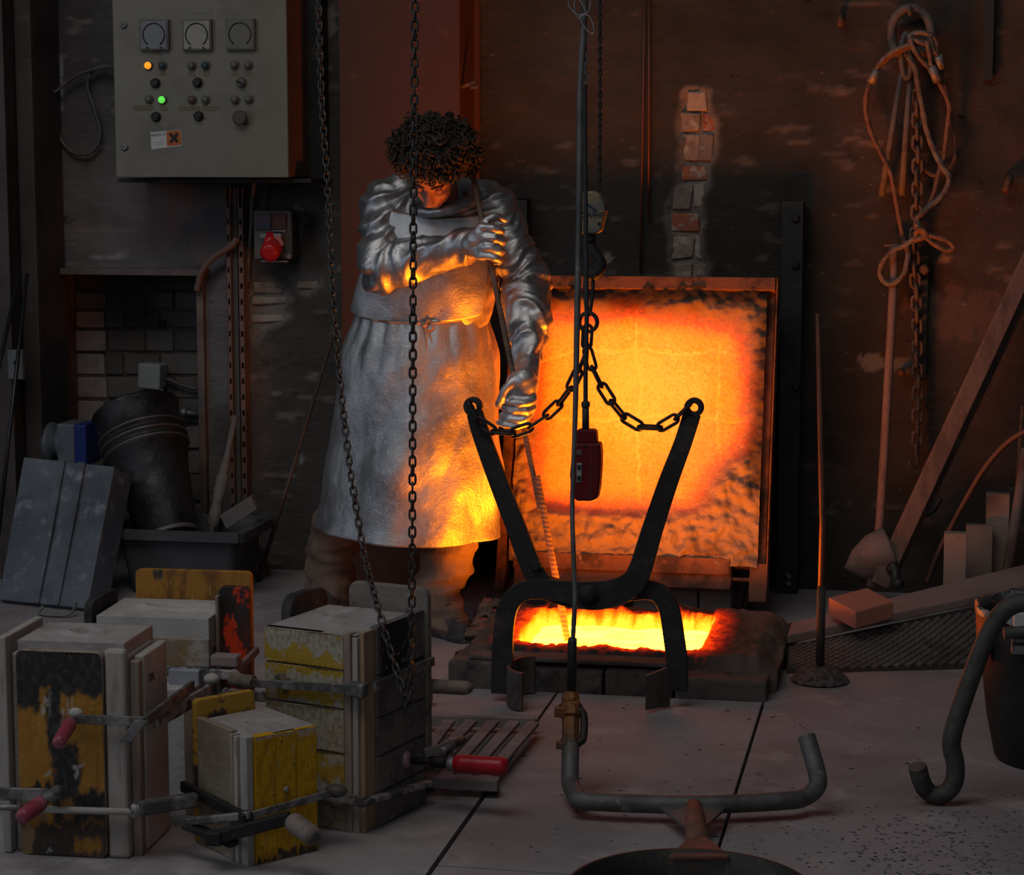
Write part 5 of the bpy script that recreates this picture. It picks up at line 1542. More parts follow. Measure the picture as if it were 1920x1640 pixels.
class Fr:
    """upright local frame: x along the front, y into the block, z up"""
    def __init__(s, o, deg):
        s.o = Vector(o)
        s.x = Vector((cos(radians(deg)), sin(radians(deg)), 0))
        s.y = Vector((-s.x.y, s.x.x, 0))
    def p(s, x, y, z):
        return s.o + s.x * x + s.y * y + Vector((0, 0, z))
    def box(s, x0, x1, y0, y1, z0, z1, q=None):
        q = q or MB()
        return q.hexa([s.p(x, y, z) for z in (z0, z1) for y in (y0, y1) for x in (x0, x1)])
def rounded_board(fr, x0, x1, y0, y1, z0, z1, r=.015, axis='y'):
    """board with rounded corners in its face; face normal along local y (or x)"""
    pts = []
    a_, b_ = (x0, x1) if axis == 'y' else (y0, y1)
    for cx, cz, s0 in ((b_ - r, z0 + r, -90), (b_ - r, z1 - r, 0), (a_ + r, z1 - r, 90), (a_ + r, z0 + r, 180)):
        for k in range(5):
            t = radians(s0 + k * 22.5)
            u, z = cx + cos(t) * r, cz + sin(t) * r
            pts.append(fr.p(u, y0, z) if axis == 'y' else fr.p(x0, u, z))
    return MB().prism(pts, fr.y * (y1 - y0) if axis == 'y' else fr.x * (x1 - x0))
def sprue(fr, x0, x1, y0, y1, z, hx, hy, rx, ry, parent, m, ring=True):
    """plaster cap with a funnel hole: lumpy grid top, straight sides"""
    n = 40
    q = MB()
    def f(u, v):
        x, y = x0 + u * (x1 - x0), y0 + v * (y1 - y0)
        d = math.hypot((x - hx) / rx, (y - hy) / ry)
        e = .004 * fbm((x * 30 + fr.o.x, y * 30, 1.5), 3) * min(1, 6 * min(u, v, 1 - u, 1 - v))
        zz = z + e - (.05 * (1 - sstep(.75, 1.0, d))) + (.010 * (1 - sstep(0, .35, abs(d - 1.12))) if ring else 0)
        return fr.p(x, y, zz)
    q.grid(f, n, n)
    b0 = len(q.v)
    ed = [i for i in range(n)] + [n - 1 + n * j for j in range(1, n)] + [n * n - 1 - i for i in range(1, n)] + [n * (n - 1 - j) for j in range(1, n - 1)]
    for i in ed:
        p = q.v[i]
        q.v.append(Vector((p.x, p.y, z - .08)))
    for k in range(len(ed)):
        l = (k + 1) % len(ed)
        q.f.append((ed[l], ed[k], b0 + k, b0 + l)); q.sm.append(False)
    return part('plaster_cap', q, m, parent)

# --- A: tall mould with the yellow and black board, left front
A0 = at_z(42, 1601)
fa = Fr((A0.x, A0.y, 0), 2)
k_ = 1 / 803.0
mA = thing('casting_mould', 'tall casting mould with charred yellow front board at the far left front', 'mould', fa.p(.12, .12, 0))
part('plaster_block', fa.box(-.022, .258, .022, .215, 0, .475), PLAST, mA, bevel=.006)
sprue(fa, -.005, .252, .022, .225, .505, .125, .12, .038, .03, mA, PLAST)
part('front_board', rounded_board(fa, -.002, .206, -.0, .022, 0, .487, .016), BARE, mA, bevel=.002)
def skin(fr, x0, x1, z0, z1, y, col, name, parent, m, nx=60, nz=130, r=.014):
    """the painted face of a board: a grid that carries its paint and scorch as colour"""
    q, cols = MB(), []
    def f(u, v):
        x, z = x0 + u * (x1 - x0), z0 + v * (z1 - z0)
        cols.append(col(u, v))
        dx, dz = max(0, abs(u - .5) * (x1 - x0) - ((x1 - x0) / 2 - r)), max(0, abs(v - .5) * (z1 - z0) - ((z1 - z0) / 2 - r))
        k = math.hypot(dx, dz)
        if k > r:
            cx = (x0 + x1) / 2 + (1 if u > .5 else -1) * ((x1 - x0) / 2 - r + dx / k * r)
            cz = (z0 + z1) / 2 + (1 if v > .5 else -1) * ((z1 - z0) / 2 - r + dz / k * r)
            x, z = cx, cz
        return fr.p(x, y + .0008 * fbm((u * 60, v * 8, 3), 3), z)
    q.grid(f, nx, nz)
    o = part(name, q, m, parent)
    cattr(o.data, 'tone', cols)
    return o
PAINTED = mat('old_painted_board', (.3, .2, .1), .72, 0, [((.40, .37, .34), 30, .74, .78)], .35, 60, attr='tone')
BK, OR, OR2, BRN, WHT = (.022, .021, .022), (.36, .165, .022), (.40, .20, .028), (.15, .085, .055), (.42, .39, .37)
def colA(u, v):
    n = fbm((u * 5, v * 6, 1.0), 4); n2 = fbm((u * 16, v * 20, 4.0), 4); gr = fbm((u * 42, v * 3, 7.0), 3)
    uu, vv = u + .05 * n + .03 * n2, v + .025 * n + .03 * n2
    def blot(cu, cv, su, sv, e=.25):
        return sstep(1 + e, 1 - e, math.hypot((uu - cu) / su, (vv - cv) / sv) + .25 * n2)
    def rect(x0, x1, y0, y1, e=.02):
        return sstep(x0 - e, x0 + e, uu) * sstep(x1 + e, x1 - e, uu) * sstep(y0 - e, y0 + e, vv) * sstep(y1 + e, y1 - e, vv)
    c = mixc(OR, OR2, sstep(-.2, .5, n + .5 * gr))
    soft = mixc(BK, (.05, .045, .04), sstep(-.1, .5, n2))
    c = mixc(c, soft, rect(-.2, 1.2, .795, 1.2))
    c = mixc(c, soft, rect(-.2, .28, .71, .85))
    c = mixc(c, OR, rect(.29, .40, .76, .84, .01) * .9)
    c = mixc(c, mixc(soft, WHT, .35 * sstep(0, .5, gr)), rect(.36, .50, .40, .82))
    c = mixc(c, mixc(OR, WHT, sstep(.0, .35, gr)), rect(.52, .67, .70, .79, .012) * .9)
    c = mixc(c, BRN, rect(.50, .62, .60, .70) * .7)
    c = mixc(c, soft, rect(.40, .72, .08, .56, .03))
    c = mixc(c, soft, rect(.60, 1.1, .17, .33, .03))
    c = mixc(c, soft, rect(.08, .40, .30, .345, .012))
    c = mixc(c, mixc(BRN, WHT, .12), rect(-.1, .33, .18, .29, .015) * .8)
    c = mixc(c, mixc(OR, BRN, .5), rect(.49, .64, .17, .29, .02))
    c = mixc(c, mixc(soft, BRN, .25), rect(-.1, 1.1, -.1, .165, .012))
    c = mixc(c, OR, rect(.64, .95, .03, .10, .02) * .8)
    c = mixc(c, (.33, .2, .09), rect(-.05, .14, -.1, .13, .015) * .7)
    c = mixc(c, OR, rect(.05, .22, .135, .165, .008) * .8 + rect(.38, .46, .13, .16, .008) * .7)
    for cu, cv, su, sv in ((.36, .78, .035, .016), (.33, .735, .03, .028), (.60, .655, .025, .018), (.54, .71, .02, .012), (.64, .41, .05, .035), (.72, .45, .03, .012), (.18, .62, .008, .006), (.86, .72, .012, .008), (.30, .38, .03, .008), (.33, .015, .03, .012)):
        c = mixc(c, WHT, .85 * blot(cu, cv, su, sv))
    return mixc(c, (c[0] * .55, c[1] * .5, c[2] * .5), .5 * sstep(.25, .6, gr))
skin(fa, -.001, .205, .001, .486, -.0015, colA, 'painted_face', mA, PAINTED)
part('left_board', fa.box(-.047, -.026, -.0, .235, .002, .515), PALEW, mA, bevel=.003)
part('corner_strip', fa.box(.209, .259, .003, .03, .0, .494), PALEW, mA, bevel=.008)
part('side_board', fa.box(.2595, .283, .066, .235, .003, .468), PLASTW, mA, bevel=.004)
part('side_strip', fa.box(.2595, .281, .032, .064, .0, .462), BARE, mA, bevel=.003)
# letters brushed on the side board
text('brushed_letters', 'TM.', 243, 1243, (fa.p(.285, .1, 0)).y, .03, CHAR, mA)
o = [c_ for c_ in mA.children if c_.name.startswith('brushed_letters')][0]
o.rotation_euler = (pi / 2, 0, radians(92))
o.location = fa.p(.2846, .115, .405) - wpos(mA)

# --- B: white block mould behind
B0 = at_z(290, 1478)
fb = Fr((B0.x, B0.y, 0), 3)
zB = .45
mB = thing('casting_mould', 'white plaster mould with an orange back board and red-black side board', 'mould', fb.p(.05, .1, 0))
tl_ = at_z(190, 1148, zB); tr_ = at_z(402, 1152, zB)
lx0 = (tl_ - fb.o).dot(fb.x); lx1 = (tr_ - fb.o).dot(fb.x)
part('plaster_block', fb.box(lx0 + .004, lx1 - .004, .004, .225, 0, zB - .05), PLASTW, mB, bevel=.004)
sprue(fb, lx0, lx1, .0, .23, zB, (lx0 + lx1) / 2 + .035, .12, .085, .028, mB, PLASTW)
part('waist_band', fb.box(lx0 + .09, lx1 + .002, -.006, .02, zB - .125, zB - .052), TANP, mB, bevel=.003)
part('front_strip', fb.box(lx1 - .065, lx1 - .012, -.018, .0, .0, zB - .14), PLASTW, mB, bevel=.003)
part('back_board', rounded_board(fb, lx0 + .02, lx1 + .042, .262, .284, .05, zB + .072, .014), ORANB, mB, bevel=.002)
part('left_board', rounded_board(fb, lx0 - .034, lx0 - .012, -.0, .21, .0, zB + .035, .03, 'x'), CHAR, mB, bevel=.003)
part('right_board', rounded_board(fb, lx1 + .006, lx1 + .088, .07, .095, .0, zB + .07, .016), REDB, mB, bevel=.003)
part('right_strip', fb.box(lx1 + .003, lx1 + .012, .05, .10, 0, zB + .05), BARE, mB, bevel=.003)
for (x0, x1, y0, y1, z0, z1, m_) in ((lx0 + .09, lx1 - .03, -.10, -.02, .0, zB - .16, PLASTW),):
    part('lower_block', fb.box(x0, x1, y0, y1, z0, z1), m_, mB, bevel=.004)

# --- C: mould with peeling yellow face, grey right face
C0 = at_z(672, 1562)
fc = Fr((C0.x, C0.y, 0), -16)
mC = thing('casting_mould', 'tall mould of boards with peeling yellow left face and grey sooty right face', 'mould', fc.p(-.12, .12, 0))
cw, cd, zC = .262, .29, .487
part('core', fc.box(-cw + .006, -.024, .020, cd - .015, 0, zC - .005), PLAST, mC)
# left face: horizontal boards, each its own piece
for i, (z0, z1) in enumerate(((0, .088), (.09, .19), (.192, .30), (.302, .395), (.397, .483))):
    bo = part('face_board', fc.box(-cw, -.036, .001, .02, z0, z1), TANP, mC, bevel=.002)
    def colC(u, v, i=i, z0=z0, z1=z1):
        z = z0 + v * (z1 - z0)
        n = fbm((u * 7, z * 26, 2.0), 5); n2 = fbm((u * 26, z * 60, 5.0), 4)
        c = mixc((.36, .325, .26), (.25, .20, .13), sstep(-.2, .4, n2 + .5 * n))
        yl = math.exp(-((z - .405) / .035) ** 2) + .8 * math.exp(-((z - .325) / .022) ** 2) + .75 * math.exp(-((z - .155) / .05) ** 2) - .25
        c = mixc(c, (.36, .23, .022), sstep(.05, .22, yl + .75 * n + .3 * n2 - .12))
        c = mixc(c, (.24, .14, .055), .8 * sstep(.25, .5, fbm((u * 9, z * 22, 9.0), 4)) * sstep(.3, .2, z))
        e = ((u - .22) / .10) ** 2 + ((z - .345) / .032) ** 2
        c = mixc(c, (.04, .035, .03), .85 * sstep(1.3, .2, e + 1.1 * n2))
        return c
    skin(fc, -cw + .001, -.037, z0 + .001, z1 - .001, -.0005, colC, 'painted_face', bo, PAINTED, 60, 28, .002)
part('corner_strip', fc.box(-.034, -.016, -.004, .03, 0, zC + .002), BARE, mC, bevel=.002)
part('corner_strip', fc.box(-.0155, .0, .002, .03, 0, zC - .008), PALEW, mC, bevel=.002)
part('corner_strip', fc.box(.0005, .014, .010, .06, 0, zC + .004), TANW, mC, bevel=.002)
for i, (z0, z1) in enumerate(((0, .085), (.087, .175), (.177, .27), (.272, .375), (.377, .495))):
    bo = part('side_board', fc.box(-.0, .021, .062, cd, z0, z1), GREYB, mC, bevel=.002)
    fs_ = Fr(fc.p(.0215, .062, 0), -16 + 90)
    def colS(u, v, z0=z0, z1=z1):
        z = z0 + v * (z1 - z0)
        n = fbm((u * 4, z * 12, 21.0), 4); n2 = fbm((u * 14, z * 50, 25.0), 3)
        c = mixc((.165, .143, .135), (.10, .088, .084), sstep(-.2, .5, n + .4 * n2))
        e = ((u - .40) / .38) ** 2 + ((z - .435) / .085) ** 2
        c = mixc(c, (.012, .012, .012), .95 * sstep(1.15, .55, e + .5 * n + .2 * n2))
        return mixc(c, (.36, .34, .34), .7 * sstep(.62, .75, n2))
    skin(fs_, .001, cd - .063, z0 + .001, z1 - .001, -.0005, colS, 'sooted_face', bo, PAINTED, 44, 22, .002)
q = MB()
def tp(u, v):
    x, y = -cw + .004 + u * (cw - .008), .002 + v * (cd - .006)
    return fc.p(x, y, zC - .004 + .012 * sstep(-.2, .5, fbm((x * 12, y * 12, 3.3), 3)) * min(1, 7 * min(u, v, 1 - u, 1 - v)))
part('plaster_top', q.grid(tp, 30, 30), PLAST, mC)
part('back_board', rounded_board(fc, -.20, .03, cd + .002, cd + .024, .1, zC + .062, .025), mat('speckled_plaster_board', (.20, .175, .16), .85, 0, [((.13, .11, .10), 6, .45, .64), ((.04, .037, .035), 15, .63, .70), ((.32, .30, .29), 20, .64, .72)], .5, 45), mC, bevel=.004)
part('left_lug', rounded_board(fc, -cw - .03, -cw - .002, .12, .30, .0, zC + .045, .04, 'x'), CHAR, mC, bevel=.003)
# --- D: small yellow mould in front
D0 = at_z(478, 1622)
fd = Fr((D0.x, D0.y, 0), 50)
mD = thing('casting_mould', 'small mould with a bright yellow board, front row between the taller moulds', 'mould', fd.p(.07, .12, 0))
dw, dd, zD = .172, .215, .30
part('core', fd.box(.006, dw - .006, .026, dd - .02, 0, zD - .008), PLAST, mD)
for i in range(3):
    x0 = .002 + i * .0567
    pk = part('yellow_plank', fd.box(x0, x0 + .056, -.003 + .0008 * (i % 2), .022, .0, zD + .002 - .003 * (i == 1)), YEL1, mD, bevel=.0015)
    def colY(u, v, i=i):
        n = fbm((u * 3 + i * 7, v * 9, 2.0), 4); n2 = fbm((u * 9 + i * 5, v * 30, 6.0), 4); gr = fbm((u * 22 + i * 9, v * 2, 4.0), 3)
        c = mixc((.58, .315, .006), (.43, .21, .006), sstep(-.1, .5, n + .5 * gr))
        c = mixc(c, (.42, .38, .34), .85 * sstep(.10, .02, (1 - v) * (1.2 if i == 2 else 3.0) + .05 * gr + .03 * n2))
        c = mixc(c, (.03, .03, .032), .95 * sstep(.09, .05, v + .05 * n + .045 * n2 + (.02 if i == 0 else 0)))
        c = mixc(c, (.42, .31, .16), .55 * sstep(.45, .62, fbm((u * 3 + i * 3, v * 5, 15.0), 3)))
        return mixc(c, (.04, .03, .015), .9 * sstep(.70, .78, fbm((u * 5 + i * 6, v * 20, 11.0), 2)))
    skin(fd, x0 + .001, x0 + .055, .001, zD, -.0042 + .0008 * (i % 2), colY, 'painted_face', pk, PAINTED, 24, 110, .001)
part('edge_strip', fd.box(-.018, .000, .0, .03, .0, zD + .004), PALEW, mD, bevel=.002)
part('left_board', fd.box(-.020, -.002, .062, dd, .0, zD + .008), TANP, mD, bevel=.003)
part('corner_strip', fd.box(-.024, -.004, .032, .048, .0, zD + .0), PALEW, mD, bevel=.002)
part('corner_strip', fd.box(-.026, -.004, .049, .061, .0, zD + .002), BARE, mD, bevel=.002)
q = MB()
def td(u, v):
    x, y = -.01 + u * (dw + .008), .006 + v * (dd - .01)
    d = math.hypot((x - .075) / .02, (y - .115) / .02)
    return fd.p(x, y, zD + .002 + .008 * fbm((x * 16, y * 16, 8.3), 3) * min(1, 7 * min(u, v, 1 - u, 1 - v)) - .03 * (1 - sstep(.6, 1.0, d)))
part('plaster_top', q.grid(td, 34, 34), PLAST, mD)
part('back_board', rounded_board(fd, -.02, dw - .03, dd + .002, dd + .022, .0, zD + .048, .01), mat('yellow_speckled_board', (.42, .23, .03), .7, 0, [((.035, .035, .04), 13, .50, .58)], .3, 40), mD, bevel=.003)
c = fd.p(.085, -.003, .165)
part('plug', MB().lathe([(.007, 0), (.007, .003), (.004, .005)], c, -fd.y, 12), PALEW, mD)
# a pale upright strip between A and D, and blue-white board behind
p0 = at_z(375, 1500)
fe = Fr((p0.x, p0.y, 0), 0)
solo('mould_board', fe.box(-.085, -.004, .02, .045, 0, .33), mat('blue_white_board', (.30, .31, .345), .85, 0, [((.12, .125, .15), 4, .45, .64)], .3, 30), 'smooth blue-white board standing between the two left moulds', 'board', bevel=.003)
p0 = at_z(352, 1528)
fe = Fr((p0.x, p0.y, 0), 0)
solo('mould_board', fe.box(-.006, .018, .0, .05, 0, .32), BARE, 'narrow pale upright board directly left of the small yellow mould', 'board', bevel=.003)
# red block at the left edge
p0 = at_y(-2, 1220, fa.p(0, .17, 0).y)
solo('clamp_spindle', MB().lathe([(.02, -.075), (.034, -.065), (.036, -.02), (.03, .0), (.012, .006), (.009, .01), (.009, max(.02, (fa.p(-.0475, .17, 0) - Vector((p0.x, 0, 0))).x))], p0, (1, 0, 0), 18), REDH, 'red clamp spindle cut by the left edge beside the tall mould', 'clamp')

# ------------------------------------------------------------------ clamps round the moulds
def barp(q, pts, w_, t):
    for a, b in zip(pts[:-1], pts[1:]):
        q.bar(a, b, t, w_, (0, 0, 1))
    return q
def handle(p0, p1, r, m, parent, end=True):
    d = p1 - p0
    L_ = d.length
    h = part('handle', MB().lathe([(r * .62, 0), (r * .9, L_ * .05), (r, L_ * .18), (r * .96, L_ * .6), (r, L_ * .86), (r * .82, L_ * .97), (r * .4, L_)], p0, d, 16), m, parent)
    if end:
        part('end_ferrule', MB().lathe([(r * .55, L_ * .985), (r * .55, L_ * 1.02), (r * .3, L_ * 1.04)], p0, d, 12), CLAMPM, h)
    return h
def clamp(label, bar_pts, w_, t, m, loc=None):
    c_ = thing('bar_clamp', label, 'clamp', loc or bar_pts[0])
    return c_
fy = fa.p(.1, -.012, 0).y
# A upper
z_ = at_y(200, 1352, fy).z
a0, a1 = at_y(140, 1348, fy - .012), at_y(272, 1352, fy - .008)
cA = clamp('screw clamp with a pink handle across the upper front of the yellow-black mould', [a0], 0, 0, None)
part('bar', MB().bar(a0, a1, .008, .021), CLAMPM, cA, bevel=.001)
part('jaw_bar', MB().bar(a1 + Vector((.0, 0, .0)), fa.p(.325, .30, a1.z + .004), .010, .024), CLAMPM, cA, bevel=.001)
part('stop_plate', MB().hexa([at_y(x, y, fy - .02 + dy) for y, xs in ((1390, (222, 246)), (1350, (255, 278))) for dy in (0, .006) for x in xs]), GALV, cA, bevel=.001)
part('screw', MB().tube([at_y(140, 1346, fy), at_y(132, 1354, fy - .05)], .008, 10), CLAMPM, cA)
handle(at_y(134, 1352, fy - .03), at_y(108, 1396, fy - .12), .0165, PINKH, cA, False)
part('plaster_blob', MB().ball(at_y(142, 1336, fy - .008), (.017, .010, .012)), PLASTW, cA)
a3 = fa.p(.30, .10, a1.z - .02)
c2 = clamp('dark speckled clamp bar running back along the right side of the yellow-black mould', [a3], 0, 0, None)
part('bar', MB().bar(fa.p(.300, .10, a1.z - .035), fa.p(.35, .36, a1.z - .022), .009, .034), BARM, c2, bevel=.002)
part('end_pad', MB().ball(fa.p(.352, .365, a1.z + .005), (.02, .02, .014)), PLASTW, c2)
# A lower: white rod clamp
b0, b1 = at_y(48, 1516, fy - .012), at_y(256, 1522, fy - .004)
cB = clamp('white splashed rod clamp low across the front of the yellow-black mould', [b0], 0, 0, None)
part('rod', MB().tube([b0, b1], .0085, 10), PLASTW, cB)
q = MB()
for k in range(5):
    q.ball(at_y(252 + 5 * k, 1520 - 3 * k, fy + .0 + .006 * k), (.014, .014, .018 - .002 * k), None, 8, 6)
part('sliding_head', q, BARM, cB)
part('arm', MB().bar(at_y(262, 1515, fy + .0), fa.p(.40, .08, at_y(300, 1500, fy + .08).z), .026, .034), CLAMPM, cB, bevel=.006)
# A lower: left clamp with pink handle
c0, c1 = at_y(-20, 1487, fy - .035), at_y(92, 1490, fy - .035)
cC = clamp('pink-handled clamp reaching in from the left edge at the foot of the yellow-black mould', [c0], 0, 0, None)
part('bar', MB().bar(c0, c1, .010, .030), CLAMPM, cC, bevel=.002)
part('rail', MB().tube([at_y(-20, 1512, fy - .045), at_y(40, 1514, fy - .045)], .008, 10), GALV, cC)
part('screw', MB().tube([at_y(108, 1482, fy - .022), at_y(80, 1502, fy - .05)], [.015, .013], 12).ball(at_y(108, 1484, fy - .024), .0165), CLAMPM, cC)
handle(at_y(80, 1502, fy - .055), at_y(38, 1534, fy - .135), .019, PINKH, cC, False)
# B clamp bars
by = fb.p(0, -.03, 0).y
cD = clamp('plaster-spattered flat clamp bar across the front of the white mould', [at_y(360, 1258, by)], 0, 0, None)
d0, d1 = at_y(292, 1255, by), at_y(440, 1266, by)
part('bar', MB().bar(d0, d1, .010, .027), BARM, cD, bevel=.004)
part('bar_end', MB().lathe([(.0135, 0), (.0135, .011)], d1 + Vector((0, -.0055, 0)), (0, 1, 0), 16), BARM, cD)
part('side_arm', MB().bar(d1 + Vector((-.005, .01, .002)), fb.p(lx1 + .10, .10, d1.z + .035), .012, .02), mat('pink_dust_bar', (.20, .13, .125), .8), cD, bevel=.002)
part('jaw_block', MB().box(at_y(424, 1237, by + .03), (.072, .04, .030)), mat('pinkish_block', (.24, .19, .185), .85, 0, [((.14, .11, .105), 12, .5, .7)], .4, 40), cD, bevel=.005)
cE = clamp('speckled clamp bar with a round end crossing behind the small yellow mould', [at_y(500, 1305, by - .12)], 0, 0, None)
e0_, e1_ = at_y(424, 1300, by - .12), at_y(582, 1312, by - .12)
part('bar', MB().bar(e0_, e1_, .012, .027), BARM, cE, bevel=.004)
part('bar_end', MB().lathe([(.014, 0), (.014, .013)], e0_ + Vector((0, -.0065, 0)), (0, 1, 0), 16), BARM, cE)
part('plaster_blob', MB().ball(at_y(551, 1313, by - .13), (.009, .006, .009)), PLASTW, cE)
# C upper clamp with wooden handle
zt_ = .355
g0_ = fc.p(-cw - .055, -.02, at_y(435, 1277, fc.p(-cw, 0, 0).y).z); g1_ = fc.p(-.004, -.016, at_y(680, 1290, fc.p(0, 0, 0).y).z)
cF = clamp('long clamp with a wooden handle round the top of the peeling yellow mould', [g0_], 0, 0, None)
part('bar', MB().bar(g0_, g1_, .008, .020), CLAMPM, cF, bevel=.001)
part('fixed_head', MB().box(g1_ + Vector((.012, 0, 0)), (.05, .03, .034), Matrix.Rotation(radians(-16), 3, 'Z')), CLAMPM, cF, bevel=.005)
part('rear_sleeve', MB().tube([g0_ + Vector((-.03, .01, .004)), g0_ + Vector((.03, 0, 0))], [.017, .019], 12), GRIPW, cF)
h0 = fc.p(.03, .03, g1_.z)
h1 = fc.p(.035, cd + .02, g1_.z + .004)
part('arm', MB().bar(h0, h1, .010, .022), CLAMPM, cF, bevel=.001)
hA, hB = at_y(792, 1285, h1.y + .03), at_y(882, 1290, h1.y + .0)
part('screw', MB().tube([h1 + Vector((-.01, 0, 0)), hA], .0085, 10), STEEL, cF)
handle(hA, hB, .0185, GRIPW, cF)
# C lower clamp
i0, i1 = fc.p(-cw - .01, -.02, at_y(580, 1470, fc.p(-cw * .6, 0, 0).y).z), fc.p(.03, -.018, at_y(722, 1500, fc.p(0, 0, 0).y).z)
cG = clamp('plaster-caked clamp bar with L-shaped corner round the foot of the peeling yellow mould', [i0], 0, 0, None)
part('bar', MB().bar(i0, i1, .012, .026), BARM, cG, bevel=.003)
part('side_bar', MB().bar(i1 + Vector((-.004, -.004, 0)), fc.p(.038, cd - .01, at_y(790, 1462, fc.p(0, cd, 0).y).z), .024, .014), BARM, cG, bevel=.003)
part('wooden_jaw', MB().tube([at_y(595, 1482, i0.y - .06), at_y(655, 1512, i0.y - .05)], [.022, .014], 12), GRIPW, cG)
# screw clamp with the red handle
rz = at_y(770, 1424, fc.p(.03, .2, 0).y)
cH = clamp('screw clamp with a bright red handle lying over the floor grate', [rz], 0, 0, None)
part('pad', MB().lathe([(.020, 0), (.024, .003), (.022, .012), (.012, .018)], at_y(757, 1424, rz.y), (1, 0, 0), 20), mat('pink_rim_pad', (.30, .20, .21), .4, .2), cH)
part('screw', MB().tube([at_y(763, 1425, rz.y), at_y(858, 1430, rz.y)], .0095, 10), STEEL, cH)
part('nut', MB().tube([at_y(806, 1427, rz.y), at_y(842, 1429, rz.y)], [.015, .016], 8), STEEL, cH)
part('swivel', MB().lathe([(.012, 0), (.018, .006), (.018, .03), (.012, .036)], at_y(836, 1430, rz.y), (1, 0, -.05), 12), GALV, cH)
handle(at_y(850, 1431, rz.y), at_y(952, 1437, rz.y - .02), .0235, REDH, cH, False)
part('frame_bar', MB().bar(at_y(795, 1412, rz.y + .06), at_y(850, 1395, rz.y + .10), .012, .022).bar(at_y(846, 1392, rz.y + .10), at_y(842, 1428, rz.y + .03), .012, .02), CLAMPM, cH, bevel=.002)
part('lever', MB().tube([at_y(826, 1410, rz.y + .02), at_y(868, 1386, rz.y + .12)], .011, 10), CLAMPM, cH)
# C back clamp: red knob on the floor behind
p0 = at_y(792, 1224, 6.02)
solo('clamp_spindle', MB().lathe([(.010, -.03), (.022, -.022), (.024, 0), (.022, .022), (.010, .03)], (p0.x, 6.02, .026), (1, .2, 0), 18), REDH, 'dark red clamp spindle on the floor just right of the grey mould face', 'clamp')
# D clamps
dz = at_y(480, 1525, fd.p(0, 0, 0).y).z
cI = clamp('dark iron clamp wrapped round the corner of the small yellow mould', [fd.p(-.03, -.02, dz)], 0, 0, None)
k0_, k1_ = fd.p(-.036, .26, dz + .012), fd.p(-.034, -.02, dz)
part('side_bar', MB().bar(k0_, k1_, .014, .026), STEEL, cI, bevel=.003)
part('bar', MB().bar(fd.p(-.03, -.016, dz + .002), fd.p(dw + .03, -.016, dz + .014), .008, .017), CLAMPM, cI, bevel=.001)
part('corner_lug', MB().box(fd.p(-.034, -.016, dz), (.03, .03, .03), Matrix.Rotation(radians(50), 3, 'Z')), STEEL, cI, bevel=.005)
part('rear_pad', MB().ball(fd.p(dw + .045, -.014, dz + .016), (.028, .02, .016)), CLAMPM, cI)
lz = at_y(430, 1545, fd.p(0, 0, 0).y - .05).z
cJ = clamp('clamp with a stubby grey wooden handle at the foot of the small yellow mould', [fd.p(-.05, -.05, lz)], 0, 0, None)
l0 = at_y(402, 1570, fd.p(0, 0, 0).y - .06); l1 = at_y(545, 1532, fd.p(0, 0, 0).y - .05)
part('arm', MB().bar(l0, l1, .022, .030), STEEL, cJ, bevel=.004)
part('hinge', MB().box(l0, (.04, .03, .034)), STEEL, cJ, bevel=.006)
q = MB().bar(at_y(330, 1542, fd.o.y + .02), at_y(468, 1528, fd.o.y - .045), .016, .018)
part('long_arm', q, CLAMPM, cJ, bevel=.003)
part('cross_plate', MB().bar(at_y(348, 1546, fd.o.y + .01), at_y(440, 1582, fd.o.y - .05), .03, .014), STEEL, cJ, bevel=.002)
handle(at_y(548, 1540, fd.o.y - .05), at_y(588, 1568, fd.o.y - .13), .024, GRIPW, cJ)

# ------------------------------------------------------------------ floor grate
GR = mat('dusty_grate_iron', (.235, .195, .20), .85, .05, [((.14, .115, .12), 6, .45, .66)], .3, 40)
gy0, gy1 = at_z(860, 1478).y, at_z(930, 1352).y
gx0, gx1 = at_z(790, 1470, .03).x, at_z(950, 1466, .03).x
gt = thing('floor_grate', 'dusty iron floor grate of six slanting bars right of the moulds', 'grate', ((gx0 + gx1) / 2, gy0, 0))
f0g, f1g = at_z(780, 1462, .035), at_z(935, 1470, .035)
part('front_bar', MB().bar(f0g, f1g, .04, .03), GR, gt, bevel=.003)
for (xa, ya, xb, yb) in ((768, 1450, 842, 1352), (800, 1440, 884, 1352), (828, 1462, 925, 1353), (866, 1464, 964, 1354), (904, 1466, 1000, 1356)):
    a, b = at_z(xa, ya, .042), at_z(xb, yb, .042)
    part('bar', MB().bar(a, b, .034, .012), GR, gt, bevel=.002)
a, b = at_z(800, 1349, .034), at_z(1004, 1355, .034)
part('rear_bar', MB().bar(a, b, .022, .03), GR, gt, bevel=.002)
for (xa, ya) in ((800, 1480), (920, 1488)):
    part('foot', MB().box(at_z(xa, ya - 8, .01), (.04, .03, .02)), STEEL, gt)
# loose hook and fitting by the pit corner
solo('iron_plug', MB().lathe([(.020, 0), (.0225, .004), (.0225, .034), (.018, .04)], at_z(878, 1231, .0) + Vector((0, -.10, 0)), (0, 0, 1), 20), STEEL, 'short black iron plug on the floor in front of the worker boot', 'plug')
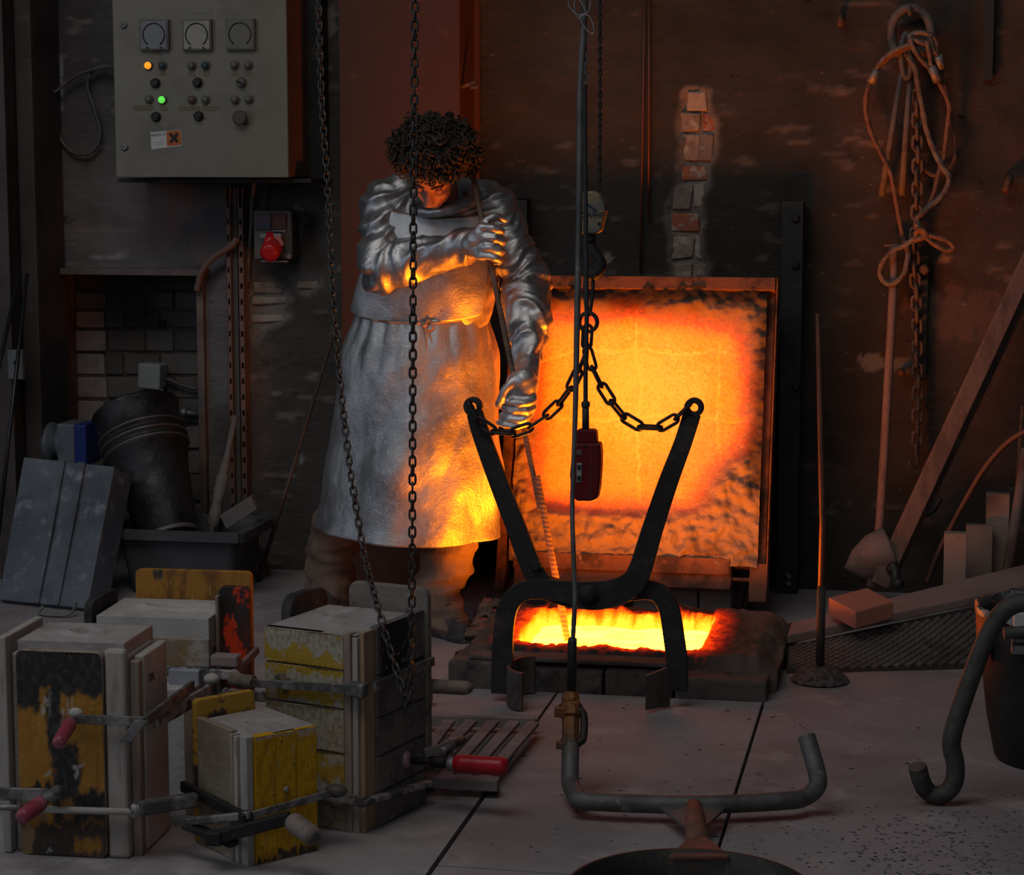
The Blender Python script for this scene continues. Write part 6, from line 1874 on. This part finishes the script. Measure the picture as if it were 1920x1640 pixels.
# ------------------------------------------------------------------ the founder at the furnace
ALU = mat('aluminised_cloth', (.50, .50, .505), .40, .92, [((.36, .355, .36), 5, .42, .66), ((.58, .575, .58), 40, .5, .75)], .35, 130, bdist=.004)
ALU2 = mat('aluminised_apron', (.58, .575, .575), .46, .92, [((.37, .365, .37), 4, .42, .66), ((.64, .63, .63), 60, .5, .75), ((.20, .13, .09), 14, .70, .78)], .55, 120, bdist=.004)
ALU3 = mat('aluminised_glove', (.55, .545, .55), .42, .85, [((.38, .37, .38), 12, .45, .66)], .4, 90, bdist=.004)
SKIN = mat('skin', (.42, .20, .14), .5, 0, [((.34, .15, .10), 30, .5, .7)], .12, 120, spec=.35)
HAIR = mat('dark_curly_hair', (.034, .022, .016), .55, 0, [((.045, .032, .025), 60, .5, .7)], .3, 160)
LEATH = mat('scorched_leather', (.20, .135, .098), .7, 0, [((.13, .088, .065), 6, .42, .64), ((.06, .045, .037), 13, .63, .72)], .5, 45)
BOOTM = mat('dusty_black_boot', (.045, .04, .038), .6, 0, [((.14, .12, .115), 14, .5, .68)], .4, 60)
DARKT = mat('dark_trousers', (.03, .025, .022), .85, 0, [], .3, 40)

def blob_mesh(mb, vox, it, disp=None, name='b'):
    """weld overlapping blobs into one continuous skin, relax it, then fold it"""
    me = mb.mesh(name)
    o = bpy.data.objects.new(name, me)
    C.objects.link(o)
    r_ = o.modifiers.new('weld', 'REMESH')
    r_.mode, r_.voxel_size, r_.adaptivity = 'VOXEL', vox, 0
    s_ = o.modifiers.new('relax', 'SMOOTH')
    s_.factor, s_.iterations = .5, it
    bpy.context.view_layer.update()
    me2 = bpy.data.meshes.new_from_object(o.evaluated_get(bpy.context.evaluated_depsgraph_get()))
    bpy.data.objects.remove(o)
    if disp:
        N_ = [v.normal.copy() for v in me2.vertices]
        P_ = [v.co.copy() for v in me2.vertices]
        for i, v in enumerate(me2.vertices):
            d = disp(P_[i], N_[i])
            v.co = P_[i] + (d if isinstance(d, Vector) else N_[i] * d)
    me2.polygons.foreach_set('use_smooth', [True] * len(me2.polygons))
    me2.update()
    return me2
def put(name, me, m, parent, label=None):
    b = wpos(parent) if parent else Vector((0, 0, 0))
    for v in me.vertices:
        v.co -= b
    me.materials.clear()
    me.materials.append(m)
    o = bpy.data.objects.new(name, me)
    o.data.name = name
    C.objects.link(o)
    if parent:
        o.parent = parent
    if label:
        o['label'] = label
    return o
def capsule(mb, a, b, ra, rb, n=14):
    a, b = Vector(a), Vector(b)
    d = b - a
    L_ = d.length
    ax = d / L_
    pr = [(max(ra * sin(t), 1e-4), -ra * cos(t)) for t in [pi / 2 * k / 5 for k in range(6)]] + [(max(rb * cos(t), 1e-4), L_ + rb * sin(t)) for t in [pi / 2 * k / 5 for k in range(6)]]
    return mb.lathe(pr, a, ax, n)
def w3(x, y, Y):
    return at_y(x, y, Y)
HC = w3(815, 322, 6.87)
fwd = Vector((-.07, -.66, -.75)).normalized()
upv = Vector((.06, -.74, .66)); upv = (upv - fwd * upv.dot(fwd)).normalized()
sid = upv.cross(fwd).normalized()      # towards the right of the picture
if sid.x < 0:
    sid = -sid
HM = Matrix((sid, fwd, upv)).transposed()
def hp_(s, f, u):
    return HC + sid * s + fwd * f + upv * u
J = dict(neck=w3(826, 376, 7.06), chest=w3(818, 452, 7.11), waist=w3(794, 590, 7.11), hip=w3(786, 690, 7.13),
         shA=w3(722, 378, 7.09), elA=w3(717, 503, 6.975), wrA=w3(884, 459, 6.90), shB=w3(926, 392, 7.11), elB=w3(988, 535, 7.07), wrB=w3(990, 668, 6.93),
         hA=w3(757, 720, 7.16), kA=w3(640, 985, 7.20), fA=w3(616, 1150, 7.24), hB=w3(830, 720, 7.12), kB=w3(848, 1010, 7.03), fB=w3(826, 1165, 6.985))
# body: one continuous skin
mb = MB()
mb.ball(HC + upv * .035, (.076, .096, .088), HM, 24, 16)
mb.ball(hp_(0, .028, -.03), (.062, .068, .075), HM, 20, 14)
mb.ball(hp_(0, .050, -.083), (.034, .034, .028), HM)
capsule(mb, hp_(0, .088, .012), hp_(0, .112, -.032), .009, .0145)
mb.ball(hp_(0, .108, -.036), (.020, .016, .012), HM)
capsule(mb, hp_(-.035, .081, .026), hp_(.035, .081, .026), .011, .011)
capsule(mb, hp_(-.040, .070, -.020), hp_(-.020, .078, -.03), .016, .012)
capsule(mb, hp_(.040, .070, -.020), hp_(.020, .078, -.03), .016, .012)
capsule(mb, hp_(-.018, .088, -.064), hp_(.018, .088, -.064), .008, .008)
for s in (-1, 1):
    mb.ball(hp_(s * .080, -.004, -.006), (.009, .020, .032), HM)
capsule(mb, hp_(0, -.03, -.03), J['neck'], .058, .066)
capsule(mb, J['neck'], J['chest'], .07, .11)
mb.ball(J['chest'], (.14, .09, .15)); capsule(mb, J['chest'], J['waist'], .10, .11); mb.ball(J['hip'], (.15, .10, .12))
capsule(mb, J['waist'], J['hip'], .11, .11)
for a, b, r0, r1 in (('chest', 'shA', .06, .05), ('shA', 'elA', .045, .036), ('elA', 'wrA', .036, .026), ('chest', 'shB', .06, .05), ('shB', 'elB', .045, .036), ('elB', 'wrB', .036, .026),
                     ('hip', 'hA', .08, .085), ('hA', 'kA', .08, .055), ('kA', 'fA', .05, .038), ('hip', 'hB', .08, .085), ('hB', 'kB', .08, .055), ('kB', 'fB', .05, .036)):
    capsule(mb, J[a], J[b], r0, r1)
capsule(mb, J['wrA'], w3(915, 450, 6.86), .026, .028); capsule(mb, J['wrB'], w3(977, 735, 6.86), .026, .028)
capsule(mb, J['fB'], w3(862, 1192, 6.90), .036, .026); capsule(mb, J['fA'], w3(622, 1168, 7.14), .036, .026)
eyes = [hp_(s * .032, .078, .004) for s in (-1, 1)]
def face(p, n):
    d = 0
    for e in eyes:
        d -= .010 * math.exp(-((p - e).length / .014) ** 2)
    q_ = p - HC
    s_, f_, u_ = q_.dot(sid), q_.dot(fwd), q_.dot(upv)
    if f_ > .05 and abs(s_) < .03:
        d -= .005 * math.exp(-((u_ + .064) / .004) ** 2)
    return d
person = put('person', blob_mesh(mb, .0065, 5, face), SKIN, None)
person['label'] = 'person in silver aluminised coat and apron bowing over the furnace, holding a long rod'
person['category'] = 'person'
for e in eyes:
    part('eye', MB().ball(e + fwd * .000, .0115), SKIN, person)
for s in (-1, 1):
    part('eyebrow', MB().tube(smooth_path([hp_(s * .012, .093, .024), hp_(s * .030, .091, .031), hp_(s * .050, .077, .026)], 5), [.004] * 11, 6), HAIR, person)

# hair: a big mop of loose curls
def hair_r(d):
    """radius of the mop in head-frame direction d"""
    return 1 + .10 * fbm((d.x * 4, d.y * 4, d.z * 4), 3) + .06 * fbm((d.x * 11, d.y * 11, d.z * 11), 2)
HR = Vector((.142, .125, .112))
hcen = hp_(.0, -.025, .058)
mbh = MB()
vs0 = MB().ball((0, 0, 0), 1.0, None, 56, 36)
pts = []
for v in vs0.v:
    d = v.normalized()
    r_ = hair_r(d)
    p = Vector((d.x * HR.x * r_, d.y * HR.y * r_, d.z * HR.z * r_))
    # keep the face open
    if d.y > .35 and d.z < .05:
        p *= .72
    if d.z < -.45:
        p.z *= .8
    pts.append(hcen + HM @ p * .92)
mbh.add(pts, vs0.f, True)
rnd = random.Random(3)
k = 0
while k < 620:
    d = Vector((rnd.gauss(0, 1), rnd.gauss(0, 1), rnd.gauss(0, 1))).normalized()
    if d.z < -.55 or (d.y > .30 and d.z < .10):
        continue
    k += 1
    r_ = hair_r(d) * rnd.uniform(.93, 1.10)
    c = hcen + HM @ Vector((d.x * HR.x * r_, d.y * HR.y * r_, d.z * HR.z * r_))
    ax = (HM @ Vector((rnd.gauss(0, 1), rnd.gauss(0, 1), rnd.gauss(0, 1)))).normalized()
    u = ax.orthogonal().normalized(); v = ax.cross(u)
    R_ = rnd.uniform(.008, .016)
    t0 = rnd.uniform(0, 6)
    cur = [c + (u * cos(t0 + i * .62) + v * sin(t0 + i * .62)) * R_ * (1 - .03 * i) + ax * (i - 7) * .0019 for i in range(15)]
    mbh.tube(cur, rnd.uniform(.0022, .0036), 5)
hairo = part('hair', mbh, HAIR, person)

# coat with sleeves
mb = MB()
mb.ball(w3(818, 445, 7.115), (.185, .135, .20), None, 24, 16)
mb.ball(w3(806, 560, 7.11), (.222, .142, .20), None, 24, 16)
mb.ball(w3(868, 520, 7.12), (.125, .12, .20), None, 20, 14)
mb.ball(w3(802, 680, 7.125), (.225, .155, .20), None, 24, 16)
capsule(mb, J['shA'], J['chest'], .080, .12); capsule(mb, J['shB'], J['chest'], .078, .12)
capsule(mb, w3(745, 362, 7.11), w3(905, 372, 7.13), .068, .066)
A1, A2, A3 = J['shA'], J['elA'], J['wrA']
capsule(mb, A1, A2, .082, .078); capsule(mb, A2, A3, .078, .052); capsule(mb, A2, A2.lerp(A3, .45), .08, .066)
B1, B2, B3 = J['shB'], J['elB'], J['wrB']
capsule(mb, B1, B2, .076, .074); capsule(mb, B2, B3, .078, .055); capsule(mb, B2, B2.lerp(B3, .55), .076, .078)
# standing collar
cc = w3(832, 377, 7.02)
ring = []
for k in range(28):
    a = 2 * pi * k / 28
    ring.append(cc + Vector((cos(a) * .098, sin(a) * .095 - .01, .030 * sin(a) * 1.1 + .012 * cos(a))))
mb.tube(ring, .020, 8, closed=True)
segs = [(A1, A2), (A2, A3), (B1, B2), (B2, B3)]
def folds(p, n):
    best, bi, bt = 1e9, 0, 0
    for i, (a, b) in enumerate(segs):
        d = b - a
        t = max(0, min(1, (p - a).dot(d) / d.length_squared))
        q_ = (p - a - d * t).length
        if q_ < best:
            best, bi, bt = q_, i, t
    tors = sstep(.085, .14, best)
    a, b = segs[bi]
    d = (b - a); L_ = d.length; d = d / L_
    ax = (p - a).dot(d)
    lat = p - a - d * ax
    wv = fbm((p.x * 5, p.y * 5, p.z * 5 + bi), 2)
    sk = lat.dot(Vector((0, -1, 0))) * (1.2 if bi % 2 else -.9)
    r1 = noise.noise(Vector(((ax + sk * .5) * 14.5 + wv * 1.8 + bi * 9, lat.x * 4, lat.y * 4 + lat.z * 4)))
    r2 = noise.noise(Vector(((ax - sk) * 34 + wv * 2, lat.x * 9 + 5, (lat.y + lat.z) * 9)))
    amp = .020 + .010 * math.exp(-(((bt - 1) if bi % 2 == 0 else bt) / .3) ** 2)
    arm_d = amp * (.55 - 1.5 * abs(r1)) + .005 * (.4 - abs(r2) * 1.5)
    ff = fbm((p.x * 5, p.y * 5, p.z * 3.2 + 4), 3)
    tor_d = .020 * (.35 - abs(ff)) + .004 * fbm((p.x * 18, p.y * 18, p.z * 14), 2)
    return (arm_d * (1 - tors) + tor_d * tors)
put('coat', blob_mesh(mb, .0085, 5, folds), ALU, person)

# apron skirt
def apron(u, v):
    """u across the front -1..1, v down 0..1"""
    th_ = radians(104) * u
    y_px = 588 + v * (1000 - 588) + (1 - v) ** 2 * (17 * max(0, cos(th_)) - 11)
    cx = 790 - 29 * v + 6 * sin(v * 3)
    a_ = .221 + .026 * sstep(0, .22, v) + .064 * v
    b_ = .160 + .022 * sstep(0, .25, v) + .062 * v
    Yc = 7.115 - .01 * v
    c = at_y(cx, y_px, Yc)
    fold = .017 * v ** .8 * sin(th_ * 4.0 + .9 + 1.3 * fbm((u * 1.4, v * 1.6, 5.0), 2)) + .006 * v * sin(th_ * 8 + 2.4 * v)
    diag = .020 * fbm((u * 1.9 + v * 2.0, v * 2.1 - u * 1.5, 8.0), 2) * sstep(0, .2, v) + .0016 * fbm((u * 12 + v * 6, v * 12 - u * 5, 2.0), 2)
    gather = .005 * (1 - v) ** 5 * sin(th_ * 19 + 2 * fbm((u * 4, 0, 1), 2))
    o = Vector((sin(th_), -cos(th_), 0))
    z = c.z + .014 * (abs(u) ** 2) * v - .018 * u * v
    return Vector((c.x + sin(th_) * a_, c.y - cos(th_) * b_, z)) + o * (fold + diag + gather)
q = MB()
q.grid(lambda s_, t_: apron(s_ * 2 - 1, t_), 170, 130)
ap = part('apron_skirt', q, ALU2, person)
so = ap.modifiers.new('thick', 'SOLIDIFY'); so.thickness = .004; so.offset = -1
hem = [apron(s_ / 40 - 1, 1.0) for s_ in range(81)]
part('hem_seam', MB().tube([p + Vector((0, 0, .004)) for p in hem], .0035, 6), mat('charred_hem', (.16, .09, .06), .8), person)
# bib
def bib(u, v):
    """v: 0 at the waist, 1 at the neckline"""
    y_px = 592 + (1 - v) ** 2 * (17 * sqrt(max(0, 1 - u * u)) - 11) - v * (592 - 398) + 10 * (1 - abs(u)) * v ** 4 + 4 * v * u
    cx = 790 + 42 * v
    half = (.228 - .058 * v ** 2)
    c = at_y(cx, y_px, 7.115)
    b_ = .163 + .02 * sin(v * pi) - .012 * v
    x = u * half
    yy = -b_ * sqrt(max(0.02, 1 - (x / .262) ** 2))
    d = .008 * fbm((u * 2 + v, v * 2.4, 15.0), 2) + .004 * math.exp(-(v / .10) ** 2) * sin(u * 14)
    return Vector((c.x + x, c.y + yy - d, c.z))
q = MB()
q.grid(lambda s_, t_: bib(s_ * 2 - 1, t_), 90, 70)
bb = part('apron_bib', q, ALU2, person)
so = bb.modifiers.new('thick', 'SOLIDIFY'); so.thickness = .004; so.offset = 1
part('bib_piping', MB().tube([bib(s_ / 20 - 1, 1.0) for s_ in range(41)], .0042, 6), mat('rust_piping', (.30, .15, .08), .6), person)
# waist tie with its bow
CORD = mat('waist_cord', (.36, .25, .19), .8)
wl = [apron(s_ / 30 - 1, .012) + Vector((0, -.006, 0)) for s_ in range(61)]
part('waist_tie', MB().tube(wl, .0042, 6), CORD, person)
kn = apron(.13, .02) + Vector((0, -.012, 0))
K = lambda dx, dz, dy=0: kn + Vector((dx / 555, dy, -dz / 555))
part('bow', MB().tube(smooth_path([kn, K(-14, 20), K(-26, 48), K(-14, 50), K(-2, 22), kn], 6), .0034, 6).tube(smooth_path([kn, K(10, -8), K(16, 6), K(6, 10), kn], 6), .0032, 6)
     .tube(smooth_path([kn, K(4, 40, -.006), K(2, 90, -.012), K(4, 122, -.016)], 6), .0034, 6).tube(smooth_path([kn, K(12, 26), K(16, 52, -.004)], 6), .0032, 6).ball(kn, .009), CORD, person)
# leather gaiters, boots, dark trousers seat
mb = MB()
capsule(mb, w3(850, 975, 7.07), w3(846, 1030, 7.04), .078, .094); capsule(mb, w3(846, 1030, 7.04), w3(820, 1105, 7.02), .094, .076)
capsule(mb, w3(818, 1100, 7.01), w3(822, 1150, 6.99), .078, .086); capsule(mb, w3(822, 1150, 6.985), w3(842, 1170, 6.95), .084, .062)
def gfold(p, n):
    r1 = noise.noise(Vector((p.x * 5, p.y * 5, p.z * 17)))
    r2 = noise.noise(Vector((p.x * 9 + p.z * 6, p.y * 9, p.z * 24)))
    return .034 * (.32 - abs(r1)) + .010 * (.3 - abs(r2)) + .003 * fbm((p.x * 22, p.y * 22, p.z * 22), 2)
put('gaiter', blob_mesh(mb, .009, 4, gfold), LEATH, person)
mb = MB()
capsule(mb, w3(634, 975, 7.20), w3(622, 1060, 7.22), .085, .078); capsule(mb, w3(622, 1060, 7.22), w3(614, 1150, 7.22), .078, .085)
capsule(mb, w3(606, 1000, 7.26), w3(592, 1110, 7.28), .05, .035)
put('gaiter', blob_mesh(mb, .009, 4, gfold), LEATH, person)
for (hx_, hy_, hY, tx, ty, tY) in ((815, 1192, 7.00, 868, 1196, 6.885), (612, 1165, 7.22, 622, 1178, 7.10)):
    mb = MB()
    h = w3(hx_, hy_, hY); t = w3(tx, ty, tY)
    h.z = .048; t.z = .036
    capsule(mb, h, t, .050, .036); mb.ball(h.lerp(t, .35) + Vector((0, 0, .03)), (.05, .055, .055)); capsule(mb, Vector((h.x, h.y, .014)), Vector((t.x, t.y, .012)), .050, .042)
    me = blob_mesh(mb, .008, 4)
    for v in me.vertices:
        v.co.z = max(v.co.z, .001)
    put('boot', me, BOOTM, person)

# rebar stirrer: from the chest through both fists down into the melt
RB = mat('rebar_steel', (.20, .125, .09), .6, .25, [((.10, .065, .05), 9, .45, .66)], .3, 60)
r0, r1 = w3(888, 333, 6.885), w3(1062, 1200, 6.70)
def rebar(a, b, r, q):
    d = b - a
    L_ = d.length
    ax = d / L_
    u = ax.orthogonal().normalized(); v = ax.cross(u)
    n, vs, fs = 12, [], []
    m = int(L_ / .0038)
    for i in range(m + 1):
        for k_ in range(n):
            t_ = 2 * pi * k_ / n
            rr = r * (1 + .17 * max(0, cos(2 * pi * (i * .0038 / .0155) + t_)) ** 2)
            vs.append(a + ax * (L_ * i / m) + (u * cos(t_) + v * sin(t_)) * rr)
    for i in range(m):
        for k_ in range(n):
            l = (k_ + 1) % n
            fs.append((i * n + k_, i * n + l, (i + 1) * n + l, (i + 1) * n + k_))
    q.add(vs, fs, True)
    q.f.append(tuple(len(q.v) - n + k_ for k_ in range(n))); q.sm.append(False)
    q.f.append(tuple(len(q.v) - (m + 1) * n + k_ for k_ in range(n - 1, -1, -1))); q.sm.append(False)
    return q
st2 = thing('stirring_rod', 'long ribbed steel rod held by the worker and dipped into the melt', 'rod', r1)
jn = r0.lerp(r1, .66)
part('upper_rod', rebar(r0, r0.lerp(r1, .72), .0088, MB()), RB, st2)
off = Vector((.014, -.012, 0))
part('lower_rod', rebar(r0.lerp(r1, .645) + off, r1 + off * .3, .0105, MB()), RB, st2)

# gloves: palm, four fingers and a thumb closed round the rod
def rod_at(y):
    t_ = (y - 333) / (1200 - 333)
    return r0.lerp(r1, t_)
def glove(name, blobs, fingers, wr, el, cuff_r):
    mb = MB()
    for (a, b, ra, rb) in blobs:
        capsule(mb, a, b, ra, rb)
    for pts, rr in fingers:
        P_ = smooth_path(pts, 3)
        for i, (a, b) in enumerate(zip(P_[:-1], P_[1:])):
            k_ = 1 - .22 * i / len(P_)
            capsule(mb, a, b, rr * k_, rr * (k_ - .02), 10)
    d = (el - wr).normalized()
    capsule(mb, wr + d * .075, wr, cuff_r, cuff_r * .86)
    capsule(mb, wr + d * .085, wr + d * .070, cuff_r * 1.05, cuff_r * 1.05)
    def gd(p, n):
        r1_ = noise.noise(Vector((p.x * 26, p.y * 26, p.z * 26)))
        return .007 * (.3 - abs(r1_))
    return put(name, blob_mesh(mb, .0052, 2, gd), ALU3, person)
# upper fist: the knuckles face the camera, fingers close over the rod towards the right
fr_ = rod_at(452)
P = lambda x, y, dY: at_y(x, y, fr_.y + dY)
fingers = []
for i, (yk, L_) in enumerate(((424, 1.0), (443, 1.08), (462, 1.0), (479, .85))):
    fingers.append(([P(899, yk + 2, -.040), P(917 , yk - 2 + 4, -.052), P(917 + 20 * L_, yk + 8, -.040), P(921 + 19 * L_, yk + 12, -.004), P(912 + 14 * L_, yk + 13, .016)], .0142 if i < 3 else .0125))
fingers.append(([P(898, 428, -.02), P(914, 412, -.03), P(932, 406, -.022), P(945, 412, -.004)], .0145))
glove('glove', [(P(886, 459, -.005), P(903, 440, -.026), .040, .034), (P(888, 462, -.006), P(906, 470, -.024), .038, .030), (P(903, 434, -.030), P(906, 478, -.028), .022, .018)], fingers, J['wrA'], J['elA'], .052)
# lower fist: arm hangs down, fingers hook round the rod from behind and below
fr2 = rod_at(765)
P = lambda x, y, dY: at_y(x, y, fr2.y + dY)
fingers = []
for i, (yk, xk) in enumerate(((752, 998), (768, 998), (783, 993), (797, 986))):
    fingers.append(([P(xk - 4, yk - 18, .02), P(xk + 1, yk - 4, -.016), P(xk - 16, yk + 3, -.042), P(xk - 38, yk + 3 - i, -.040), P(xk - 52, yk - 2 - i, -.014)], .0150 - .0009 * i))
fingers.append(([P(972, 706, -.02), P(954, 722, -.036), P(942, 742, -.038), P(935, 760, -.026)], .0155))
glove('glove', [(J['wrB'], P(986, 722, .0), .044, .042), (P(982, 712, -.004), P(985, 764, .008), .042, .036), (P(966, 716, -.012), P(974, 750, -.008), .030, .028)], fingers, J['wrB'], J['elB'], .056)

# things that come in numbers share a group
GROUPS = dict(casting_mould='casting moulds in the foreground', bar_clamp='clamps round the moulds', wire_sling='wire rope slings on the wall', firebrick='firebricks behind the plank', hanging_rod='rods hanging on the shackle',
              power_cable='cables round the cabinet', wall_pipe='thin pipes on the wall', leaning_stick='sticks leaning at the right edge', mould_board='boards between the moulds', leaning_beam='leaning beams', steel_rod='thin leaning rods',
              clamp_spindle='red clamp spindles', wall_peg='rusty wall pegs')
for o in list(bpy.data.objects):
    b_ = o.name.split('.')[0]
    if o.parent is None and b_ in GROUPS and not o.get('group'):
        o['group'] = GROUPS[b_]
